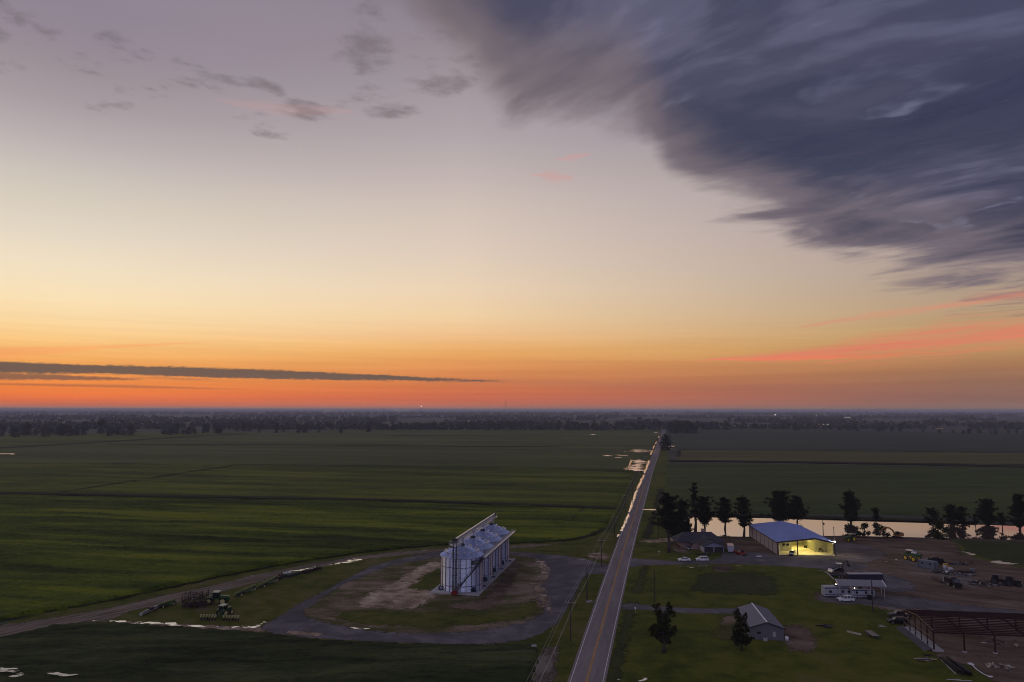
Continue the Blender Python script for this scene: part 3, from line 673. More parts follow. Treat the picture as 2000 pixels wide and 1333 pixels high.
# standing water
def water_fray(base, key, sc, st):
    """water lying in the low spots: broken up by the ground along its shore"""
    m = base.copy(); m.name = key; nt = m.node_tree
    out = [n for n in nt.nodes if n.type == 'OUTPUT_MATERIAL'][0]; mx0 = [n for n in nt.nodes if n.type == 'MIX_SHADER'][0]
    at = nt.nodes.new('ShaderNodeAttribute'); at.attribute_name = 'edge'
    t = nt.nodes.new('ShaderNodeTexCoord'); mp = nt.nodes.new('ShaderNodeMapping'); mp.inputs['Scale'].default_value = st
    nt.links.new(t.outputs['Object'], mp.inputs[0])
    f = (X(nt, at.outputs['Fac']) + (noise(nt, X(nt, mp.outputs[0]), sc, 4.0, 0.6) - 0.5) * 2.4).smooth(0.50, 0.62)
    tr = nt.nodes.new('ShaderNodeBsdfTransparent'); mx = nt.nodes.new('ShaderNodeMixShader')
    nt.links.new(f.s, mx.inputs[0]); nt.links.new(tr.outputs[0], mx.inputs[1]); nt.links.new(mx0.outputs[0], mx.inputs[2]); nt.links.new(mx.outputs[0], out.inputs['Surface'])
    return m
MATS['puddle_water_frayed'] = water_fray(m_puddle, 'puddle_water_frayed', 0.45, (0.6, 1, 1))
MATS['dim_water_frayed'] = water_fray(m_dimw, 'dim_water_frayed', 0.5, (0.5, 1.4, 1))
MATS['ditch_water_frayed'] = water_fray(m_ditchw, 'ditch_water_frayed', 0.4, (0.5, 0.5, 1))
m_basin = water_mat('basin_water', (0.08, 0.06, 0.05), 0.9, 0.24, 0.0, (1.0, 0.93, 0.93)); MATS['basin_water_frayed'] = water_fray(m_basin, 'basin_water_frayed', 0.30, (0.22, 0.30, 1))
def puddle(px, z=0.07, jit=0.5, js=0.5, mat=None, soft=None):
    pts = [G(*p) for p in px]; w = max(0.8, min((max(p.y for p in pts) - min(p.y for p in pts)) * 0.35, 3.0))
    return patch('water', px, z, mat or m_puddle, soft=soft or w, cell=0.5)
puddle([(190, 1213.5), (240, 1214), (330, 1219), (400, 1223), (440, 1224.5), (436, 1225.5), (380, 1224.5), (330, 1222), (240, 1216.5)], jit=0.35)
puddle([(442, 1223), (480, 1224), (500, 1223), (512, 1218), (514, 1214.5), (516, 1217), (508, 1224), (480, 1226.5)], jit=0.4)
puddle([(569, 1117.5), (585, 1113), (610, 1109), (628, 1107.5), (628, 1109), (600, 1114), (580, 1117.5)], 0.08, 0.25)
puddle([(628, 1107), (648, 1103), (652, 1103), (640, 1106)], 0.08, 0.2)
puddle([(658, 1102), (680, 1095.5), (704, 1092.5), (700, 1095), (680, 1099.5)], 0.08, 0.25)
puddle([(680, 1226.5), (720, 1228), (724, 1229.5), (690, 1229)], 0.08, 0.2)
for q in ([(-10, 1311), (20, 1312.5), (48, 1317), (50, 1319.5), (20, 1317), (-10, 1314.5)], [(14, 1325), (40, 1325.5), (42, 1328.5), (16, 1328)], [(86, 1320), (112, 1320.5), (142, 1323.5), (140, 1325), (104, 1323)]):
    puddle(q, 0.62, 0.3, soft=1.5, mat=m_dimw)
# roadside ditch full of water
def ditch_water(pts, w, z=0.075):
    c = [G(*p) for p in pts]; L_, R_ = [], []
    for k, p in enumerate(c):
        d = (c[min(k + 1, len(c) - 1)] - c[max(k - 1, 0)]).normalized(); nn = Vector((d.y, -d.x, 0)); ww = w * (0.5 if k in (0, len(c) - 1) else 1)
        L_.append(p - nn * ww / 2); R_.append(p + nn * ww / 2)
    return patch('water', [tuple(v) for v in L_ + R_[::-1]], z, m_ditchw, soft=w * 0.4, cell=0.7)
for a, b, w in (((1206, 1049), (1209, 1044), 1.1), ((1213.5, 1038), (1228, 1004), 1.7), ((1229, 1001), (1244, 957), 2.0), ((1244.5, 956), (1258, 928), 2.6), ((1258.3, 925), (1268, 900), 3.0),
                ((1270.5, 889), (1274, 881), 2.8), ((1275.5, 877), (1278, 870), 2.6), ((1280, 868), (1282, 863), 2.6), ((1286, 856), (1287, 852), 2.6)):
    n = 7; ribbon('water', [(a[0] + (b[0] - a[0]) * k / n + sin(k * 2.3 + a[0]) * 0.5, a[1] + (b[1] - a[1]) * k / n) for k in range(n + 1)], w * 0.72, 0.075, m_ditchw, jit=0.9, step=1.6, taper=lambda t: 0.45 + 0.55 * sin(pi * t) ** 0.4)
# flooded corner of the field: many little basins
patch('water', [(1229, 922), (1252, 923), (1258, 900), (1240, 899)], 0.9, m_basin, soft=12.0, cell=1.6, smooth=False)
for x, y, w, h in ((1252, 883, 12, 3.6), (1214, 891, 15, 1.0), (1184, 892, 10, 1.1), (1206, 896, 5, .8), (1310, 873, 4.5, 2.2), (1306, 877, 2, 1.2), (6, 888.5, 24, 0.9), (1158, 849.5, 6, 0.8), (1281, 846, 3, 1.0)):
    patch('water', [(x - w, y + h * .3), (x - w * .4, y - h * .6), (x + w, y - h * .5), (x + w * .7, y + h * .6)], 0.9, m_basin, soft=(30.0 if x == 1252 else 7.0), cell=1.5)
ribbon('water', [(1226, 921), (1233.5, 900)], 1.8, 0.9, m_ditchw, jit=0.6, step=3.0)
# small pools on the right
for q in ([(1330, 1107), (1346, 1106), (1350, 1107.5), (1336, 1108)], [(1358, 1105), (1382, 1105.5), (1384, 1107), (1362, 1107)], [(1348, 1109), (1358, 1108), (1354, 1110)], [(1436, 1105.5), (1462, 1105.8), (1458, 1107), (1440, 1106.6)],
          [(1244, 1329), (1262, 1327), (1270, 1332), (1246, 1333)], [(1207, 1329), (1220, 1329), (1216, 1331)], [(1933, 1096), (1950, 1096), (1982, 1101.5), (1966, 1104), (1944, 1101)],
          [(1882, 1079), (1898, 1081), (1902, 1085), (1890, 1083)], [(1748, 1093), (1756, 1095), (1754, 1097)], [(1729, 1095.5), (1734, 1096), (1730, 1097)], [(1256, 995), (1280, 995), (1280, 997), (1258, 997)]):
    puddle(q, 0.085, 0.3)
sheet('water', [(1604, 826), (1622, 827), (1620, 829.5), (1596, 830)], 0.9, m_puddle)
for y0, xx in ((829.5, (1592, 1621)), (815.5, (1648, 1668)), (822.3, (912, 924)), (822.6, (932, 942)), (808.5, (1786, 1800)), (838, (1825, 1843)), (840, (1900, 1916))):
    sheet('water', [(xx[0], y0 - 0.4), (xx[1], y0 - 0.4), (xx[1], y0 + 0.5), (xx[0], y0 + 0.5)], 0.9 if y0 > 830 else 14.0 if y0 < 825 else 3.0, m_puddle) if y0 > 830 else None
# ------------------------------------------------------------------ vegetation
def leaf_mat(name, a, b, trans=0.25):
    m = bpy.data.materials.new(name); m.use_nodes = True; nt = m.node_tree
    bs = nt.nodes['Principled BSDF']; bs.inputs['Roughness'].default_value = 0.8; bs.inputs['Specular IOR Level'].default_value = 0.1
    t = nt.nodes.new('ShaderNodeTexCoord')
    n = noise(nt, X(nt, t.outputs['Object']), 0.6, 3.0, 0.7)
    c = mixc(nt, n.smooth(0.3, 0.7), a, b)
    nt.links.new(c.s, bs.inputs['Base Color'])
    return m
m_leaf = leaf_mat('foliage_oak', (0.010, 0.014, 0.004), (0.026, 0.032, 0.008))
m_leaf2 = leaf_mat('foliage_cypress', (0.009, 0.013, 0.006), (0.022, 0.028, 0.011))
m_leaf3 = leaf_mat('foliage_bush', (0.016, 0.023, 0.008), (0.040, 0.050, 0.016))
m_leaf4 = leaf_mat('foliage_far', (0.034, 0.040, 0.028), (0.058, 0.066, 0.042))  # lightened: distance haze put into the leaf colour
m_bark = pmat('bark', (0.06, 0.048, 0.038), 0.9, var=0.35, scale=2.0, bump=0.5)
def leaves(mb, rnd, blobs, per, size, hollow=0.35):
    """leaf sprays scattered through ellipsoid clumps (c, r) ; per = sprays per square metre of clump"""
    for c, r in blobs:
        n = int(per * (r[0] * r[1] + r[0] * r[2] + r[1] * r[2]) * 2.2)
        for _ in range(n):
            d = Vector((rnd.gauss(0, 1), rnd.gauss(0, 1), rnd.gauss(0, 1))).normalized()
            q = hollow + (1.0 - hollow) * rnd.random() ** 0.6 + 0.4 * rnd.random() ** 4
            p = Vector(c) + Vector((d.x * r[0] * q, d.y * r[1] * q, d.z * r[2] * q))
            s = size * rnd.uniform(0.55, 1.3)
            u = Vector((rnd.gauss(0, 1), rnd.gauss(0, 1), rnd.gauss(0, 0.7))).normalized()
            v = u.cross(Vector((rnd.gauss(0, 1), rnd.gauss(0, 1), rnd.gauss(0, 1)))).normalized()
            a, b = u * s * 0.5, v * s * rnd.uniform(0.25, 0.45)
            mb.add([p - a, p + b - a * 0.15, p + a, p - b + a * 0.1], [(0, 1, 2, 3)])
def trunk_limbs(mb, rnd, h, r0, blobs, lean=(0, 0), base=0.0):
    """tapered trunk with a limb into each clump"""
    top = Vector((lean[0], lean[1], h)); pts = []
    for k in range(6):
        t = k / 5
        pts.append(Vector((top.x * t + 0.12 * r0 * 4 * sin(k * 1.9), top.y * t + 0.1 * r0 * 4 * cos(k * 1.3) - 0.1 * r0 * 4, base + (h - base) * t)))
    for k in range(5):
        ra, rb = r0 * (1.25 if k == 0 else 1 - 0.14 * k), r0 * (1 - 0.14 * (k + 1))
        mb.tube(pts[k], pts[k + 1], ra, rb, 8, cap=(k in (0, 4)))
    for c, r in blobs:
        c = Vector(c); z = max(base + 0.35 * h, min(h * 0.96, c.z - 0.5 * (Vector((c.x, c.y)).length + r[2] * 0.4)))
        t = (z - base) / (h - base); i = min(4, int(t * 5)); s = pts[i].lerp(pts[i + 1], t * 5 - i)
        m = s.lerp(c, 0.55) + Vector((0, 0, -0.06 * (c - s).length))
        ra = r0 * (0.42 - 0.2 * t)
        mb.tube(s, m, ra, ra * 0.65, 6); mb.tube(m, c, ra * 0.65, ra * 0.2, 6)
def fray_blobs(bl, rnd, k=3):
    out = []
    for c, r in bl:
        out.append((c, tuple(v * 0.82 for v in r)))
        for _ in range(k):
            d = Vector((rnd.gauss(0, 1), rnd.gauss(0, 1), rnd.gauss(0, 1))).normalized()
            q = rnd.uniform(.22, .40)
            out.append(((c[0] + d.x * r[0] * .95, c[1] + d.y * r[1] * .95, c[2] + d.z * r[2] * .95), (r[0] * q, r[1] * q, r[2] * q)))
    return out
def make_tree(name, label, loc, h, r0, blobs, leaf, per, size, seed, group=None, lean=(0, 0), trunk_h=None, cat='tree', hollow=0.35, cap=None):
    rnd = random.Random(seed)
    t = thing(name, label, cat, loc, 0, group)
    a = MB(); trunk_limbs(a, rnd, trunk_h or h * 0.8, r0, blobs, lean); a.build('trunk', m_bark, t, smooth=True)
    b = MB(); leaves(b, rnd, blobs, per, size, hollow); b.build('crown', leaf, t)
    return t
def oak_blobs(rnd, h, w, n, z0=0.3, rs=(0.16, 0.27), shape=0.35):
    out = []
    for k in range(n):
        t = z0 + (0.97 - z0) * (k + rnd.random()) / n
        env = (sin(pi * min(1, (t - z0 + 0.12) / (1.1 - z0))) ** 0.7)
        a = k * 2.4 + rnd.uniform(-0.5, 0.5); q = rnd.uniform(0.15, 1.0) * w * 0.5 * env * 0.72
        r = rnd.uniform(*rs) * w * (0.75 + 0.4 * env) * 0.9
        out.append(((cos(a) * q, sin(a) * q, t * h - r * 0.25), (r, r, r * rnd.uniform(0.65, 0.95))))
    return out
def cypress_blobs(rnd, h, w, n, z0=0.22, top=0.25):
    """tiers of branches on a straight stem, each carrying flat sprays of foliage, gaps between"""
    out = []
    for k in range(n):
        t = z0 + (0.97 - z0) * (k + rnd.uniform(-0.9, 0.9)) / n
        env = top + (1 - top) * (1 - max(0, (t - z0) / (1 - z0))) ** 0.85
        env *= 0.75 + 0.45 * rnd.random()
        for b_ in range(3):
            if rnd.random() < 0.14: continue
            a = k * 2.2 + b_ * 2.09 + rnd.uniform(-0.6, 0.6); L = w * 0.5 * env * rnd.uniform(0.35, 1.2); up = rnd.uniform(-0.1, 0.8)
            for j in range(3):
                q = L * (0.25 + 0.36 * j); r = w * rnd.uniform(0.055, 0.10) * (0.75 + 0.35 * env) * (1.15 - 0.22 * j)
                out.append(((cos(a) * q, sin(a) * q, min(h * .985, t * h + up * q)), (r * 1.4, r * 1.4, r * rnd.uniform(0.6, 1.25))))
    out.append(((0, 0, h * 0.975), (w * .05, w * .05, h * .03)))
    return out

# two lawn trees in front
p = G(1296, 1275)
bl = [((0.1, 0, 5.4), (1.7, 1.7, 2.3)), ((-1.5, 0.4, 5.4), (1.5, 1.4, 1.5)), ((-2.0, -0.3, 4.4), (1.1, 1.1, 1.0)), ((0.5, 0.3, 3.2), (1.4, 1.3, 1.1)), ((-0.7, 0, 3.6), (1.4, 1.2, 1.2)), ((-0.6, 0.2, 7.6), (1.1, 1.1, 1.5)),
      ((-1.35, 0, 9.2), (0.85, 0.9, 1.0)), ((-1.75, 0.2, 10.4), (0.8, 0.8, 0.8)), ((-1.2, 0, 10.9), (0.55, 0.6, 0.5)), ((0.9, 0.2, 8.3), (1.0, 1.0, 1.2)), ((1.5, 0, 9.6), (1.0, 1.0, 1.1)), ((2.3, 0.3, 8.8), (1.05, 1.0, 0.9)), ((1.3, 0.1, 10.9), (0.75, 0.8, 0.75)),
      ((0.6, -0.4, 6.6), (1.3, 1.2, 1.3)), ((2.5, 0.2, 5.0), (0.75, 0.8, 1.1)), ((2.9, 0, 5.8), (0.55, 0.6, 0.6)), ((2.0, 0, 4.3), (0.5, 0.5, 0.4)), ((-2.5, 0.1, 5.6), (0.7, 0.7, 0.7))]
make_tree('oak_tree', 'dark broadleaf tree with a forked ragged top on the lawn beside the road', p, 11.8, 0.42, fray_blobs(bl, random.Random(41)), m_leaf, 22, 0.45, 5, trunk_h=9.0)
p = G(1448, 1271)
bl = [((0, 0, 2.4), (2.3, 2.2, 0.9)), ((-1.2, 0.2, 2.9), (1.5, 1.4, 0.9)), ((1.3, 0, 2.6), (1.5, 1.3, 0.8)), ((0, 0, 4.0), (1.7, 1.7, 1.1)), ((-0.9, 0, 5.0), (1.3, 1.2, 1.1)), ((0.6, 0.1, 5.2), (1.4, 1.3, 1.0)), ((-1.3, 0, 4.2), (0.9, 0.9, 0.7)), ((0, 0, 6.5), (1.2, 1.1, 1.0)),
      ((-0.6, 0, 7.6), (0.9, 0.9, 0.8)), ((0.9, 0, 7.4), (0.8, 0.8, 0.7)), ((-0.8, 0.1, 8.6), (0.75, 0.8, 0.7)), ((-0.7, 0, 9.4), (0.5, 0.5, 0.6)), ((1.3, 0, 8.1), (0.5, 0.5, 0.6)), ((1.5, 0, 4.6), (0.6, 0.7, 0.5))]
make_tree('oak_tree', 'dark conical leafy tree close against the small grey metal building', p, 10, 0.26, fray_blobs(bl, random.Random(42)), m_leaf, 22, 0.45, 6, trunk_h=8.6)

# bald cypresses standing along and in the pond; every one its own outline
CYP = [  # base x, base y, top y, width px, tiers, first foliage, label
    (1306, 1079.5, 963, 54, 19, 0.40, 'tall broad dark tree with bare lower trunk at the pond end nearest the road'),
    (1333, 1052, 973, 42, 17, 0.10, 'dense dark tree just right of the bare-trunked tree at the pond end'),
    (1322, 1051, 1004, 40, 11, 0.04, 'low bushy dark tree at the foot of the bare-trunked tree by the pond'),
    (1343, 1052, 1014, 30, 9, 0.04, 'smallest bushy dark tree on the bank left of the ranch house roof'),
    (1358, 1040, 942, 26, 15, 0.34, 'slender tallest cypress rising above its neighbours behind the ranch house'),
    (1376, 1046, 971, 46, 13, 0.30, 'spreading cypress with a flat top directly behind the ranch house roof'),
    (1416, 1034, 971, 46, 13, 0.22, 'cypress with a narrow split top standing in the pond right of the ranch house'),
    (1453, 1049, 967, 40, 12, 0.30, 'open cypress with two bare trunks beside the long shed wall'),
    (1524, 1020, 961, 52, 16, 0.12, 'wide bushy cypress behind the blue shed roof, the taller of that pair'),
    (1557, 1021, 969, 44, 13, 0.12, 'lower right cypress of the pair behind the blue shed roof'),
    (1662, 1022, 957, 46, 17, 0.08, 'lone pointed cypress on the far bank behind the yard light'),
    (1711, 1019, 991, 24, 8, 0.08, 'small round cypress on the far bank right of the lone pointed one'),
    (1822, 1032, 993, 34, 9, 0.15, 'crooked cypress with a one-sided top in the pond behind the right bush'),
    (1859, 1023, 984, 32, 10, 0.10, 'rounded cypress first of the clump right of the crooked one'),
    (1879, 1024, 988, 32, 10, 0.10, 'rounded cypress second of the clump right of the crooked one'),
    (1906, 1038, 1006, 20, 7, 0.35, 'small thin cypress with a visible trunk standing out in the pond'),
    (1930, 1025, 976, 48, 17, 0.06, 'pyramid-shaped cypress with feathery tiers at the far bank'),
    (1958, 1037, 1002, 24, 8, 0.40, 'small forked cypress with a bare trunk out in the pond'),
    (1992, 1036, 966, 46, 17, 0.10, 'large cypress cut by the right edge of the picture')]
for k, (x, y, yt, w, n, z0, lab) in enumerate(CYP):
    rnd = random.Random(100 + k); p = G(x, y); d = y - 801.0
    h = HT(p, yt, x); wm = w / (d / CAM_H) * 1.0
    bl = cypress_blobs(rnd, h, wm * 1.05, n + 2, z0, 0.5 if k in (0, 1, 2, 3, 5, 8, 13, 14) else 0.28)
    make_tree('cypress_tree', lab, p, h, 0.028 * h, bl, m_leaf2, 9, 0.62, 200 + k, 'cypress trees round the pond', lean=(rnd.uniform(-0.4, 0.4), 0), trunk_h=h * 0.93, hollow=0.1)

# bushes at the near bank
for k, (x, y, yt, w, lab) in enumerate(((1690, 1051, 1021, 32, 'leafy bush on the near bank right of the green tractor'), (1725, 1050, 1029, 34, 'low spreading bush beside the excavator arm'),
        (1838, 1053, 1021, 52, 'largest loose bush alone on the near bank in front of the cypress clump'), (1678, 1050, 1038, 20, 'small bush between the green tractor and the leafy bush'))):
    rnd = random.Random(300 + k); p = G(x, y); d = y - 801.0
    h = HT(p, yt, x); wm = w / (d / CAM_H)
    bl = []
    for j in range(15):
        a = rnd.uniform(0, 2 * pi); t = rnd.random(); q = wm * 0.42 * (1 - 0.75 * t) * rnd.uniform(0.2, 1)
        bl.append(((cos(a) * q, sin(a) * q, 0.5 + t * (h - 1.0)), (wm * 0.13, wm * 0.13, wm * 0.11)))
    make_tree('bush', lab, p, h, 0.12, bl, m_leaf3, 11, 0.62, 330 + k, 'bushes on the pond bank', trunk_h=h * 0.7, cat='bush', hollow=0.1)

# far trees one can tell apart: four prototypes, copied
def far_proto(k, h, w, n, z0=0.08):
    rnd = random.Random(500 + k)
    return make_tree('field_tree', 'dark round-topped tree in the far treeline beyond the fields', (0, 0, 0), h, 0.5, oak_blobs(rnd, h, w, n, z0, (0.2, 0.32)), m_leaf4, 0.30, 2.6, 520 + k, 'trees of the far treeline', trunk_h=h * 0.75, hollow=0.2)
far_protos = [far_proto(0, 22, 20, 12), far_proto(1, 24, 17, 12), far_proto(2, 19, 22, 11), far_proto(3, 26, 14, 13)]
used = set()
def far_tree(x, y, yt, label=None, wf=1.0):
    p = G(x, y); h = HT(p, yt, x)
    k = R.randrange(4); s = h / (22, 24, 19, 26)[k]
    if k not in used:
        used.add(k); o = far_protos[k]; o.location = p; o.rotation_euler = (0, 0, R.uniform(0, 6.28)); o.scale = (s * wf, s * wf, s)
        if label: o['label'] = label
    else:
        o = copy_tree(far_protos[k], p, R.uniform(0, 6.28), label, (s * wf, s * wf, s))
        if not label: o['label'] = 'dark round-topped tree in the far treeline beyond the fields'
    return o
far_tree(1300, 880, 849, 'lone leafy tree leaning over the road far down its length', 0.95)
for x, y, yt, lab in ((623, 846, 829, 'right-hand tree of three lone trees in the far left field, nearest the wood'), (666, 846, 830, 'middle tree of the lone trees standing out in the far left field'), (720, 845, 829, 'lone field tree farthest from the wood in the left field'),
                      (595, 846, 827, None), (583, 846, 829, None), (553, 845, 829, None), (540, 846, 830, None), (506, 846, 832, None)):
    far_tree(x, y, yt, lab)
for x, y, yt in ((1311, 846, 824), (1320, 847, 821), (1330, 847, 824), (1340, 847, 822), (1350, 847, 826), (1358, 847, 829)):
    far_tree(x, y, yt, 'tree of the dark grove close right of the road end'); 
for x in range(2, 500, 8):
    if mnoise.noise(Vector((x * 0.03, 2.2, 0))) < -0.12: continue
    y = 853.5 - x * 0.016 + R.uniform(-4, 2); far_tree(x + R.uniform(-6, 6), y, y - R.uniform(9, 26) * (1.15 if x < 220 else 0.85), wf=R.uniform(1.0, 1.5))
for x in range(1372, 2010, 17):
    y = 835.5 + (x - 1372) * 0.022 + R.uniform(-1.5, 1.5)
    if R.random() < 0.8: far_tree(x + R.uniform(-6, 6), y, y - R.uniform(7, 12), wf=1.3)
for x in range(740, 1298, 16):
    y = 840.0 - (x - 740) * 0.011 + R.uniform(-0.8, 0.8); far_tree(x + R.uniform(-6, 6), y, y - R.uniform(10, 17), wf=1.4)
# woods behind, which nobody could count, belt behind belt out to the horizon
def wood(name, belts, quads, size, seed, label):
    rnd = random.Random(seed); mb = MB()
    for Y, x0, x1, h, w, pres, rows, sc in belts:
        Xm = x0
        while Xm < x1:
            gapn = mnoise.noise(Vector((Xm * sc, Y * 0.0031, seed)))
            if gapn > pres:
                Xm += w; continue
            for r_ in range(rows):
                x = Xm + rnd.uniform(-w, w) * 0.6; y = Y * (1 + 0.03 * mnoise.noise(Vector((Xm * sc * 0.7, 3.3, Y)))) + r_ * w * 1.1 + rnd.uniform(-w, w) * 0.4
                hh = h * rnd.uniform(0.6, 1.15); ww = w * rnd.uniform(0.55, 0.95)
                for _ in range(quads):
                    d = Vector((rnd.gauss(0, 1), rnd.gauss(0, 1), rnd.gauss(0, 1))).normalized()
                    c = Vector((x + d.x * ww * 0.62, y + d.y * ww * 0.62, hh * 0.52 + d.z * hh * 0.46))
                    s = size * rnd.uniform(0.6, 1.2)
                    u = Vector((rnd.gauss(0, 1), rnd.gauss(0, 0.6), rnd.gauss(0, 1))).normalized(); v = u.cross(Vector((rnd.gauss(0, .4), 1, rnd.gauss(0, .6)))).normalized()
                    mb.add([c - u * s - v * s * .6, c + u * s - v * s * .7, c + u * s * .8 + v * s * .6, c - u * s * .7 + v * s * .7], [(0, 1, 2, 3)])
            Xm += w * 1.05
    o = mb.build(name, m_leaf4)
    return tag(o, label, 'wood', None, 'stuff')
wood('woods', [(2060, -1500, -560, 19, 17, 0.45, 3, 0.005), (2080, -560, 640, 20, 17, 0.75, 3, 0.004), (2400, -1750, 650, 20, 18, 0.04, 2, 0.003), (2800, -2000, 700, 20, 20, 0.0, 2, 0.003), (2250, 700, 1800, 16, 17, 0.45, 2, 0.004), (2650, 720, 2000, 17, 18, 0.25, 2, 0.003)], 16, 3.4, 11, 'dark mass of woodland behind the fields')
wood('woods', [(3300, -2500, 2500, 20, 26, 0.02, 2, 0.0022), (4000, -3000, 3000, 20, 28, 0.02, 2, 0.002), (5000, -3700, 3700, 20, 34, 0.05, 2, 0.0016), (6000, -4600, 4600, 22, 44, 0.2, 2, 0.0012)], 9, 7.0, 12, 'paler woodland belts fading toward the horizon')
wood('woods', [(8000, -6200, 6200, 22, 70, 0.25, 2, 0.0009), (11000, -8500, 8500, 22, 95, 0.3, 2, 0.0006), (16000, -12500, 12500, 23, 140, 0.35, 2, 0.0004), (24000, -18500, 18500, 24, 200, 0.6, 2, 0.0003)], 6, 17.0, 13, 'farthest hazy woodland along the horizon line')
# ------------------------------------------------------------------ materials of built things
m_galv = pmat('galvanised_steel', (0.60, 0.64, 0.78), 0.26, 0.85, 0.5, var=0.10, scale=0.6, stretch=(1, 1, 0.15))
m_galvr = pmat('galvanised_roof', (0.46, 0.53, 0.74), 0.34, 0.75, 0.5, var=0.10, scale=0.8)
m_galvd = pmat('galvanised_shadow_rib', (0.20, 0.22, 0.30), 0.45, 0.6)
m_vent = pmat('bright_vent_steel', (0.75, 0.75, 0.74), 0.3, 0.6)
m_dark = pmat('dark_steel', (0.045, 0.045, 0.05), 0.6, 0.3)
m_lsteel = pmat('light_steel', (0.50, 0.50, 0.52), 0.45, 0.5)
m_cream = pmat('cream_steel', (0.80, 0.76, 0.62), 0.4, 0.2)
m_blue = pmat('dark_blue_paint', (0.02, 0.035, 0.085), 0.45)
m_red = pmat('dark_red_paint', (0.20, 0.018, 0.016), 0.5)
m_redp = pmat('red_primer_steel', (0.030, 0.008, 0.008), 0.65)
m_wood = pmat('weathered_pole_wood', (0.055, 0.046, 0.04), 0.9, var=0.3, scale=1.0, stretch=(4, 4, 0.6))
m_woodl = pmat('pale_timber', (0.42, 0.36, 0.28), 0.8, var=0.25, scale=1.0)
m_white = pmat('white_paint', (0.74, 0.74, 0.74), 0.45, var=0.05)
m_whitec = pmat('white_car_paint', (0.78, 0.79, 0.80), 0.25, spec=0.5, var=0.02)
m_black = pmat('black_paint', (0.014, 0.014, 0.016), 0.35)
m_blackc = pmat('black_car_paint', (0.010, 0.010, 0.012), 0.35, spec=0.3, var=0.02)
m_glass = pmat('dark_glass', (0.012, 0.014, 0.02), 0.08, spec=0.7, var=0.0)
m_tyre = pmat('tyre_rubber', (0.016, 0.016, 0.017), 0.85)
m_rim = pmat('alloy_rim', (0.35, 0.35, 0.37), 0.4, 0.6)
m_green = pmat('tractor_green', (0.022, 0.075, 0.020), 0.4, spec=0.4)
m_yellow = pmat('tractor_yellow', (0.62, 0.42, 0.02), 0.45)
m_paley = pmat('pale_yellow_hub', (0.55, 0.50, 0.22), 0.5)
m_yelmach = pmat('machine_yellow', (0.45, 0.26, 0.03), 0.5)
m_tan = pmat('tan_wall_steel', (0.42, 0.36, 0.33), 0.6, var=0.07, scale=0.4)
m_brownt = pmat('brown_trim', (0.045, 0.026, 0.024), 0.6)
m_bluer = pmat('blue_steel_roof', (0.30, 0.37, 0.62), 0.5, 0.2, 0.4, var=0.08, scale=0.15)
m_inwall = pmat('inner_wall_lining', (0.40, 0.38, 0.26), 0.7)
m_slabf = pmat('shed_floor_concrete', (0.74, 0.66, 0.48), 0.6, var=0.14, scale=0.3)
m_shing = pmat('asphalt_shingle', (0.050, 0.050, 0.062), 0.9, var=0.25, scale=1.2)
m_gable = pmat('blue_grey_siding', (0.24, 0.26, 0.36), 0.7, var=0.05)
m_siding = pmat('pale_grey_siding', (0.40, 0.39, 0.40), 0.7, var=0.06)
m_brick = pmat('pinkish_brick', (0.30, 0.21, 0.19), 0.85, var=0.25, scale=3.0)
m_gdoor = pmat('dark_garage_door', (0.035, 0.028, 0.03), 0.5)
m_gmetal = pmat('grey_metal_wall', (0.15, 0.155, 0.175), 0.55, 0.1, var=0.06)
m_groof = pmat('grey_metal_roof', (0.24, 0.235, 0.26), 0.45, 0.3, var=0.07)
m_ctnr = pmat('grey_blue_container', (0.15, 0.17, 0.21), 0.6, var=0.1)
m_orange = pmat('orange_paint', (0.5, 0.09, 0.03), 0.4)
m_lampw = pmat('lit_lamp_white', (0.9, 0.9, 0.9), emit=(1.0, 0.93, 0.8), estr=160.0, var=0)
m_lampy = pmat('lit_tube_yellow', (0.9, 0.9, 0.6), emit=(1.0, 0.84, 0.25), estr=6.0, var=0)
m_lampc = pmat('lit_porch_lamp', (0.9, 0.8, 0.6), emit=(1.0, 0.80, 0.42), estr=14.0, var=0)
m_lampf = pmat('lit_distant_lamp', (0.9, 0.9, 0.9), emit=(1.0, 0.88, 0.72), estr=14.0, var=0)

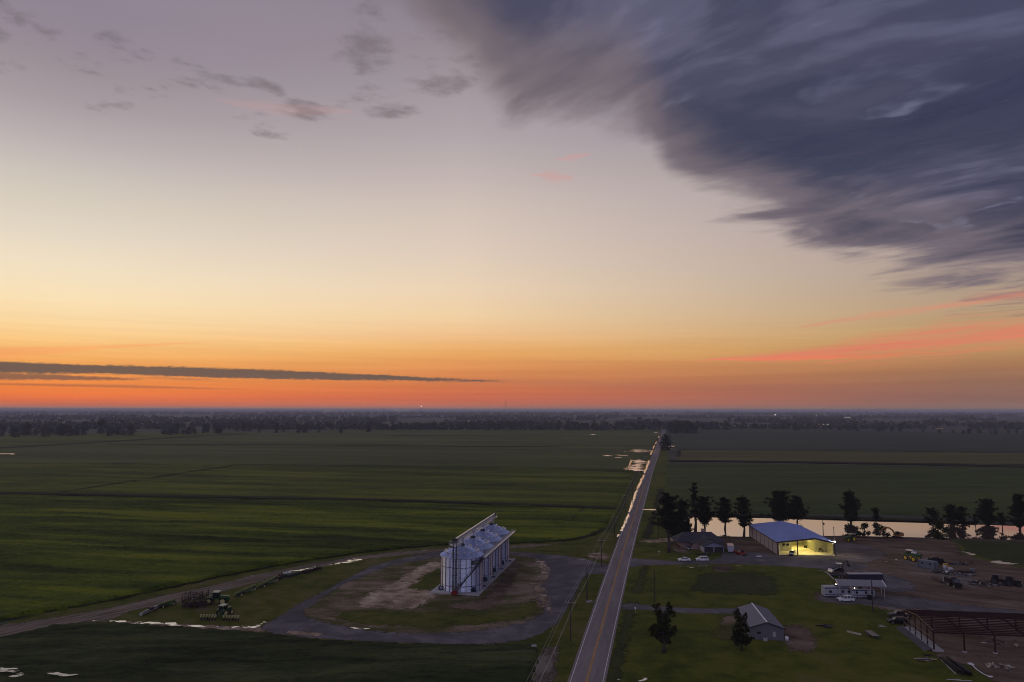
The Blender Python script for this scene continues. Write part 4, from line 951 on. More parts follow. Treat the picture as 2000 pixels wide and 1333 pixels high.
# ------------------------------------------------------------------ grain bins
bin0, bin3 = Vector((-16.0, 236.6, 0)), Vector((-7.7, 278.7, 0))
AX = (bin3 - bin0).normalized(); PERP = Vector((AX.y, -AX.x, 0)); BIN_A = heading(bin0, bin3)
RB, EAVE, PEAK = 6.78, 10.7, 13.6
pad = MB(); q = [G(838.5, 1159), G(935, 1165), G(1007, 1092.5)]; q.append(q[0] + q[2] - q[1])
pad.add([(p.x, p.y, 0.0) for p in q] + [(p.x, p.y, 0.30) for p in q], [(4, 5, 6, 7), (0, 1, 5, 4), (1, 2, 6, 5), (2, 3, 7, 6), (3, 0, 4, 7)])
tag(pad.build('concrete_pad', m_conc), kind='structure')
Z0 = 0.30
def grain_bin(label):
    t = thing('grain_bin', label, 'grain bin', (0, 0, 0), 0, 'grain bins in a row on the concrete pad')
    n = 48; a = MB(); H = EAVE - Z0
    prof = []
    for k in range(85):                                     # corrugated rings
        z = H * k / 84; prof.append((RB + (0.0 if k % 2 else -0.052), z))
    a.lathe(prof, n, capb=False, capt=False)
    for k in range(24):                                     # upright stiffeners
        th = 2 * pi * k / 24
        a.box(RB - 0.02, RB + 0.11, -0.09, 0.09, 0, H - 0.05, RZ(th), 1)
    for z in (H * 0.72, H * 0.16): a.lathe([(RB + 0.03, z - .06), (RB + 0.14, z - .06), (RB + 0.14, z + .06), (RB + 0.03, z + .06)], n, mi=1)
    a.build('wall', [m_galv, m_galvd], t)
    b = MB(); z1 = PEAK - Z0 - 0.1; rc = 1.0
    for k in range(36):                                     # roof panels, each with a raised rib
        t0, t1 = 2 * pi * k / 36, 2 * pi * (k + 1) / 36
        P = lambda r, th, z: (r * cos(th), r * sin(th), z)
        b.add([P(RB + .28, t0, H - .06), P(RB + .28, t1, H - .06), P(rc, t1, z1), P(rc, t0, z1)], [(0, 1, 2, 3)])
        e = 0.012; e2 = 0.05
        b.add([P(RB + .28, t0 - e, H - .04), P(RB + .28, t0, H + .10), P(RB + .28, t0 + e, H - .04), P(rc, t0 - e2, z1 + .01), P(rc, t0, z1 + .10), P(rc, t0 + e2, z1 + .01)], [(0, 1, 4, 3), (1, 2, 5, 4), (0, 2, 1)])
    b.lathe([(RB + .28, H - .06), (RB + .30, H - .16), (RB + .02, H - .16)], 36, capb=False, capt=False)
    roof = b.build('roof', m_galvr, t)
    c = MB(); c.lathe([(1.0, z1 - .1), (1.05, z1 + .05), (1.0, z1 + .45), (0.5, z1 + .62)], 20); c.build('peak_cap', m_dark, t)
    def vent(th, r):
        z = H - .06 + (RB + .28 - r) / (RB + .28 - rc) * (z1 - H)
        M = RZ(th) @ T(r, 0, z); v = MB()
        v.box(-.22, .22, -.2, .2, -.1, .42, M, 0); v.box(-.14, .46, -.27, .27, .42, .74, M @ RY(0.35), 0); v.box(.22, .24, -.16, .16, .02, .34, M, 1)
        v.build('roof_vent', [m_vent, m_dark], roof)
    for k in range(16): vent(2 * pi * (k + 0.5) / 16, 5.05)
    for k in range(4): vent(2 * pi * (k + 0.25) / 4, 2.5)
    d = MB()                                                # door and ladder
    d.box(RB - .02, RB + .10, -.55, .55, .9, 2.6, RZ(-1.9)); d.build('door', m_lsteel, t)
    l = MB()
    for s in (-.22, .22): l.bar((RB + .32, s, .4), (RB + .32, s, H + .2), .05, .05, RZ(2.6))
    for k in range(26): l.bar((RB + .32, -.22, .6 + k * .39), (RB + .32, .22, .6 + k * .39), .03, .03, RZ(2.6))
    for k in range(5): l.bar((RB + .05, .0, 1 + k * 2.2), (RB + .34, .0, 1 + k * 2.2), .04, .04, RZ(2.6))
    l.build('ladder', m_lsteel, t)
    h = MB(); h.box(.75, 1.55, -.5, .5, z1 - .15, z1 + .10, RZ(2.2)); h.build('roof_hatch', m_lsteel, roof)
    return t
BLAB = ['nearest grain bin, with the dark lettered sign and the elevator leg in front', 'second grain bin from the front of the row', 'third grain bin from the front of the row', 'rearmost grain bin at the far end of the row']
gb0 = None
for k in range(4):
    p = bin0.lerp(bin3, k / 3) + Vector((0, 0, Z0))
    if k == 0:
        gb0 = grain_bin(BLAB[0]); gb0.location = p
        src = gb0
    else: copy_tree(src, p, 0.13 * k, BLAB[k])
# sign on the front bin
sx = (926.5 - 1000) * 224.5 / F_PX + 16.0
sa = atan2(-sqrt(RB ** 2 - sx ** 2), sx)                     # angle round the bin
sg = MB(); Ms = RZ(sa) @ T(RB + .14, 0, 9.2 - Z0)
sg.box(0, .07, -1.1, 1.1, -.55, .55, Ms)
sign = sg.build('sign', m_black, gb0)
fc = bpy.data.curves.new('lettering', 'FONT'); fc.body = 'AGI'; fc.size = 1.0; fc.extrude = 0.015; fc.align_x = 'CENTER'; fc.align_y = 'CENTER'; fc.shear = 0.25
fo = bpy.data.objects.new('lettering_curve', fc); COL.objects.link(fo)
bpy.context.view_layer.update()
lm = bpy.data.meshes.new_from_object(fo.evaluated_get(bpy.context.evaluated_depsgraph_get())); bpy.data.objects.remove(fo)
lm.name = 'lettering'; lm.materials.clear(); lm.materials.append(m_vent)
lo_ = bpy.data.objects.new('lettering', lm); COL.objects.link(lo_); lo_.parent = sign
lo_.matrix_local = Ms @ T(.08, 0, -0.03) @ Matrix(((0, 0, 1, 0), (1, 0, 0, 0), (0, 1, 0, 0), (0, 0, 0, 1)))

# elevator leg
p = G(887.5, 1162.5, Z0); TOPZ = 17.0
el = thing('bucket_elevator', 'tall dark bucket elevator leg rising in front of the nearest grain bin', 'grain elevator', p, BIN_A - pi / 2)
H = TOPZ - Z0
a = MB()
for s in (-.48, .48): a.box(s - .19, s + .19, -.19, .19, .9, H - .9)
for k in range(7): a.box(-.85, .85, -.27, .27, 1.6 + k * 2.1, 1.7 + k * 2.1)
a.build('leg_casing', pmat('leg_steel', (0.10, 0.10, 0.115), .5, .4), el)
a = MB(); a.extr([(-.95, 0), (.95, 0), (.95, .9), (.6, 1.3), (-.6, 1.3), (-.95, .9)], -.35, .35); a.build('boot', m_red, el)
a = MB(); a.extr([(-.85, H - .9), (.85, H - .9), (.8, H - .1), (.35, H + .35), (-.35, H + .35), (-.8, H - .1)], -.34, .34); a.build('head', m_dark, el)
a = MB()
for s in (1.0, 1.5):
    a.bar((s, .3, 0.2), (s, .3, H + .8), .05, .05)
for k in range(40): a.bar((1.0, .3, .5 + k * .42), (1.5, .3, .5 + k * .42), .03, .03)
for k in range(11): a.lathe([(.42, 2.5 + k * 1.35), (.42, 2.58 + k * 1.35)], 10, T(1.25, .0, 0), capb=False, capt=False)
a.build('caged_ladder', m_lsteel, el)
a = MB(); a.box(-1.6, 1.9, -1.0, 1.0, H - 1.7, H - 1.6)
for (x0, y0, x1, y1) in ((-1.6, -1, 1.9, -1), (-1.6, 1, 1.9, 1), (-1.6, -1, -1.6, 1), (1.9, -1, 1.9, 1)):
    for z in (.55, 1.1): a.bar((x0, y0, H - 1.6 + z), (x1, y1, H - 1.6 + z), .05, .05)
for x in (-1.6, -.4, .8, 1.9):
    for y in (-1, 1): a.bar((x, y, H - 1.6), (x, y, H - .5), .05, .05)
a.build('platform', m_lsteel, el)
a = MB(); a.tube((0, 0, H + .3), (0, 0, H + 1.3), .06); a.ball((0, 0, H + 1.35), .16); a.build('beacon', m_dark, el)
# overhead conveyor: trough, walkway, truss, drop spouts
c0 = p + AX * 0.6; LEN = (bin3 - bin0).length + 8.2 + 5.0
cv = thing('grain_conveyor', 'long pale overhead conveyor running above all four bin peaks', 'conveyor', (c0.x, c0.y, 0), BIN_A)
a = MB(); a.box(0, LEN, -.26, .26, TOPZ - .35, TOPZ + .05, None, 1); a.box(0, LEN, -.30, .30, TOPZ + .05, TOPZ + .16); a.build('trough', [m_cream, m_galvr], cv)
a = MB()
a.box(0, LEN, -1.15, -.55, TOPZ - 1.1, TOPZ - 1.06)
for y in (-1.15, -.55):
    for z in (.5, 1.0): a.bar((0, y, TOPZ - 1.05 + z), (LEN, y, TOPZ - 1.05 + z), .03, .03)
n = 24
for k in range(n + 1):
    x = LEN * k / n
    for y in (-1.15, -.55): a.bar((x, y, TOPZ - 1.1), (x, y, TOPZ - .05), .03, .03)
a.build('walkway', m_galv, cv)
a = MB()
for y in (-.35, .35):
    a.bar((0, y, TOPZ - 1.3), (LEN, y, TOPZ - 1.3), .09, .09)
    for k in range(n):
        x0, x1 = LEN * k / n, LEN * (k + 1) / n
        a.bar((x0, y, TOPZ - 1.3), (x1, y, TOPZ - .4), .05, .05); a.bar((x1, y, TOPZ - 1.3), (x1, y, TOPZ - .4), .05, .05)
a.build('truss', m_galv, cv)
for k in range(4):
    x = (bin0.lerp(bin3, k / 3) - c0).dot(AX)
    a = MB(); a.box(x - .35, x + .35, -.35, .35, TOPZ - .95, TOPZ - .35); a.tube((x, 0, TOPZ - .9), (x, 0, PEAK + .35), .30, .24, 10); a.build('drop_spout', m_lsteel, cv)
    a = MB()
    for sx_ in (-.9, .9):
        for sy_ in (-.6, .6): a.bar((x + sx_, sy_, TOPZ - 1.3), (x + sx_ * 1.5, sy_ * 1.8, PEAK - .5), .08, .08)
    a.build('support_leg', m_galv, cv)
a = MB(); a.box(LEN - .2, LEN + .7, -.45, .45, TOPZ - .6, TOPZ + .3); a.tube((LEN + .2, .45, TOPZ), (LEN + .2, 1.1, TOPZ), .25); a.build('drive_motor', m_dark, cv)
# eave catwalk on the road side and the stair up to it
w0 = bin0 + PERP * (RB + .95); LW = (bin3 - bin0).length + 7.0
cw = thing('catwalk', 'railed steel catwalk along the eaves on the road side of the bins', 'catwalk', (w0.x - AX.x * 1.5, w0.y - AX.y * 1.5, 0), BIN_A)
a = MB(); a.box(0, LW, -.5, .5, EAVE - .55, EAVE - .45); a.box(0, LW, -.52, -.44, EAVE - .75, EAVE - .3); a.box(0, LW, .44, .52, EAVE - .75, EAVE - .3); a.build('deck', m_galv, cw)
a = MB()
for y in (-.5, .5):
    for z in (.5, 1.0): a.bar((0, y, EAVE - .45 + z), (LW, y, EAVE - .45 + z), .07, .07)
    for k in range(33): a.bar((LW * k / 32, y, EAVE - .45), (LW * k / 32, y, EAVE + .55), .05, .05)
a.build('handrail', m_lsteel, cw)
for k in range(9):
    x = 1.0 + k * (LW - 2) / 8; a = MB(); a.bar((x, .0, EAVE - .7), (x, 1.2, EAVE - 2.2), .09, .09); a.bar((x, -.5, EAVE - .7), (x, 1.0, EAVE - .65), .09, .09); a.build('bracket', m_galv, cw)
s0 = G(884, 1159, Z0); s1 = Vector((w0.x - AX.x * 1.5, w0.y - AX.y * 1.5, EAVE - .5)) + PERP * -.2 + AX * .4
d = s1 - s0; sl = Vector((d.x, d.y, 0)).length
st = thing('stair', 'dark steel stair slanting up across the front of the nearest bin', 'stair', (s0.x, s0.y - .9, s0.z), heading(s0, s1))
a = MB()
for y in (-.45, .45): a.bar((0, y, 0), (sl, y, d.z), .10, .32)
a.build('stringer', m_dark, st)
a = MB(); ns = 44
for k in range(ns): a.box(sl * k / ns, sl * k / ns + .32, -.42, .42, d.z * (k + .5) / ns, d.z * (k + .5) / ns + .05)
a.build('steps', m_galvd, st)
a = MB()
for y in (-.45, .45):
    for z in (.5, 1.0): a.bar((0, y, z), (sl, y, d.z + z), .05, .05)
    for k in range(12): a.bar((sl * k / 11, y, d.z * k / 11), (sl * k / 11, y, d.z * k / 11 + 1.0), .04, .04)
a.build('handrail', m_dark, st)
a = MB(); a.bar((sl * .5, 0, -.1), (sl * .5, 0, d.z * .5 - .1), .14, .14); a.build('post', m_dark, st)
# aeration fans and small control boxes on the pad
FAN_M = None
for k, (x, y, lab) in enumerate(((860.6, 1152.6, 'dark blue fan on the front left corner of the bin pad'), (925.5, 1156, 'dark blue fan at the front of the pad, right of the red elevator boot'), (948, 1135.5, 'dark blue fan beside the second bin on the road side'), (965.5, 1117, 'dark blue fan beside the third bin on the road side'), (981.5, 1102.7, 'dark blue fan beside the rearmost bin on the road side'))):
    p = G(x, y, Z0); cb = min((bin0.lerp(bin3, j / 3) for j in range(4)), key=lambda c: (c - p).length)
    rz = heading(p, cb)
    if FAN_M is None:
        FAN_M = f = thing('aeration_fan', lab, 'fan', p, rz, 'aeration fans round the bins')
        a = MB(); a.tube((0, -.42, .75), (0, .42, .75), .68, n=18); a.box(-.55, .55, -.42, .42, 0, .6); a.build('housing', m_blue, f, smooth=False)
        a = MB(); a.box(.3, 1.0, -.4, .4, .1, .8); a.add([(1.0, -.4, .1), (1.0, .4, .1), (1.0, .4, .8), (1.0, -.4, .8), (1.9, -.7, .1), (1.9, .7, .1), (1.9, .7, .6), (1.9, -.7, .6)], [(0, 3, 7, 4), (1, 5, 6, 2), (3, 2, 6, 7), (0, 4, 5, 1), (4, 7, 6, 5)]); a.build('duct', m_galv, f)
        a = MB(); a.tube((0, .42, .75), (0, .95, .75), .24, n=12); a.box(-.2, .2, .45, .95, 0, .55); a.build('motor', m_dark, f)
        a = MB(); a.tube((0, -.44, .75), (0, -.46, .75), .45, n=14); a.build('inlet', m_lsteel, f)
    else: copy_tree(FAN_M, p, rz, lab)
BX = None
for k, (x, y, lab) in enumerate(((946, 1147, 'small dark motor box on the pad edge, first from the front corner'), (964.5, 1129, 'small dark motor box on the pad edge, second from the front corner'), (981, 1112.5, 'small dark motor box on the pad edge, third from the front corner'), (995.5, 1097.5, 'small pale-topped motor box at the far end of the pad edge'))):
    p = G(x, y, Z0)
    if BX is None:
        BX = f = thing('motor_box', lab, 'motor box', p, BIN_A, 'motor boxes along the pad edge')
        a = MB(); a.box(-.45, .45, -.35, .35, 0, .7, tx=.05, ty=.05); a.build('body', m_blue, f)
        a = MB(); a.box(-.5, .5, -.4, .4, .7, .78); a.build('lid', m_lsteel, f)
        a = MB(); a.tube((-.4, 0, .3), (-1.6, .3, .25), .16); a.build('auger_tube', m_galv, f)
    else: copy_tree(BX, p, BIN_A, lab)

# ------------------------------------------------------------------ open-fronted steel shed
A = G(1519, 1084); B = G(1629.5, 1085.5); Cc = G(1466, 1048.5)
ex = (B - A).normalized(); ey = Vector((-ex.y, ex.x, 0))
SW = (B - A).length; SD = 43.0
ang = heading(A, B)
skew = (Cc - A).dot(ex) / SD
sh = thing('machine_shed', 'large open-fronted metal shed with a blue roof, brightly lit inside', 'shed', A, ang)
He, Hr, xr = 5.1, 6.7, SW * 0.655
LEAN = SW * 0.345                                           # open bay on the left, main hall right of it
SKEW = Matrix(((1, skew, 0, 0), (0, 1, 0, 0), (0, 0, 1, 0), (0, 0, 0, 1)))
ztop = lambda x: He + (Hr - He) * (x / xr if x < xr else (SW - x) / (SW - xr))
a = MB()
a.add([(-.6, -1.0, He - .05), (xr, -1.0, Hr + .05), (xr, SD + .3, Hr + .05), (-.6, SD + .3, He - .05), (SW + .6, -1.0, He - .1), (SW + .6, SD + .3, He - .1)], [(0, 1, 2, 3), (1, 4, 5, 2)], SKEW)
a.add([(-.6, -1.0, He - .25), (xr, -1.0, Hr - .15), (xr, SD + .3, Hr - .15), (-.6, SD + .3, He - .25), (SW + .6, -1.0, He - .3), (SW + .6, SD + .3, He - .3)], [(3, 2, 1, 0), (2, 5, 4, 1)], SKEW)
for k in range(60):                                         # standing seams
    y = -0.9 + (SD + 1.0) * k / 59
    a.bar((-.6, y, He + .0), (xr, y, Hr + .09), .06, .06, SKEW); a.bar((xr, y, Hr + .09), (SW + .6, y, He - .05), .06, .06, SKEW)
a.build('roof', m_bluer, sh)
a = MB()
a.bar((-.65, -1.03, He - .2), (xr, -1.03, Hr - .1), .10, .55, SKEW); a.bar((xr, -1.03, Hr - .1), (SW + .65, -1.03, He - .25), .10, .55, SKEW); a.bar((-.65, -1.03, He - .14), (-.65, SD + .3, He - .14), .14, .3, SKEW); a.build('fascia', m_brownt, sh)
a = MB()
a.box(-.05, .08, 0, SD, 0, He - .3, SKEW)
for k in range(44): a.box(-.10, -.05, .4 + k * (SD - .8) / 43, .5 + k * (SD - .8) / 43, 0.05, He - .35, SKEW)
a.build('side_wall', m_tan, sh)
for k in range(8): a = MB(); a.box(-.17, -.05, k * SD / 7 - .1, k * SD / 7 + .1, 0, He - .3, SKEW); a.build('wall_trim', m_brownt, sh)
a = MB(); a.box(SW - .08, SW + .05, 6.0, SD, 0, He - .35, SKEW); a.build('side_wall', m_tan, sh)
a = MB(); a.extr([(0.1, 0), (SW - .1, 0), (SW - .1, He - .4), (xr, Hr - .3), (.1, He - .4)], SD - .1, SD, SKEW); a.build('back_wall', m_tan, sh)
DEPTH = 22.0; RB2 = SW * 0.765
a = MB(); a.extr([(LEAN, 0), (SW - .12, 0), (SW - .12, He - .4), (xr, Hr - .3), (LEAN, ztop(LEAN) - .35)], DEPTH, DEPTH + .1, SKEW); a.build('inner_wall', m_inwall, sh)
a = MB(); a.box(LEAN - .06, LEAN + .06, 7.0, DEPTH, 0, ztop(LEAN) - .35, SKEW); a.build('partition_wall', m_inwall, sh)
a = MB(); a.extr([(.12, 0), (LEAN - .1, 0), (LEAN - .1, ztop(LEAN) - .35), (.12, He - .4)], 7.0, 7.1, SKEW); a.build('inner_wall', m_inwall, sh)
a = MB(); a.box(SW - .22, SW - .1, .3, 7.0, 0, He - .42, SKEW); a.build('wall_lining', m_inwall, sh)
a = MB(); a.extr([(RB2, 0), (SW - .12, 0), (SW - .12, He - .4), (RB2, ztop(RB2) - .35)], 7.0, 7.1, SKEW); a.build('inner_wall', m_inwall, sh)
a = MB(); a.box(RB2 - .06, RB2 + .06, 7.1, DEPTH, 0, ztop(RB2) - .35, SKEW); a.build('partition_wall', m_inwall, sh)
a = MB(); a.box(.1, SW + .3, -.6, SD - .2, .02, .16, SKEW); a.build('floor', m_slabf, sh)
for x in (0.0, LEAN, SW): a = MB(); a.box(x - .16, x + .16, -.95, -.65, 0, ztop(min(max(x, .1), SW - .1)) - .3, SKEW); a.build('post', m_brownt, sh)
# what hangs and stands on the inner walls
for x0, x1, z0, z1, m in ((LEAN + 7.0, LEAN + 7.9, 2.4, 4.2, m_glass), (LEAN + 8.1, LEAN + 8.9, 2.6, 4.2, m_white), (LEAN + 1.4, LEAN + 2.8, 2.9, 3.8, m_gmetal), (LEAN + 4.0, LEAN + 5.4, 2.9, 4.6, m_siding)):
    a = MB(); a.box(x0, x1, DEPTH - .12, DEPTH - .02, z0, z1, SKEW); a.build('wall_panel', m, sh)
a = MB(); a.box(2.2, 3.1, 6.85, 6.98, 0.2, 2.4, SKEW); a.build('door', m_white, sh)
for x in (4.0, 5.6): a = MB(); a.box(x, x + .9, 6.86, 6.98, 2.3, 3.2, SKEW); a.build('window', m_glass, sh)
LIGHTS = []
for x, y in ((LEAN + 2.4, 3.5), (LEAN + 7.0, 3.5), (LEAN + 2.4, 13), (LEAN + 7.0, 13), (3.8, 3.0)):
    z = ztop(x) - .75
    f = MB(); f.box(x - .15, x + .15, y - 1.1, y + 1.1, z, z + .08, SKEW); f.build('tube_light', m_lampy, sh)
    ld = bpy.data.lights.new('shed_light', 'AREA'); ld.shape = 'RECTANGLE'; ld.size = .6; ld.size_y = 2.4; ld.energy = 270 if x > LEAN else 16; ld.color = (1.0, 0.83, 0.24)
    lo = bpy.data.objects.new('shed_light', ld); COL.objects.link(lo); lo.parent = sh; lo.location = SKEW @ Vector((x, y, z - .05))
# things standing in the shed
def on_shed(x, y): return sh.matrix_world if False else A + ex * (x + skew * y) + ey * y + Vector((0, 0, .16))
t = thing('workbench', 'low dark workbench against the lit right-hand wall inside the shed', 'workbench', on_shed(18.9, 6.2), ang)
a = MB(); a.box(-.9, .9, -.5, .5, .82, .92); a.build('top', m_wood, t)
for x in (-.8, .8):
    for y in (-.4, .4): a = MB(); a.box(x - .05, x + .05, y - .05, y + .05, 0, .82); a.build('leg', m_dark, t)
a = MB(); a.box(-.6, .2, -.3, .3, .92, 1.5); a.build('vice', m_dark, t)
t = thing('hand_cart', 'small dark hand cart standing at the back of the lit shed', 'cart', on_shed(LEAN + 8.0, 14.5), ang)
a = MB(); a.box(-.5, .5, -.3, .3, .4, .9, tx=-.08, ty=-.08); a.build('tray', m_dark, t)
for x in (-.35, .35): a = MB(); a.tube((x, -.4, .25), (x, -.3, .25), .25, n=12); a.build('wheel', m_tyre, t)
a = MB(); a.path([(.5, -.2, .8), (1.0, -.2, 1.3), (1.0, .2, 1.3), (.5, .2, .8)], .03); a.build('handle', m_red, t)

# yard light on its pole
p = G(1630.5, 1084.5); Hp = 11.0
t = thing('yard_light', 'tall wooden pole with a dazzling white lamp at the shed corner', 'lamp post', p)
a = MB(); a.tube((0, 0, 0), (0, 0, Hp), .17, .11); a.build('pole', m_wood, t)
a = MB(); a.path([(0, 0, 5.35), (-.15, -.5, 5.6), (-.2, -.9, 5.55)], .045); a.build('bracket', m_lsteel, t)
a = MB(); a.lathe([(.10, .12), (.30, -.02), (.32, -.10)], 14, T(-.2, -.95, 5.55)); a.build('lamp_shade', m_lsteel, t)
a = MB(); a.ball((-.2, -.95, 5.38), .24); a.build('bulb', m_lampw, t)
a = MB(); a.box(-.35, .35, -.05, .05, Hp - .5, Hp - .38); a.build('crossarm', m_wood, t)
ld = bpy.data.lights.new('yard_lamp', 'POINT'); ld.energy = 1700; ld.color = (1.0, 0.86, 0.62); ld.shadow_soft_size = .3
lo = bpy.data.objects.new('yard_lamp', ld); COL.objects.link(lo); lo.parent = t; lo.location = (-.2, -1.0, 5.0)

# ------------------------------------------------------------------ ranch house
P0 = G(1374.5, 1079.5); P1 = G(1414, 1079.5)
ang = heading(P0, P1); GW = (P1 - P0).length
hs = thing('ranch_house', 'low ranch house with dark shingled gables and two garage doors', 'house', P0, ang)
def gable(name, x0, x1, y0, y1, he, hr, mat, ov=.5, th=.18):
    xm = (x0 + x1) / 2; s = (hr - he) / (xm - x0); b = MB()
    zb = he - s * ov
    b.add([(x0 - ov, y0 - ov, zb), (xm, y0 - ov, hr), (xm, y1 + ov, hr), (x0 - ov, y1 + ov, zb), (x1 + ov, y0 - ov, zb), (x1 + ov, y1 + ov, zb)] + [(x0 - ov, y0 - ov, zb - th), (xm, y0 - ov, hr - th), (xm, y1 + ov, hr - th), (x0 - ov, y1 + ov, zb - th), (x1 + ov, y0 - ov, zb - th), (x1 + ov, y1 + ov, zb - th)],
          [(0, 1, 2, 3), (1, 4, 5, 2), (9, 8, 7, 6), (8, 11, 10, 7), (0, 6, 7, 1), (1, 7, 10, 4), (3, 2, 8, 9), (2, 5, 11, 8), (0, 3, 9, 6), (4, 10, 11, 5)])
    return b.build(name, mat, hs)
hh = 2.7
a = MB(); a.extr([(0, 0), (GW, 0), (GW, hh), (GW / 2, hh + 1.45), (0, hh)], 0, .2); a.build('garage_front', m_gable, hs)
a = MB(); a.box(0, .2, .2, 9, 0, hh); a.box(GW - .2, GW, .2, 9, 0, hh); a.build('garage_wall', m_siding, hs)
for x in (.35, GW / 2 + .25):
    a = MB(); w = GW / 2 - .6; a.box(x, x + w, -.06, -.005, 0, 2.15)
    for k in range(4): a.box(x + .02, x + w - .02, -.085, -.062, .05 + k * .53, .50 + k * .53)
    a.build('garage_door', m_gdoor, hs)
gable('roof', 0, GW, 0, 9, hh, hh + 1.5, m_shing)
# long main body behind, ridge the same way but wider and higher, with its left porch
x0, x1, y0, y1 = -2.6, GW + 1.4, 6.0, 17.0
a = MB(); a.extr([(x0, 0), (x1, 0), (x1, hh), ((x0 + x1) / 2, hh + 2.0), (x0, hh)], y0, y0 + .2); a.box(x0, x0 + .2, y0 + .2, y1, 0, hh); a.box(x1 - .2, x1, y0 + .2, y1, 0, hh); a.build('wall', m_brick, hs)
gable('roof', x0, x1, y0, y1, hh, hh + 2.05, m_shing)
# cross wing at the back running sideways
b = MB(); bx0, bx1, by0, by1, zr = -8.0, GW + 3.0, 10.5, 20.5, hh + 2.9; ym = (by0 + by1) / 2
b.add([(bx0 - .6, by0 - .6, hh - .3), (bx1 + .6, by0 - .6, hh - .3), (bx1 - 3.6, ym, zr), (bx0 + 3.6, ym, zr), (bx0 - .6, by1 + .6, hh - .3), (bx1 + .6, by1 + .6, hh - .3)], [(0, 1, 2, 3), (1, 5, 2), (5, 4, 3, 2), (4, 0, 3)])
b.add([(bx0 - .6, by0 - .6, hh - .5), (bx1 + .6, by0 - .6, hh - .5), (bx1 + .6, by1 + .6, hh - .5), (bx0 - .6, by1 + .6, hh - .5), (bx0 - .6, by0 - .6, hh - .3), (bx1 + .6, by0 - .6, hh - .3), (bx1 + .6, by1 + .6, hh - .3), (bx0 - .6, by1 + .6, hh - .3)], [(3, 2, 1, 0), (0, 1, 5, 4), (1, 2, 6, 5), (2, 3, 7, 6), (3, 0, 4, 7)])
roof3 = b.build('roof', m_shing, hs)
a = MB(); a.box(bx0 + 1.6, bx1, by0 + .2, by1, 0, hh - .5); a.build('wall', m_brick, hs)
c = MB(); xc = GW * 0.55; c.box(xc - .9, xc + .9, ym + .4, ym + 1.4, zr - 1.0, zr + .95); c.box(xc - 1.0, xc + 1.0, ym + .3, ym + 1.5, zr + .95, zr + 1.1); c.build('chimney', m_brick, roof3)
for x, y in ((bx0 + .2, by0), (bx0 + .2, by0 + 3.2)): a = MB(); a.box(x - .1, x + .1, y - .1, y + .1, 0, hh - .5); a.build('porch_post', m_brownt, hs)
for y in (7.2, 8.6): a = MB(); a.box(x0 - .04, x0 - .005, y, y + .8, .9, 2.1); a.build('window', m_glass, hs)
for y in (1.5, 3.3): a = MB(); a.box(-.04, -.005, y, y + .8, .9, 2.1); a.build('window', m_white, hs)

# ------------------------------------------------------------------ small grey metal building
Q0, Q1 = G(1466, 1249.5), G(1531.5, 1252); ang = heading(Q0, Q1); W_ = (Q1 - Q0).length
Qb = G(1450, 1214)
gbd = thing('metal_building', 'small grey metal-clad building with a white ridge cap behind the conical tree', 'outbuilding', Q0, ang)
exx = (Q1 - Q0).normalized(); eyy = Vector((-exx.y, exx.x, 0)); L_ = 17.5; hE, hR = 3.0, 4.3
a = MB(); a.extr([(0, 0), (W_, 0), (W_, hE), (W_ / 2, hR), (0, hE)], 0, L_)
for k in range(24): a.box(k * W_ / 23.5 + .05, k * W_ / 23.5 + .10, -.03, 0, .05, hE - .1)
for k in range(40): a.box(-.03, 0, k * L_ / 40 + .1, k * L_ / 40 + .15, .05, hE - .1); a.box(W_, W_ + .03, k * L_ / 40 + .1, k * L_ / 40 + .15, .05, hE - .1)
a.build('wall', m_gmetal, gbd)
a = MB(); o_ = .25; s_ = (hR - hE) / (W_ / 2)
a.add([(-o_, -o_, hE - s_ * o_ + .06), (W_ / 2, -o_, hR + .06), (W_ / 2, L_ + o_, hR + .06), (-o_, L_ + o_, hE - s_ * o_ + .06), (W_ + o_, -o_, hE - s_ * o_ + .06), (W_ + o_, L_ + o_, hE - s_ * o_ + .06)], [(0, 1, 2, 3), (1, 4, 5, 2)])
for k in range(40):
    y = k * L_ / 39
    a.bar((-o_, y, hE - s_ * o_ + .08), (W_ / 2, y, hR + .08), .05, .05); a.bar((W_ / 2, y, hR + .08), (W_ + o_, y, hE - s_ * o_ + .08), .05, .05)
rf = a.build('roof', m_groof, gbd)
a = MB(); a.bar((W_ / 2, -o_ - .02, hR + .13), (W_ / 2, L_ + o_, hR + .13), .40, .07); a.build('ridge_cap', m_white, rf)
a = MB(); a.bar((-o_, -o_ - .03, hE - s_ * o_), (W_ / 2, -o_ - .03, hR), .06, .22); a.bar((W_ / 2, -o_ - .03, hR), (W_ + o_, -o_ - .03, hE - s_ * o_), .06, .22); a.build('verge_trim', m_dark, rf)
a = MB(); a.box(1.6, 2.5, -.05, -.032, 1.45, 2.0); a.build('window', m_glass, gbd)
a = MB(); a.box(W_ - 2.7, W_ - 2.0, -.05, -.032, .9, 2.1); a.build('window', m_siding, gbd)
a = MB(); a.box(-.06, -.032, 2.5, 3.4, .0, 2.05); a.build('door', m_white, gbd)
a = MB(); a.box(-.06, -.032, 5.0, 6.2, 1.0, 2.0); a.build('window', m_white, gbd)
t = thing('cooling_unit', 'pale square cooling unit on the ground against the grey building front', 'air conditioner', Q0 + exx * (W_ * .42) - eyy * .7, ang)
a = MB(); a.box(-.45, .45, -.4, .4, .05, .9); a.build('casing', m_siding, t)
a = MB(); a.tube((0, 0, .9), (0, 0, .94), .36, n=14); a.build('grille', m_dark, t)
t = thing('gas_tank', 'small white tank at the right corner of the grey building', 'tank', Q1 + exx * .7 + eyy * .3, ang)
a = MB(); a.lathe([(.05, .1), (.42, .2), (.48, .5), (.42, .95), (.1, 1.1)], 14); a.build('body', m_white, t, smooth=True)
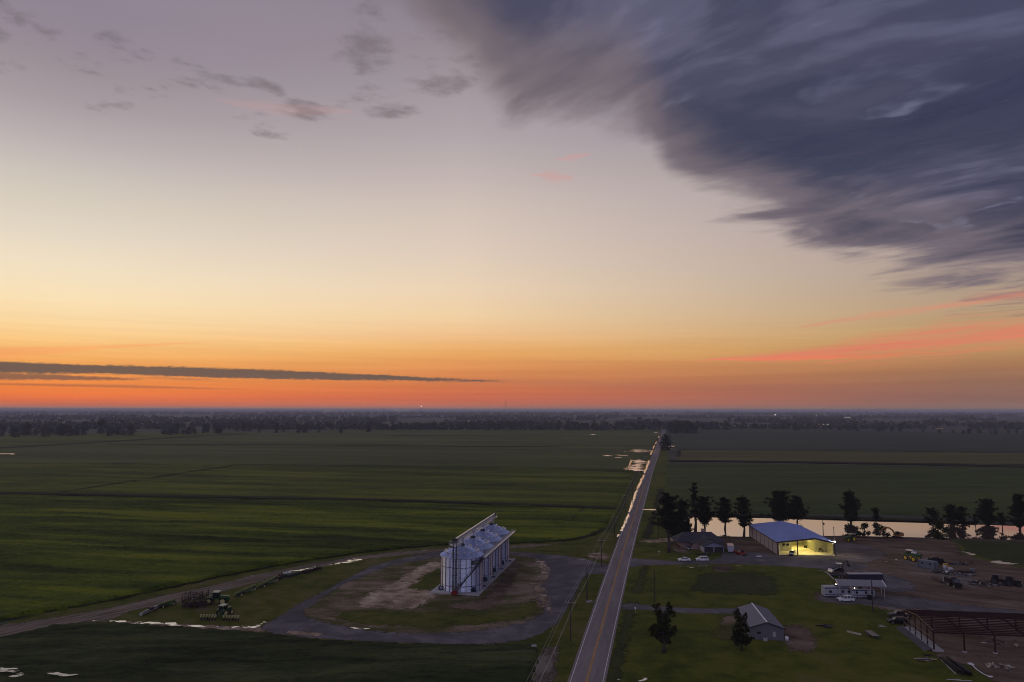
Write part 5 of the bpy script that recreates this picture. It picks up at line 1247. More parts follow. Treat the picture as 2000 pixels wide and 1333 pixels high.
a = MB(); a.lathe([(.5, 0), (.5, .12)], 14); a.build('base', m_conc, t)

# ------------------------------------------------------------------ steel frame of a building going up, right
F0 = G(1824.5, 1271.5); F1 = G(1767, 1227); F2 = G(2000, 1279)
fx = (F2 - F0).normalized(); L1 = F1 - F0
DEP = 18.3; shx = L1.dot(fx) / L1.dot(Vector((-fx.y, fx.x, 0))); DEP = L1.dot(Vector((-fx.y, fx.x, 0)))
SK = Matrix(((1, shx, 0, 0), (0, 1, 0, 0), (0, 0, 1, 0), (0, 0, 0, 1)))
fr = thing('unfinished_building', 'dark red steel frame of an unfinished building with open roof purlins', 'building frame', F0, heading(F0, F2))
BAY = (G(1882.5, 1273) - F0).length; NB = 8; HF, HRI = 4.35, 5.35; FL = BAY * NB
for k in range(NB + 1):
    for y in (0, DEP):
        a = MB(); a.box(k * BAY - .14, k * BAY + .14, y - .18, y + .18, .15, HF, SK); po = a.build('post', m_redp, fr)
        b = MB(); b.lathe([(.55, .0), (.5, .18)], 10, SK @ T(k * BAY, y, 0)); b.build('footing', m_conc, po)
    a = MB(); a.bar((k * BAY, 0, HF), (k * BAY, DEP / 2, HRI), .2, .42, SK); a.bar((k * BAY, DEP / 2, HRI), (k * BAY, DEP, HF), .2, .42, SK); a.build('rafter', m_redp, fr)
for k in range(19):
    y = DEP * k / 18; z = HF + (HRI - HF) * (1 - abs(y - DEP / 2) / (DEP / 2)) + .32
    a = MB(); a.bar((-.3, y, z), (FL, y, z), .10, .22, SK); a.build('purlin', m_redp, fr)
a = MB(); a.bar((0, 0, HF - .1), (FL, 0, HF - .1), .16, .32, SK); a.bar((0, DEP, HF - .1), (FL, DEP, HF - .1), .16, .32, SK); a.build('eave_beam', m_redp, fr)
m_girt = pmat('galvanised_girt', (0.20, 0.16, 0.11), 0.6, 0.2)
for k in range(1, 5):
    y = DEP * k / 5; z = HF + (HRI - HF) * (1 - abs(y - DEP / 2) / (DEP / 2))
    a = MB(); a.box(-.10, .10, y - .12, y + .12, .15, z, SK); a.build('end_post', m_redp, fr)
for z in (1.5, 2.9): a = MB(); a.bar((-.16, 0, z), (-.16, DEP, z), .09, .14, SK); a.build('girt', m_girt, fr)
a = MB(); a.bar((-.1, 0, HF + .35), (-.1, DEP / 2, HRI + .35), .14, .24, SK); a.bar((-.1, DEP / 2, HRI + .35), (-.1, DEP, HF + .35), .14, .24, SK); a.build('rake_angle', m_girt, fr)
a = MB()
for y0 in (.2, .6): a.bar((-.14, DEP * y0, .3), (-.14, DEP * (y0 + .2), HF), .04, .04, SK); a.bar((-.14, DEP * (y0 + .2), .3), (-.14, DEP * y0, HF), .04, .04, SK)
a.build('bracing', m_girt, fr)
s_ = MB(); s_.box(-.55, 2.0, -.6, DEP + .4, 0, .32, SK @ T(0, 0, 0)); o = s_.build('concrete_slab', m_conc); o.location = F0; o.rotation_euler = (0, 0, heading(F0, F2)); tag(o, kind='structure')
s_ = MB(); s_.box(-.75, -.56, -.6, DEP + .4, 0, .55, SK); s_.add([(-2.4, -.6, .0), (-.75, -.6, .5), (-.75, DEP + .4, .5), (-2.4, DEP + .4, .0)], [(0, 1, 2, 3)], SK); o = s_.build('concrete_ramp', m_gravel); o.location = F0; o.rotation_euler = (0, 0, heading(F0, F2)); tag(o, kind='structure')

# ------------------------------------------------------------------ carport roof and long enclosed trailer by the campers
def corner_roof(): pass
zc_ = 3.9
K0, K1, K2, K3 = G(1637, 1144, zc_), G(1730.5, 1146.5, zc_), G(1722.5, 1133.5, zc_ + .35), G(1632, 1131.5, zc_ + .35)
cp = thing('carport', 'open carport with a long pale grey metal roof over the campers', 'carport', (K0.x, K0.y, 0))
a = MB(); o3 = Vector((K0.x, K0.y, 0)); q = [v - o3 for v in (K0, K1, K2, K3)]
a.add([tuple(v) for v in q] + [tuple(v - Vector((0, 0, .14))) for v in q], [(0, 1, 2, 3), (7, 6, 5, 4), (0, 4, 5, 1), (1, 5, 6, 2), (2, 6, 7, 3), (3, 7, 4, 0)])
for k in range(1, 40):
    t = k / 40; a.bar(q[0].lerp(q[1], t) + Vector((0, 0, .02)), q[3].lerp(q[2], t) + Vector((0, 0, .02)), .05, .05)
a.build('roof', pmat('pale_carport_roof', (0.26, 0.26, 0.31), 0.45, 0.3, var=0.08), cp)
a = MB(); a.bar(q[1] + Vector((.03, 0, .06)), q[2] + Vector((.03, 0, .06)), .22, .12); a.bar(q[0] + Vector((-.03, 0, .06)), q[3] + Vector((-.03, 0, .06)), .22, .12); a.build('edge_trim', m_white, cp)
for t in (.03, .36, .68, .97):
    for u in (.06, .94):
        v = q[0].lerp(q[1], t).lerp(q[3].lerp(q[2], t), u); a = MB(); a.box(v.x - .07, v.x + .07, v.y - .07, v.y + .07, 0, v.z - .13); a.build('post', m_lsteel, cp)

# ------------------------------------------------------------------ utility poles and wires
def pole(x, y, ytop, label, arm=None, lamp=False, group='utility poles', trans=False, base=None):
    p = base or G(x, y); h = HT(p, ytop, x) if base is None else 10.2
    t = thing('utility_pole', label, 'utility pole', p, 0, group)
    a = MB(); a.tube((0, 0, 0), (0, 0, h), .20, .13, 10); a.build('pole', m_wood, t)
    if arm is not None:
        M = RZ(arm) @ T(0, 0, h - .55); b = MB(); b.box(-1.35, 1.35, -.17, -.06, -.08, .08, M); ar = b.build('crossarm', pmat('pale_crossarm', (0.26, 0.23, 0.19), 0.85), t)
        for s in (-1.2, -.5, 1.2):
            c = MB(); c.lathe([(.05, .08), (.09, .14), (.05, .2), (.09, .26), (.03, .32)], 8, M @ T(s, -.11, 0)); c.build('insulator', m_lsteel, ar)
        b = MB()
        for s in (-.8, .8): b.bar(M @ Vector((s, -.12, -.05)), M @ Vector((0, -.12, -.75)), .04, .06)
        b.build('arm_brace', m_wood, t)
    if lamp:
        b = MB(); b.path([(0, -.1, h - .5), (.25, -.5, h - .25), (.3, -.8, h - .3)], .035); b.lathe([(.08, .1), (.22, -.02), (.2, -.2), (.02, -.26)], 10, T(.3, -.85, h - .35)); b.build('lamp', m_white, t)
    if trans:
        b = MB(); b.lathe([(.26, 0), (.3, .08), (.3, .85), (.2, .95)], 12, T(.42, -.1, h - 2.4)); b.build('transformer', m_dark, t)
    return p, h
arm = radians(-12)
PL = [pole(1114.5, 1253, 1173, 'utility pole with a crossarm on the verge near the dark bean field, nearest to us', arm),
      pole(1175, 1107, 1053, 'utility pole with a white-lit crossarm by the drive entrance', arm),
      pole(1200.5, 1050, 1008, 'utility pole with a crossarm just beyond the drive entrance', arm)]
far_b = [G(1221.5, 1003), G(1235.5, 970.5), G(1246, 947), G(1254, 928), G(1261, 911)]
for k, b in enumerate(far_b):
    PL.append(pole(0, 0, 0, ['utility pole beside the water-filled ditch, nearest of those beyond the drive', 'second utility pole along the flooded ditch', 'third utility pole along the flooded ditch', 'fourth utility pole along the flooded ditch near the flooded field corner', 'farthest utility pole in the roadside line'][k], arm, base=b))
pole(1146.5, 1175, 1108, 'bare utility pole with no crossarm between the road and the gravel loop')
pole(1279, 1176, 1114, 'bare wooden pole standing on the lawn behind the forked tree')
pole(1285.5, 1049.5, 1003, 'wooden pole with a small lamp on the strip left of the pond trees', lamp=True)
pole(1705, 1196, 1134, 'wooden pole in front of the carport and campers')
pole(1608, 1046, 1015, 'wooden pole with a transformer beside the pond behind the shed', trans=True)
pts0 = [(PL[0][0] + (PL[0][0] - PL[1][0]), PL[0][1])] + PL
AV = Vector((cos(arm), sin(arm), 0))
for s, dz_, lab in ((-1.2, -.2, 'overhead wire on the field side of the roadside poles'), (-.5, -.2, 'middle overhead wire of the roadside poles'), (1.2, -.2, 'overhead wire on the road side of the roadside poles'), (0.0, -2.6, 'lowest wire of the roadside poles, below the crossarms')):
    mb = MB()
    for (pa, ha), (pb, hb) in zip(pts0, pts0[1:]):
        a = pa + AV * s + Vector((0, -.11, ha + dz_)); b = pb + AV * s + Vector((0, -.11, hb + dz_)); sag = (b - a).length * .012; prev = None
        for k in range(13):
            t = k / 12; v = a.lerp(b, t) - Vector((0, 0, sag * 4 * t * (1 - t)))
            if prev is not None: mb.tube(prev, v, .016, n=4, cap=False)
            prev = v
    tag(mb.build('overhead_wire', m_lsteel), lab, 'overhead wire', 'overhead wires along the road')

# road-side bits: mailbox, marker post
def mailbox(x, y, lab):
    t = thing('mailbox', lab, 'mailbox', G(x, y), 0.1, 'mailboxes by the drives')
    a = MB(); a.box(-.06, .06, -.06, .06, 0, 1.05); a.build('post', m_woodl, t)
    b = MB(); b.extr([(-.17, 1.05), (.17, 1.05), (.17, 1.28), (.1, 1.4), (-.1, 1.4), (-.17, 1.28)], -.3, .3); b.build('box', m_white, t)
mailbox(1241, 1197, 'white mailbox on a post beside the narrow drive across the lawn'); mailbox(1287, 1084, 'white mailbox on a post in the grass before the ranch house')
# radio masts and lights far away
def mast(x, ytop, Y, lab, lamp=False):
    d = ray(x, 801.5); X_ = d.x / d.y * Y; h = HT(Vector((0, Y, 0)), ytop, x)
    t = thing('radio_mast', lab, 'radio mast', (X_, Y, 0), 0)
    a = MB(); a.tube((0, 0, 0), (0, 0, h), 2.4, 1.2, 6); a.build('lattice', m_dark, t)
    b = MB()
    for k in range(3): b.bar((0, 0, h * .95), (cos(k * 2.09) * h * .3, sin(k * 2.09) * h * .3, 0), .8, .8)
    b.build('guy_wire', m_dark, t)
    if lamp: b = MB(); b.ball((0, 0, h), 3.2); b.build('lamp', m_lampf, t)
mast(988, 781.5, 9000, 'tallest thin radio mast on the horizon left of the road'); mast(822.5, 793.5, 9500, 'radio mast on the horizon with a lit top', True); mast(749, 794, 10500, 'faint radio mast left of the lit horizon mast'); mast(1441, 796, 9500, 'faint radio mast on the horizon right of the road', False); mast(1346, 797, 9800, 'short radio mast on the horizon just right of the road end'); mast(1678, 795, 10500, 'faint radio mast on the right-hand horizon')
NL = 0
for x, y, Y, r in ((641, 803.5, 7500, 4), (648, 804.5, 6800, 3.5), (669, 804.5, 6800, 4.5), (636, 803.5, 7800, 3), (773, 801.5, 9200, 6), (779, 804.6, 7000, 4), (775, 801, 9200, 4), (793, 801, 9200, 4.5), (797, 801.5, 9200, 4), (915, 823.5, 2900, 2.0), (919, 823.3, 2900, 2.6), (935, 822.8, 2900, 1.8), (1514, 810.5, 6000, 4), (1594, 811, 6200, 3), (1651, 815.6, 3600, 1.8), (1655, 815.2, 3600, 2.0), (1659, 815.6, 3600, 1.4), (1616, 829, 2000, .9), (1608, 829.2, 2000, .8), (1284, 803.5, 9000, 4), (1418, 805, 7000, 3), (1262, 806, 6000, 2)):
    d = ray(x, y); z = CAM_H + d.z / d.y * Y
    t = thing('distant_lamp', 'tiny lit lamp far off among the woods toward the horizon', 'lamp', (d.x / d.y * Y, Y, 0), 0, 'tiny lit lamps far away')
    a = MB(); a.tube((0, 0, 0), (0, 0, max(2.0, z)), .2, .2, 5); a.build('pole', m_dark, t)
    a = MB(); a.ball((0, 0, max(2.0, z)), r * .55, n=6, m=4); a.build('bulb', m_lampf, t)
# ------------------------------------------------------------------ vehicles; local +x is forward
def wheel(par, x, y, r, w, rim=None, name='wheel', hub=.62):
    a = MB(); a.lathe([(r * .72, -w / 2), (r * .97, -w / 2), (r, -w * .3), (r, w * .3), (r * .97, w / 2), (r * .72, w / 2)], 18, T(x, y, r) @ RX(pi / 2), capb=False, capt=False); o = a.build(name, m_tyre, par)
    b = MB(); b.lathe([(r * .3, -w * .46), (r * .74, -w * .40), (r * .74, w * .40), (r * .3, w * .46)], 16, T(x, y, r) @ RX(pi / 2)); b.build('rim', rim or m_rim, o)
    return o
def car(name, label, cat, loc, rz, paint, kind='suv', group=None):
    t = thing(name, label, cat, loc, rz, group)
    L, W, H = dict(suv=(4.8, 1.92, 1.76), sedan=(4.7, 1.82, 1.5), pickup=(5.8, 2.0, 1.9))[kind]
    f, r = L / 2, -L / 2; a = MB()
    z0, zb = .34, (.98 if kind == 'sedan' else 1.08)
    hood = f - L * .27
    pr = [(r + .1, z0), (f - .15, z0), (f, z0 + .18), (f - .04, zb - .22), (hood, zb), (r + .02, zb), (r, z0 + .3)]
    if kind == 'pickup': pr = [(r + .1, z0 + .1), (f - .15, z0 + .1), (f, z0 + .3), (f - .04, zb - .04), (hood, zb + .12), (r + .02, zb + .06), (r, z0 + .3)]
    a.extr(pr, -W / 2, W / 2)
    g0, g1 = hood + .02, (r + .12 if kind == 'suv' else r + L * .16 if kind == 'sedan' else -0.75)
    zt = H; zc_ = pr[4][1]; b = MB(); wb, wt_ = W / 2 - .03, W / 2 - .20
    fs, bs_ = .68 if kind != 'pickup' else .62, (.28 if kind == 'suv' else .75 if kind == 'sedan' else .15)
    V = [(g0, -wb, zc_), (g0, wb, zc_), (g1, wb, zc_), (g1, -wb, zc_), (g0 - fs, -wt_, zt - .05), (g0 - fs, wt_, zt - .05), (g1 + bs_, wt_, zt - .05), (g1 + bs_, -wt_, zt - .05)]
    b.add(V, [(0, 3, 7, 4), (2, 1, 5, 6), (1, 0, 4, 5), (3, 2, 6, 7)])
    a.add([V[4], V[5], V[6], V[7]] + [(v[0], v[1], zt) for v in (V[4], V[5], V[6], V[7])], [(4, 5, 6, 7), (0, 1, 5, 4), (1, 2, 6, 5), (2, 3, 7, 6), (3, 0, 4, 7)])
    for s in (-1, 1):
        for t0 in (0.0, .36, .72, 1.0) if kind != 'pickup' else (0.0, .5, 1.0):
            p = Vector((g0 + (g1 - g0) * t0, s * (wb + .01), zc_)); q = Vector((g0 - fs + (g1 + bs_ - g0 + fs) * t0, s * (wt_ + .01), zt - .03)); a.bar(p, q, .09, .05)
    body = a.build('body', paint, t); b.build('window_glass', m_glass, t)
    if kind == 'pickup':
        c = MB(); c.box(r + .12, -.85, -W / 2 + .12, W / 2 - .12, zb - .45, zb + .07); c.build('cargo_bed', m_dark, t)
    for s in (-1, 1):
        c = MB(); c.box(f - .22, f + .005, s * W * .36 - .16, s * W * .36 + .16, zb - .32, zb - .16); c.build('headlight', m_vent, t)
        c = MB(); c.box(r - .012, r + .06, s * W * .42 - .1, s * W * .42 + .1, zb - .35, zb - .08); c.build('tail_light', m_red, t)
        wheel(t, f - L * .19, s * (W / 2 - .10), .36 if kind != 'pickup' else .40, .24); wheel(t, r + L * .20, s * (W / 2 - .10), .36 if kind != 'pickup' else .40, .24)
    c = MB(); c.box(f - .06, f + .02, -W * .3, W * .3, z0 + .1, zb - .2); c.box(r - .03, r + .02, -W * .42, W * .42, z0 + .02, z0 + .2); c.build('grille', m_dark, t)
    return t
car('parked_car', 'white car first from the road on the ranch house driveway', 'car', G(1336, 1096.5), pi - .02, m_whitec, 'sedan')
car('parked_suv', 'white car with a tall rear, parked nearer the ranch house garage', 'car', G(1371, 1096), pi + .0, m_whitec, 'suv')
car('parked_suv', 'white car parked beside the campers under the pale carport', 'car', G(1651, 1175), pi + .06, m_whitec, 'suv')
car('parked_suv', 'silver car parked nose out in the left bay of the lit shed', 'car', G(1547, 1084.5), -pi / 2 - .5, pmat('silver_car_paint', (0.42, 0.43, 0.46), 0.3, .4, .5, var=.02), 'suv')
car('pickup_truck', 'red pickup right of the ranch house facing the driveway', 'pickup', G(1446, 1084), -pi / 2 + .45, m_red, 'pickup')
car('parked_suv', 'black car nearest us at the left end of the dark red steel frame', 'car', G(1753, 1218), heading(G(1764, 1218.5), G(1741, 1217.5)), m_blackc, 'suv')
car('pickup_truck', 'dark pickup behind the black car at the end of the steel frame', 'pickup', G(1757, 1206.5), heading(G(1768, 1207), G(1746, 1206.3)), pmat('charcoal_car_paint', (0.06, 0.06, 0.065), 0.25, .3, .5), 'pickup')

# trailers
def box_trailer(label, loc, rz, L, W, H, paint, roofm):
    t = thing('enclosed_trailer', label, 'trailer', loc, rz)
    a = MB(); a.box(-L / 2, L / 2, -W / 2, W / 2, .5, H); a.build('body', paint, t)
    a = MB(); a.box(-L / 2 - .03, L / 2 + .03, -W / 2 - .03, W / 2 + .03, H, H + .08); a.build('roof', roofm, t)
    a = MB(); a.box(-L / 2 - .03, -L / 2 - .005, -W / 2 + .1, W / 2 - .1, .6, H - .15); a.bar((-L / 2 - .05, 0, .6), (-L / 2 - .05, 0, H - .15), .06, .05); a.build('rear_door', paint, t)
    for s in (-1, 1):
        for x in (-.45, .45): wheel(t, x, s * (W / 2 - .02), .36, .22)
    a = MB(); a.bar((L / 2, -W * .35, .5), (L / 2 + 1.2, 0, .5), .1, .12); a.bar((L / 2, W * .35, .5), (L / 2 + 1.2, 0, .5), .1, .12); a.tube((L / 2 + 1.1, 0, .05), (L / 2 + 1.1, 0, .9), .05); a.build('tongue', m_dark, t)
    return t
box_trailer('pale boxy trailer with an orange-lit white roof right of the garage doors', G(1427, 1078.5), pi / 2 - .2, 5.0, 2.3, 2.9, pmat('pale_violet_panel', (0.40, 0.40, 0.48), 0.5), pmat('orange_lit_white_roof', (0.75, 0.55, 0.40), 0.6))  # orange light on the white roof is put into its colour
K = G(1690, 1146.0)
box_trailer('long white-roofed enclosed trailer right behind the carport', G(1689, 1136.8) , .01, 11.5, 2.4, 2.7, pmat('navy_panel', (0.02, 0.022, 0.045), 0.5), m_siding)
def flat_trailer(label, loc, rz, L, W, deckm, rails=False, load=None):
    t = thing('flatbed_trailer', label, 'trailer', loc, rz, 'flat trailers')
    a = MB()
    for k in range(int(W / .22)): a.box(-L / 2, L / 2, -W / 2 + k * .22, -W / 2 + k * .22 + .2, .62, .68)
    a.build('deck', deckm, t)
    a = MB(); a.bar((-L / 2, -W / 2, .55), (L / 2, -W / 2, .55), .1, .18); a.bar((-L / 2, W / 2, .55), (L / 2, W / 2, .55), .1, .18); a.bar((-L / 2, -W / 2, .55), (-L / 2, W / 2, .55), .1, .18); a.bar((L / 2, -W / 2, .55), (L / 2, W / 2, .55), .1, .18); a.bar((L / 2, -W * .4, .5), (L / 2 + 1.3, 0, .5), .1, .12); a.bar((L / 2, W * .4, .5), (L / 2 + 1.3, 0, .5), .1, .12); a.build('frame', m_dark, t)
    if rails:
        a = MB()
        for s in (-1, 1):
            for z in (.9, 1.2): a.bar((-L / 2, s * W / 2, z), (L / 2, s * W / 2, z), .05, .06)
            for k in range(6): a.bar((-L / 2 + L * k / 5, s * W / 2, .6), (-L / 2 + L * k / 5, s * W / 2, 1.2), .05, .05)
        a.build('side_rail', m_dark, t)
    for s in (-1, 1):
        for x in (-.5, .4): wheel(t, x, s * (W / 2 + .12), .34, .2)
    return t
flat_trailer('low flat trailer with a pale deck standing alone on the lawn', G(1704, 1242.5), heading(G(1696, 1236), G(1712, 1247)), 4.6, 1.9, pmat('grey_timber_deck', (0.24, 0.21, 0.17), .85))
flat_trailer('empty dark trailer left of the white-roofed enclosed trailer', G(1641, 1127), -.25, 6.0, 2.1, m_dark, True)
flat_trailer('dark low trailer between the pale boxy trailer and the red pickup', G(1438, 1077), 1.1, 4.2, 1.9, m_dark)
flat_trailer('brown flat trailer coupled behind the dark truck in the yard', G(1841, 1137.5), heading(G(1852, 1141.5), G(1830, 1133)), 9.5, 2.3, pmat('rusty_deck', (0.10, 0.055, 0.04), 0.8))

def camper(label, loc, rz, L, H, stripe):
    t = thing('camper', label, 'camper', loc, rz, 'campers under the carport')
    W = 2.4; a = MB(); a.extr([(-L / 2, .55), (L / 2 - .4, .55), (L / 2, 1.2), (L / 2, H - .5), (L / 2 - .3, H), (-L / 2, H)], -W / 2, W / 2); bd = a.build('body', pmat('camper_white', (0.36, 0.37, 0.41), 0.4, var=.10), t)
    a = MB(); a.box(-L / 2 + .05, L / 2 - .35, -W / 2 - .012, -W / 2 - .003, .95, 1.18); a.box(-L / 2 + .05, L / 2 - .35, -W / 2 - .012, -W / 2 - .003, H - .55, H - .28); a.build('stripe', stripe, t)
    for x, w, z0, z1 in ((-L * .30, 1.0, 1.5, 2.2), (L * .12, .8, 1.5, 2.2), (L * .36, 1.1, 1.5, 2.15)):
        a = MB(); a.box(x - w / 2, x + w / 2, -W / 2 - .03, -W / 2 - .013, z0, z1); a.build('window', m_glass, t)
    a = MB(); a.box(L * .22, L * .22 + .7, -W / 2 - .035, -W / 2 - .013, .65, 2.5); a.build('door', m_siding, t)
    a = MB(); a.box(-.8, .2, -.4, .4, H, H + .28); a.box(L * .3, L * .3 + .5, -.3, .3, H, H + .15); a.build('roof_unit', m_dark, t)
    for x in (-.5, .45): wheel(t, x - 1, -W / 2 + .1, .36, .24); wheel(t, x - 1, W / 2 - .1, .36, .24)
    return t
cmp1 = camper('white camper with blue stripes sticking out left of the carport roof', G(1636, 1166), .03, 9.0, 3.3, m_blue)
camper('dim striped camper wholly under the carport roof', G(1683, 1168), .0, 7.0, 2.9, m_blue)
for x, y, z, lab in ((1632, 1141.5, 3.45, 'small lit lamp at the left corner under the carport roof'), (1668.5, 1149, 2.9, 'small lit porch lamp between the two campers')):
    p = G(x, y, z); t = thing('porch_lamp', lab, 'lamp', p)
    a = MB(); a.box(-.16, .16, -.16, .10, -.05, .12); a.build('lamp_housing', m_lsteel, t)
    a = MB(); a.ball((0, -.2, -.02), .17); a.build('bulb', m_lampc, t)
    ld = bpy.data.lights.new('porch_light', 'POINT'); ld.energy = 22; ld.color = (1, .8, .45); ld.shadow_soft_size = .1
    lo = bpy.data.objects.new('porch_light', ld); COL.objects.link(lo); lo.parent = t; lo.location = (0, -.5, -.05)
t = thing('trash_bin', 'dark upright bin standing right of the dim camper', 'bin', G(1698.5, 1172), .1)
a = MB(); a.box(-.42, .42, -.4, .4, .06, 1.35, tx=-.06, ty=-.06); a.build('body', m_black, t)
a = MB(); a.box(-.52, .52, -.5, .5, 1.35, 1.45); a.build('lid', m_black, t)

# tractors
def tractor(label, loc, rz, artic=False, hubs=None, roofm=None, group='tractors', name='tractor', paint=None):
    t = thing(name, label, 'tractor', loc, rz, group); paint = paint or m_green; hubs = hubs or m_paley
    if artic:
        a = MB(); a.extr([(.7, 1.1), (3.6, 1.15), (3.7, 1.9), (3.4, 2.35), (.7, 2.55)], -.55, .55); a.extr([(-3.0, 1.1), (-.9, 1.1), (-.9, 1.9), (-3.0, 1.7)], -.55, .55); a.build('hood', paint, t)
        for s in (-1, 1):
            for x in (2.0, -2.1):
                wheel(t, x, s * 1.05, .98, .65, hubs, hub=.55); 
                b = MB(); b.extr([(x - 1.0, 2.02), (x + 1.0, 2.02), (x + .8, 2.22), (x - .8, 2.22)], s * 1.05 - .38, s * 1.05 + .38); b.build('fender', paint, t)
        cx, cw, z0, z1 = -.25, .95, 1.6, 3.45
    else:
        a = MB(); a.extr([(.3, .95), (2.55, 1.0), (2.7, 1.5), (2.5, 1.85), (.3, 2.05)], -.42, .42); a.box(-1.4, .4, -.35, .35, .7, 1.4); a.build('hood', paint, t)
        for s in (-1, 1):
            wheel(t, -.95, s * 1.0, .98, .55, hubs, hub=.55); wheel(t, 1.8, s * .9, .68, .42, hubs, 'front_wheel', hub=.55)
            b = MB(); b.extr([(-1.8, 1.75), (-.2, 1.55), (-.25, 1.7), (-.9, 2.1), (-1.7, 2.0)], s * .95 - .3, s * .95 + .3); b.build('fender', paint, t)
        cx, cw, z0, z1 = -.55, .85, 1.4, 2.95
    a = MB(); a.box(cx - .85, cx + .85, -cw + .06, cw - .06, z0 + .3, z1 - .05, tx=.08, ty=.05); a.build('cab_glass', m_glass, t)
    a = MB()
    for sx_ in (-.85, .85):
        for s in (-1, 1): a.bar((cx + sx_, s * (cw - .05), z0), (cx + sx_ * .92, s * (cw - .1), z1), .09, .09)
    a.box(cx - .85, cx + .85, -cw, cw, z0 - .1, z0 + .3); a.build('cab_frame', paint, t)
    a = MB(); a.box(cx - 1.0, cx + 1.0, -cw, cw, z1, z1 + .22, tx=.08, ty=.08); a.build('cab_roof', roofm or pmat('pale_green_roof', (0.40, 0.46, 0.30), .4), t)
    a = MB(); a.tube((cx + 1.6, .5, z0 + .4), (cx + 1.6, .5, z1 - .1), .07); a.build('exhaust', m_dark, t)
    return t
tractor('large four-wheel tractor with pale hubs beside the dark red cultivator', G(424, 1180), .02, True)
tractor('tractor with a pale roof in front of the spread row planter, near the long puddle', G(438, 1203), pi / 2 - .3)
tractor('green tractor in the dirt right of the yard light, before the leafy bush', G(1661, 1057), pi + .25, hubs=m_yellow)
tractor('dark tractor left of a pair by the scrap at the right edge of the yard', G(1949, 1142), -.6, paint=m_black, roofm=m_black, hubs=m_dark)
tractor('dark tractor right of a pair by the scrap at the right edge of the yard', G(1976, 1145), -.4, paint=m_black, roofm=m_black, hubs=m_dark)

# row planters and cultivators: toolbar with row units
def planter(label, loc, rz, W, n, paint, hop, name='row_planter', gap=None):
    t = thing(name, label, 'farm implement', loc, rz, 'farm implements parked in the grass')
    a = MB(); a.bar((-.2, -W / 2, .95), (-.2, W / 2, .95), .22, .22); a.bar((.5, -W * .2, .9), (.5, W * .2, .9), .16, .16); a.bar((-.2, 0, .9), (2.4, 0, .75), .2, .2); a.bar((-.2, -W * .2, .95), (2.2, 0, .8), .1, .1); a.bar((-.2, W * .2, .95), (2.2, 0, .8), .1, .1); a.build('toolbar', paint, t)
    for k in range(n):
        y = -W / 2 + W * (k + .5) / n
        if gap and abs(y) < gap: continue
        u = MB(); u.box(-.95, -.35, y - .2, y + .2, .85, 1.4, tx=.05, ty=.03); u.box(-.93, -.37, y - .18, y + .18, 1.4, 1.46); o = u.build('hopper', hop, t)
        v = MB(); v.tube((-.6, y - .05, .28), (-.6, y + .05, .28), .28, n=10); v.tube((-1.15, y - .08, .2), (-1.15, y + .08, .2), .2, n=10); v.bar((-.2, y, .8), (-1.2, y, .3), .08, .1); v.build('disc_opener', m_dark, o)
    for y in (-W * .33, W * .33): wheel(t, .35, y, .42, .25, m_paley)
    return t
m_hopg = pmat('dull_green_hopper', (0.16, 0.19, 0.06), .5); m_hopy = pmat('dull_yellow_hopper', (0.36, 0.34, 0.14), .5)
planter('wide row planter spread behind the pale-roofed tractor beside the long puddle', G(431, 1211), pi / 2 - .08, 11.2, 14, m_green, m_hopy, gap=.6)
pts = [((463, 1168), (503, 1150), 'pale green row planter nearest the four-wheel tractor in the parked line'), ((508, 1151), (546, 1132), 'second pale green row planter in the parked line along the earth road')]
for (a0, b0, lab) in pts:
    p, q = G(*a0), G(*b0); planter(lab, p.lerp(q, .5), heading(p, q) - pi / 2, (q - p).length, 12, m_green, m_hopg)
p, q = G(275, 1204), G(311, 1187); t = thing('field_roller', 'pale field roller in two sections at the left end of the parked implements', 'farm implement', p.lerp(q, .5), heading(p, q) - pi / 2, 'farm implements parked in the grass')
Lr = (q - p).length
for y0, y1 in ((-Lr / 2, -.5), (.7, Lr / 2)): a = MB(); a.tube((0, y0, .5), (0, y1, .5), .45, n=14); a.build('roller_drum', m_lsteel, t)
a = MB(); a.bar((.4, -Lr / 2, .9), (.4, Lr / 2, .9), .2, .2); a.bar((.4, 0, .9), (2.4, 0, .6), .2, .2); a.box(-.3, .6, -.5, .6, .6, 1.3); a.build('frame', m_dark, t)
p, q = G(312, 1190), G(345, 1180); planter('small green row cultivator between the roller and the dark red cultivator', p.lerp(q, .5), heading(p, q) - pi / 2, (q - p).length, 9, m_green, m_hopg, 'row_cultivator')
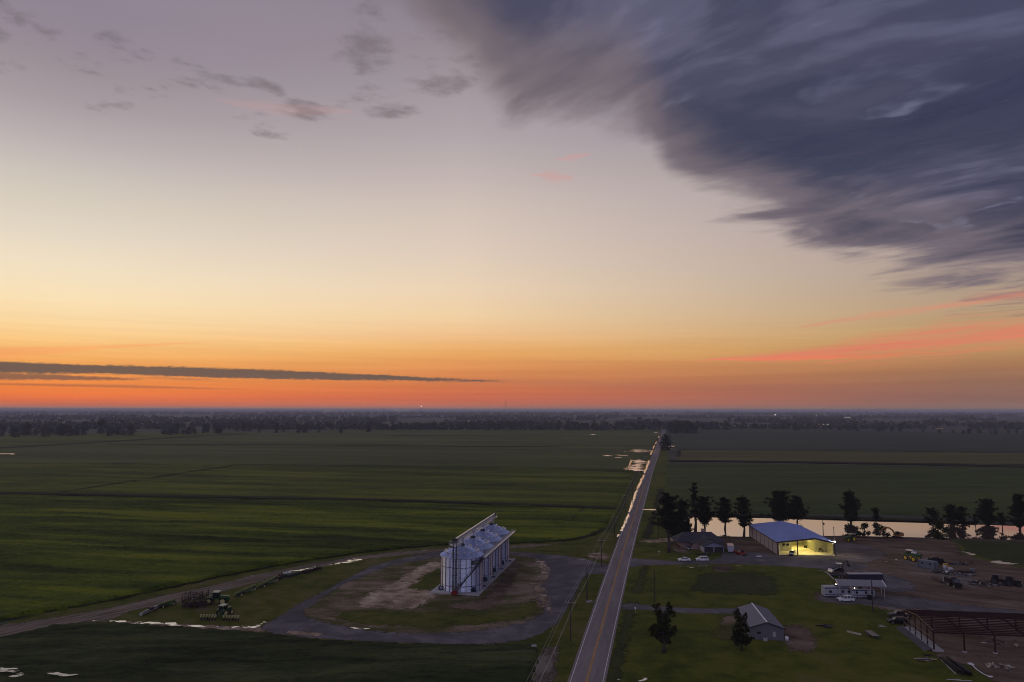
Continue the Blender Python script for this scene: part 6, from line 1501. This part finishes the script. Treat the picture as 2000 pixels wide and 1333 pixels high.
# folded dark red cultivator
t = thing('folded_cultivator', 'big dark red cultivator with its wings folded up beside the large tractor', 'farm implement', G(381, 1186), .25, 'farm implements parked in the grass')
m_cred = pmat('dull_red_frame', (0.040, 0.014, 0.013), .6); rr = random.Random(8)
a = MB()
for y in (-1.6, -.6, .6, 1.6): a.bar((-3.4, y, 1.0), (3.4, y, 1.0), .16, .2)
for x in (-3.2, -1.6, 0, 1.6, 3.2): a.bar((x, -1.7, 1.0), (x, 1.7, 1.0), .16, .2)
a.bar((3.4, 0, .9), (5.6, 0, .7), .22, .22); a.build('centre_frame', m_cred, t)
for s in (-1, 1):
    a = MB()
    for k in range(5): a.bar((-3.2 + k * 1.6, s * 1.8, 1.1), (-3.2 + k * 1.6, s * (2.2 - .9 * (k % 2)), 4.1 + .35 * sin(k * 2)), .14, .16)
    for z in (1.6, 3.0): a.bar((-3.0 + .4 * z, s * 2.0, z), (3.0 - .3 * z * (s + 1), s * 2.0, z + .4), .14, .16)
    for k in range(4): a.bar((-3.2 + k * 1.6, s * 1.9, 1.3), (-1.6 + k * 1.6, s * 2.0, 3.9), .08, .1)
    w = a.build('wing_frame', m_cred, t)
    a = MB()
    for k in range(17):
        for z in (1.7, 2.5, 3.3):
            x = -3.2 + k * .4 + rr.uniform(-.1, .1); a.path([(x, s * 2.05, z), (x - .15, s * (2.5 + rr.uniform(-.1, .15)), z + rr.uniform(-.2, .5)), (x + .15, s * 2.75, z - rr.uniform(-.3, .4))], .05, 5)
    a.build('tines', m_dark, w)
a = MB()
for k in range(70):
    x, y = rr.uniform(-3.2, 3.2), rr.uniform(-1.9, 1.9); z = rr.uniform(.6, 3.0) if abs(y) > .9 else rr.uniform(.6, 2.0)
    a.bar((x, y, z), (x + rr.uniform(-.8, .8), y + rr.uniform(-.3, .3), z + rr.uniform(-.5, 1.0)), .11, .13)
a.build('fold_links', m_cred, t)
a = MB()
for k in range(16):
    for y in (-1.5, -.7, .1, .9, 1.6):
        x = -3.2 + k * .42; a.path([(x, y, 1.0), (x - .3, y, .6), (x + .05, y, .12)], .045, 5)
a.build('tines', m_dark, t)
a = MB()
for y in (-1.0, 1.0): a.path([(-2.0, y, 1.1), (-.4, y * .4, 2.6), (1.4, y, 1.4)], .09, 6)
a.build('lift_cylinder', pmat('worn_grey_steel', (0.22, 0.20, 0.20), .5, .4), t)
for y in (-1.1, 1.1): wheel(t, -1.0, y, .5, .3, m_cred); wheel(t, .6, y, .5, .3, m_cred)
# junk and dark implements farther along that line
def harrow(label, pa, qa, seed, m1, m2, nm='disc_harrow'):
    p, q = G(*pa), G(*qa); L = (q - p).length; rr = random.Random(seed)
    t = thing(nm, label, 'farm implement', p.lerp(q, .5), heading(p, q), 'farm implements parked in the grass')
    a = MB(); a.bar((-L / 2, .8, .9), (L / 2, .5, .9), .18, .18); a.bar((-L / 2, -.8, .9), (L / 2, -.5, .9), .18, .18)
    for k in range(6): x = -L / 2 + L * (k + .5) / 6; a.bar((x, -.8, .9), (x, .8, .95), .14, .14); a.bar((x, 0, .9), (x + .3, 0, 1.3 + rr.random() * .5), .12, .12)
    a.build('frame', m1, t)
    for s in (-.7, .7):
        b = MB()
        for k in range(int(L / .45)): x = -L / 2 + .45 * k; b.tube((x, s - .04, .35), (x + .06, s + .04, .35), .34, n=10)
        b.tube((-L / 2, s, .35), (L / 2, s, .35), .06); b.build('disc_gang', m2, t)
    return t
harrow('rust-brown disc harrow in the middle of the parked line, before the pale puddle', (538, 1134), (556, 1126), 1, m_cred, m_dark)
harrow('dark green disc harrow right of the rust-brown one in the parked line', (558, 1129), (586, 1121), 2, m_green, m_dark)
harrow('low dark disc harrow at the far end of the parked line beside the pale puddle', (592, 1121), (626, 1111), 3, m_dark, m_cred)
t = thing('white_tank', 'small white tank lying among the harrows in the parked line', 'tank', G(561, 1125), .5)
a = MB(); a.lathe([(.3, -1.4), (.55, -1.2), (.55, 1.2), (.3, 1.4)], 14, T(0, 0, .85) @ RY(pi / 2)); a.build('body', m_white, t)
a = MB(); a.box(-1.0, -.8, -.45, .45, 0, .5); a.box(.8, 1.0, -.45, .45, 0, .5); a.build('cradle', m_dark, t)

# high-clearance sprayer
t = thing('crop_sprayer', 'green high-legged crop sprayer with bright yellow wheels in the yard', 'sprayer', G(1782, 1095.5), heading(G(1796, 1098.5), G(1768, 1092.5)))
for s in (-1, 1):
    for x in (1.7, -1.7): wheel(t, x, s * 1.5, .92, .42, m_yellow, hub=.62); b = MB(); b.bar((x, s * 1.5, .95), (x, s * 1.35, 2.2), .22, .22); b.build('leg_strut', m_green, t)
a = MB(); a.box(-3.4, 2.4, -.7, .7, 1.9, 2.3); a.extr([(-3.6, 2.3), (-.4, 2.3), (-.4, 3.0), (-3.2, 2.75)], -.75, .75); a.extr([(1.9, 2.0), (3.0, 2.1), (2.9, 2.6), (1.9, 2.75)], -.5, .5); a.build('chassis', m_green, t)
a = MB(); a.box(.1, 1.8, -.8, .8, 2.3, 3.7, tx=.1, ty=.06); a.build('cab_glass', m_glass, t)
a = MB(); a.box(-.1, 2.0, -.9, .9, 3.7, 3.92, tx=.1, ty=.1); a.build('cab_roof', m_cream, t)
a = MB(); a.lathe([(.2, -1.0), (.75, -.8), (.75, .8), (.2, 1.0)], 14, T(-.9, 0, 2.95) @ RY(pi / 2)); a.build('tank', m_lsteel, t)
for s in (-1, 1):
    a = MB(); a.bar((-3.6, s * 1.2, 2.6), (2.6, s * 1.6, 2.9), .12, .35); a.bar((-3.6, s * 1.2, 2.2), (2.6, s * 1.6, 2.6), .08, .08); a.build('folded_boom', m_green, t)
# fuel container, dark box truck, yellow machine, tanks, pipes
p, q = G(1800, 1109), G(1834, 1114.5)
t = thing('storage_container', 'blue-grey storage container with two dark round vents beside the sprayer', 'container', p.lerp(q, .5) + Vector((0, 1.3, 0)), heading(p, q)); L = (q - p).length
a = MB(); a.box(-L / 2, L / 2, -1.2, 1.2, .15, 2.75)
for k in range(26): a.box(-L / 2 + .15 + k * (L - .3) / 26, -L / 2 + .27 + k * (L - .3) / 26, -1.24, -1.2, .3, 2.6)
a.build('body', m_ctnr, t)
for x in (-L * .25, L * .2): a = MB(); a.tube((x, -1.25, 1.8), (x, -1.3, 1.8), .36, n=14); a.build('vent', m_black, t)
a = MB(); a.box(-L / 2 - .05, -L / 2, -1.15, 1.15, .2, 2.7); a.build('end_door', m_hopy, t)
a = MB()
for x in (-L / 2 + .08, L / 2 - .08):
    for y in (-1.16, 1.16): a.box(x - .1, x + .1, y - .1, y + .1, 0, 2.82)
a.build('corner_post', m_dark, t)
def box_truck(label, loc, rz, cabm, boxm, L=6.5):
    t = thing('work_truck', label, 'truck', loc, rz, 'dark work trucks in the yard')
    a = MB(); a.extr([(L / 2 - 2.2, .7), (L / 2 - .05, .7), (L / 2, 1.4), (L / 2 - 1.0, 1.65), (L / 2 - 1.4, 2.6), (L / 2 - 2.2, 2.65)], -1.05, 1.05); a.build('cab', cabm, t)
    a = MB(); a.extr([(L / 2 - 1.36, 1.75), (L / 2 - .99, 1.72), (L / 2 - 1.38, 2.5)], -.95, .95, T(.03, 0, 0)); a.build('windscreen', m_glass, t)
    a = MB(); a.box(-L / 2, L / 2 - 2.35, -1.2, 1.2, .95, 2.55, tx=.05); a.box(-L / 2 + .3, L / 2 - 2.6, -1.0, 1.0, 2.55, 2.95, tx=.5, ty=.3); a.build('body_box', boxm, t)
    a = MB(); a.bar((-L / 2, -.4, .75), (L / 2, -.4, .75), .14, .25); a.bar((-L / 2, .4, .75), (L / 2, .4, .75), .14, .25); a.box(L / 2, L / 2 + .12, -1.05, 1.05, .5, .8); a.build('chassis', m_dark, t)
    for s in (-1, 1):
        for x in (L / 2 - 1.1, -L / 2 + 1.2, -L / 2 + 2.3): wheel(t, x, s * .95, .5, .32, m_lsteel)
    return t
tk = box_truck('dark truck with a pale-edged rear beside the brown trailer in the yard', G(1862, 1146), heading(G(1855, 1143), G(1872, 1150)), m_black, m_black)
a = MB()
for y in (-1.22, 1.22): a.bar((-3.28, y, .9), (-3.28, y, 2.55), .12, .12)
a.bar((-3.28, -1.22, 2.55), (-3.28, 1.22, 2.55), .12, .12); a.bar((-3.28, -1.2, .9), (-3.28, 1.2, .9), .1, .3); a.build('tailgate_frame', m_white, tk)
box_truck('black truck body behind the blue-grey container', G(1832, 1104), -.15, m_black, m_black, 5.6)
t = thing('skid_steer', 'small yellow machine behind the scrap right of the container', 'loader', G(1850, 1112), -.3)
a = MB(); a.extr([(-1.2, .4), (1.0, .4), (1.1, 1.0), (.4, 1.2), (.2, 2.0), (-.9, 2.0), (-1.3, 1.3)], -.6, .6); a.build('body', m_yelmach, t)
a = MB(); a.box(-.7, .25, -.55, .55, 1.2, 1.92, tx=.05); a.build('cab', m_glass, t)
a = MB(); a.bar((-1.1, -.75, 1.4), (1.3, -.75, .9), .14, .2); a.bar((-1.1, .75, 1.4), (1.3, .75, .9), .14, .2); a.build('lift_arm', m_yelmach, t)
a = MB(); a.extr([(1.25, .2), (1.9, .12), (1.4, .9)], -.9, .9); a.build('bucket', m_dark, t)
for s in (-1, 1):
    for x in (-.7, .6): wheel(t, x, s * .75, .4, .28, m_yelmach)
for x, y, r, h, lab, m in ((1846, 1114, .75, 1.7, 'pale upright tank between the container and the yellow machine', m_lsteel), (1857, 1117, .9, 1.5, 'large pale tank among the scrap in the middle of the yard', m_lsteel), (1899, 1118, .8, 1.5, 'grey cube-like tank at the right end of the scrap row', m_gmetal), (1849, 1121, .5, 1.0, 'small white drum in front of the pale tanks', m_white)):
    t = thing('liquid_tank', lab, 'tank', G(x, y), .3)
    a = MB(); a.lathe([(r * .94, 0), (r, .1), (r, h * .8), (r * .6, h), (r * .25, h), (r * .25, h + .12)], 16); a.build('body', m, t)
    a = MB(); a.lathe([(r * 1.02, h * .35), (r * 1.02, h * .4)], 16, capb=False, capt=False); a.lathe([(r * .3, h + .1), (r * .3, h + .18)], 12); a.build('band', m_dark, t)
# excavator by the pond
t = thing('excavator', 'orange excavator by the water with its curved arm reaching left', 'excavator', G(1753, 1051), pi + .08)
m_exo = pmat('excavator_orange', (0.26, 0.12, 0.03), .5)
for s in (-1, 1):
    a = MB(); a.extr([(-2.0, .3), (-1.6, 0), (1.6, 0), (2.0, .3), (1.8, .75), (-1.8, .75)], s * 1.1 - .3, s * 1.1 + .3); a.build('track', m_black, t)
a = MB(); a.box(-2.3, 1.3, -1.2, 1.2, .95, 1.6); a.box(-2.4, -.6, -1.15, 1.15, 1.6, 2.4, tx=.1, ty=.1); a.lathe([(.8, .7), (.8, .96)], 16); a.build('house', m_exo, t)
a = MB(); a.box(-.4, 1.2, .25, 1.15, 1.6, 3.0, tx=.12, ty=.06); a.build('cab', m_glass, t)
a = MB(); bp = [(1.0, 0, 1.5), (2.2, 0, 3.4), (3.6, 0, 4.4), (5.0, 0, 4.6), (6.4, 0, 4.3)]
for u, v in zip(bp, bp[1:]): a.bar(u, v, .45, .6)
a.build('boom', m_exo, t)
a = MB(); a.bar((6.2, 0, 4.5), (8.2, 0, 2.6), .35, .45); ar = a.build('arm', m_exo, t)
a = MB(); a.extr([(7.9, 2.7), (8.8, 2.4), (8.6, 1.4), (7.7, 1.3), (8.2, 1.9)], -.6, .6); a.build('bucket', m_dark, ar)
# backhoe loader
t = thing('backhoe_loader', 'dark backhoe with a pale canopy roof and raised digging arm before the lit shed', 'backhoe', G(1637, 1117), pi + .3)
a = MB(); a.extr([(.3, .8), (2.2, .85), (2.2, 1.5), (.3, 1.7)], -.45, .45); a.box(-1.6, .4, -.55, .55, .7, 1.4); a.build('body', m_black, t)
a = MB(); a.box(-1.5, .3, -.8, .8, 2.75, 2.9); a.build('canopy_roof', m_cream, t)
for x in (-1.35, .2):
    for s in (-1, 1): a = MB(); a.bar((x, s * .7, 1.2), (x, s * .7, 2.75), .09, .09); a.build('canopy_post', m_dark, t)
for s in (-1, 1): wheel(t, -.9, s * .9, .72, .45, m_dark); wheel(t, 1.7, s * .8, .5, .35, m_dark)
a = MB()
for s in (-.6, .6): a.bar((.5, s, 1.5), (2.9, s, .9), .14, .22)
a.extr([(2.8, .3), (3.6, .2), (3.3, 1.1), (2.9, 1.2)], -1.1, 1.1); a.build('loader_bucket', m_vent, t)
a = MB(); a.bar((-1.7, 0, .9), (-2.3, 0, 3.0), .3, .4); a.bar((-2.3, 0, 3.0), (-4.0, 0, 3.5), .28, .35); a.bar((-4.0, 0, 3.5), (-4.6, 0, 2.2), .24, .3); a.extr([(-4.9, 2.2), (-4.3, 2.3), (-4.5, 1.4), (-5.1, 1.5)], -.35, .35); a.build('digging_arm', m_dark, t)
t = thing('atv', 'small dark buggy behind the white-roofed enclosed trailer', 'buggy', G(1692, 1127), .1)
a = MB(); a.extr([(-1.3, .4), (1.3, .4), (1.3, .8), (.5, 1.0), (-1.3, 1.0)], -.6, .6); a.build('body', m_black, t)
a = MB()
for x in (-.7, .5):
    for s in (-1, 1): a.bar((x, s * .55, .9), (x * .9, s * .5, 1.8), .06, .06)
a.box(-.75, .6, -.6, .6, 1.8, 1.87); a.build('roll_cage', m_gmetal, t)
for s in (-1, 1):
    for x in (-.9, .9): wheel(t, x, s * .65, .34, .25)
# planks, sheets, stacks, pallets
def sticks(name, label, cat, loc, rz, n, L, W, mats_, seed, spread=.15, h=.12, part='plank', crooked=.1):
    t = thing(name, label, cat, loc, rz); rr = random.Random(seed)
    for k in range(n):
        a = MB(); z = h * (k // max(1, n // 3)) + .02; y = rr.uniform(-W / 2, W / 2); x = rr.uniform(-spread, spread) * L
        a.box(-L / 2, L / 2, -.14, .14, 0, h, T(x, y, z) @ RZ(rr.uniform(-crooked, crooked))); a.build(part, mats_[k % len(mats_)], t)
    return t
sticks('plank_pile', 'pale planks lying alone on the lawn left of the flat trailer', 'planks', G(1668, 1238), heading(G(1655, 1234.5), G(1681, 1240.5)), 3, 3.6, .4, [m_woodl], 1, .03, crooked=.03)
sticks('scrap_pile', 'dark scraps in the grass behind the grey building', 'scrap', G(1608, 1225), -.2, 6, 2.6, 1.2, [m_black, m_dark], 2, .6, .2, 'scrap', 1.2)
sticks('scrap_pile', 'pale litter of boards on the lawn left of the black car', 'scrap', G(1720, 1224), -.3, 5, 1.2, .8, [m_siding, m_woodl], 3, .6, .06, 'board', 1.5)
sticks('pallet_stack', 'row of brownish pallets left of the black beam stack', 'pallets', G(1810, 1290), .1, 18, 1.4, 2.0, [m_woodl, m_cred, m_siding], 4, 1.6, .12, 'slat', .4)
sticks('pallet_stack', 'loose brick-red slats near the foot of the concrete ramp', 'pallets', G(1812, 1281), .2, 6, 1.2, .8, [m_cred], 14, .8, .12, 'slat', .5)
def beam_pile(label, pa, qa, seed, nb, mats_, name='beam_stack', cat='beams', w=2.6):
    p, q = G(*pa), G(*qa); L = (q - p).length; rr = random.Random(seed)
    t = thing(name, label, cat, p.lerp(q, .5), heading(p, q))
    for k in range(nb):
        a = MB(); l = L * rr.uniform(.55, 1.0); y = rr.uniform(-w / 2, w / 2); z = rr.uniform(.05, .9) * (1 - abs(y) / w); x = rr.uniform(-.5, .5) * (L - l)
        a.box(x - l / 2, x + l / 2, y - .12, y + .12, z, z + .06); a.box(x - l / 2, x + l / 2, y - .03, y + .03, z + .06, z + .30); a.box(x - l / 2, x + l / 2, y - .12, y + .12, z + .30, z + .36); a.build('beam', mats_[k % len(mats_)], t)
    return t
beam_pile('long stack of black steel beams in front of the steel frame', (1845, 1290), (1888, 1321), 5, 22, [m_black, m_dark, m_black, m_black, m_black])
a0, b0 = G(1838, 1290), G(1867, 1318); t = thing('steel_pipe', 'long thin pipe on the grass along the left side of the black beam stack', 'pipe', a0, heading(a0, b0)); L = (b0 - a0).length
a = MB(); a.tube((0, 0, .12), (L, 0, .12), .09); a.build('tube', m_lsteel, t)
a = MB(); a.box(.8, 1.0, -.5, .5, 0, .05); a.box(L - 1.2, L - 1.0, -.5, .5, 0, .05); a.build('sleeper', m_wood, t)
# white curved gutter-like sheet
pp = [G(1893, 1296), G(1899, 1300), G(1908, 1309), G(1920, 1317), G(1931, 1322), G(1938, 1324)]
t = thing('metal_sheet', 'long bent white metal strip with wide ends lying on the dirt', 'metal sheet', pp[0]); a = MB()
for k in range(5):
    a.bar(pp[k] - pp[0] + Vector((0, 0, .1)), pp[k + 1] - pp[0] + Vector((0, 0, .1)), .26, .05)
a.build('strip', m_white, t)
for k, (u, v) in enumerate(((0, 1), (4, 5))):
    a = MB(); a.bar(pp[u] - pp[0] + Vector((0, 0, .13)), pp[v] - pp[0] + Vector((0, 0, .13)), 1.0, .05); a.build('end_sheet', m_white, t)
for x, y, lab in ((1862, 1329, 'pale flat sheet on the grass at the foot of the beam stack'), (1884, 1330.5, 'pale flat sheet right of the other one at the very bottom')):
    sticks('metal_sheet', lab, 'metal sheet', G(x, y), -.1, 3, 2.6, .5, [m_siding], int(x), .1, .05, 'sheet', .1)
# concrete strips and slabs of the torn-down building in the yard
m_oldc = ground_mat('old_concrete', [(0.2, (0.10, 0.088, 0.078)), (0.5, (0.145, 0.128, 0.115)), (0.85, (0.21, 0.19, 0.17))], 0.08, 0.5, 3.0, bump=.3)
for q, z in (([(1753, 1094), (1770, 1093), (1800, 1106), (1850, 1113), (1900, 1121), (1908, 1124), (1898, 1128), (1868, 1126), (1830, 1116), (1795, 1108)], .09), ([(1860, 1128), (1895, 1129), (1915, 1140), (1912, 1147), (1890, 1147), (1874, 1140)], .08), ([(1745, 1098), (1800, 1110), (1860, 1127), (1858, 1129), (1796, 1113), (1742, 1100)], .07)):
    sheet('concrete_slab', q, z, m_oldc, jit=.3)
ribbon('concrete_kerb', [(1600, 1115), (1612, 1117), (1626, 1130), (1629, 1133)], .45, .16, m_conc)
# scrap heaps: each a thing of many bits
def heap(label, x, y, w, d, n, seed, mats_, hmax=.9, name='scrap_heap'):
    p = G(x, y); rr = random.Random(seed); t = thing(name, label, 'scrap heap', p, 0, 'heaps of scrap in the yard')
    groups = {}
    for k in range(n):
        m = mats_[rr.randrange(len(mats_))]; a = groups.setdefault(m.name, (MB(), m))[0]
        M = T(rr.gauss(0, w / 4), rr.gauss(0, d / 4), rr.uniform(0.02, hmax * .5)) @ RZ(rr.uniform(0, 3.1)) @ RX(rr.uniform(-.5, .5)) @ RY(rr.uniform(-.4, .4))
        ty = rr.random()
        if ty < .45: a.box(-rr.uniform(.2, 1.3), rr.uniform(.2, 1.3), -.1, .1, 0, rr.uniform(.08, .3), M)
        elif ty < .75: a.box(-rr.uniform(.1, .45), rr.uniform(.1, .45), -rr.uniform(.1, .4), rr.uniform(.1, .4), 0, rr.uniform(.1, .5), M, tx=.05, ty=.05)
        else: a.tube((-.6, 0, .1), (.6, 0, .1), rr.uniform(.08, .3), n=8, M=M)
    for a, m in groups.values(): a.build('scrap', m, t)
    return t
m_rust = pmat('rust', (0.09, 0.045, 0.03), .8); SC = [m_black, m_dark, m_rust, m_dark, m_wood, m_black, m_gmetal, m_woodl]
heap('dark tangle of scrap in front of the blue-grey container', 1838, 1119, 5, 2.5, 44, 1, [m_black, m_dark, m_rust, m_dark])
heap('dark scrap with pale bits below the large pale tank', 1858, 1122, 6, 3, 60, 2, SC)
heap('dark long heap left of the grey cube-like tank', 1880, 1119, 8, 2, 60, 3, [m_black, m_dark, m_rust])
heap('strips of pale metal lying on the old concrete', 1884, 1124, 6, 2, 26, 4, [m_siding, m_gmetal, m_dark, m_rust, m_dark], .3)
heap('low scrap heap beside the left dark tractor', 1916, 1139, 7, 4, 60, 5, SC, .6)
heap('scattered rails and boards below the left dark tractor', 1930, 1143, 9, 3, 44, 6, SC, .3)
heap('dark bits of debris far right beyond the pair of tractors', 1992, 1143, 4, 2, 22, 7, SC, .4)
heap('low rubble ridge of broken stone behind the scrap row', 1862, 1102, 12, 4, 70, 8, [m_rust, m_gmetal, m_wood], .8)
heap('pale rubble in the rough ground left of the ranch house', 1338, 1068, 5, 4, 40, 9, [m_siding, m_oldc, m_rust, m_wood, m_white], .5)
heap('white and dark bits just left of the ranch house porch', 1346, 1073, 4, 2, 24, 10, [m_white, m_dark, m_siding], .4)
heap('scattered pale rubble inside the steel frame', 1945, 1255, 9, 8, 22, 11, [m_rust, m_oldc, m_oldc, m_woodl], .2)
heap('pale rubble on the dirt right of the bent white strip', 1950, 1302, 7, 5, 26, 12, [m_rust, m_oldc, m_oldc, m_woodl], .2)
heap('small pale stones at the base of the bare pole on the verge', 1150, 1177, 2.5, 1.5, 14, 13, [m_siding, m_oldc, m_woodl], .2)
heap('small dark bits in the grass before the parked cars', 1375, 1084, 6, 1.5, 30, 14, [m_black, m_dark], .3)
t = thing('plank_pile', 'short pale boards lying on the gravel apron left of the drive pole', 'planks', G(1135, 1093), -.3)
for k in range(3): a = MB(); a.box(-1.6, 1.6, k * .3 - .4, k * .3 - .15, .04, .12, RZ(.06 * k)); a.build('plank', m_siding, t)
sticks('plank_pile', 'pale boards on the ground beside the red pickup, before the shed', 'planks', G(1482, 1087.5), .05, 3, 2.0, .5, [m_white], 21, .1, .08)
t = thing('concrete_block', 'pale block lying at the corner of the dark bean field by the ruts', 'block', G(1043, 1264), .2)
a = MB(); a.box(-.6, .6, -.4, .4, 0, .5, tx=.06, ty=.06); a.build('block', m_conc, t)
a = MB(); a.path([(-.2, 0, .48), (-.15, 0, .62), (.15, 0, .62), (.2, 0, .48)], .03); a.build('lifting_loop', m_dark, t)
# ------------------------------------------------------------------ evening air
hz = MB(); hz.box(-30000, 30000, -2500, 36000, -1.0, 75.0)
hm = bpy.data.materials.new('air'); hm.use_nodes = True; hn = hm.node_tree; hn.nodes.clear()
pv = hn.nodes.new('ShaderNodeVolumePrincipled'); pv.inputs['Density'].default_value = 0.00009; pv.inputs['Color'].default_value = (0.84, 0.87, 1.0, 1); pv.inputs['Anisotropy'].default_value = 0.0
ho = hn.nodes.new('ShaderNodeOutputMaterial'); hn.links.new(pv.outputs[0], ho.inputs['Volume'])
tag(hz.build('haze', hm), 'thin blue-grey evening haze over the flat farmland', 'haze', None, 'stuff')
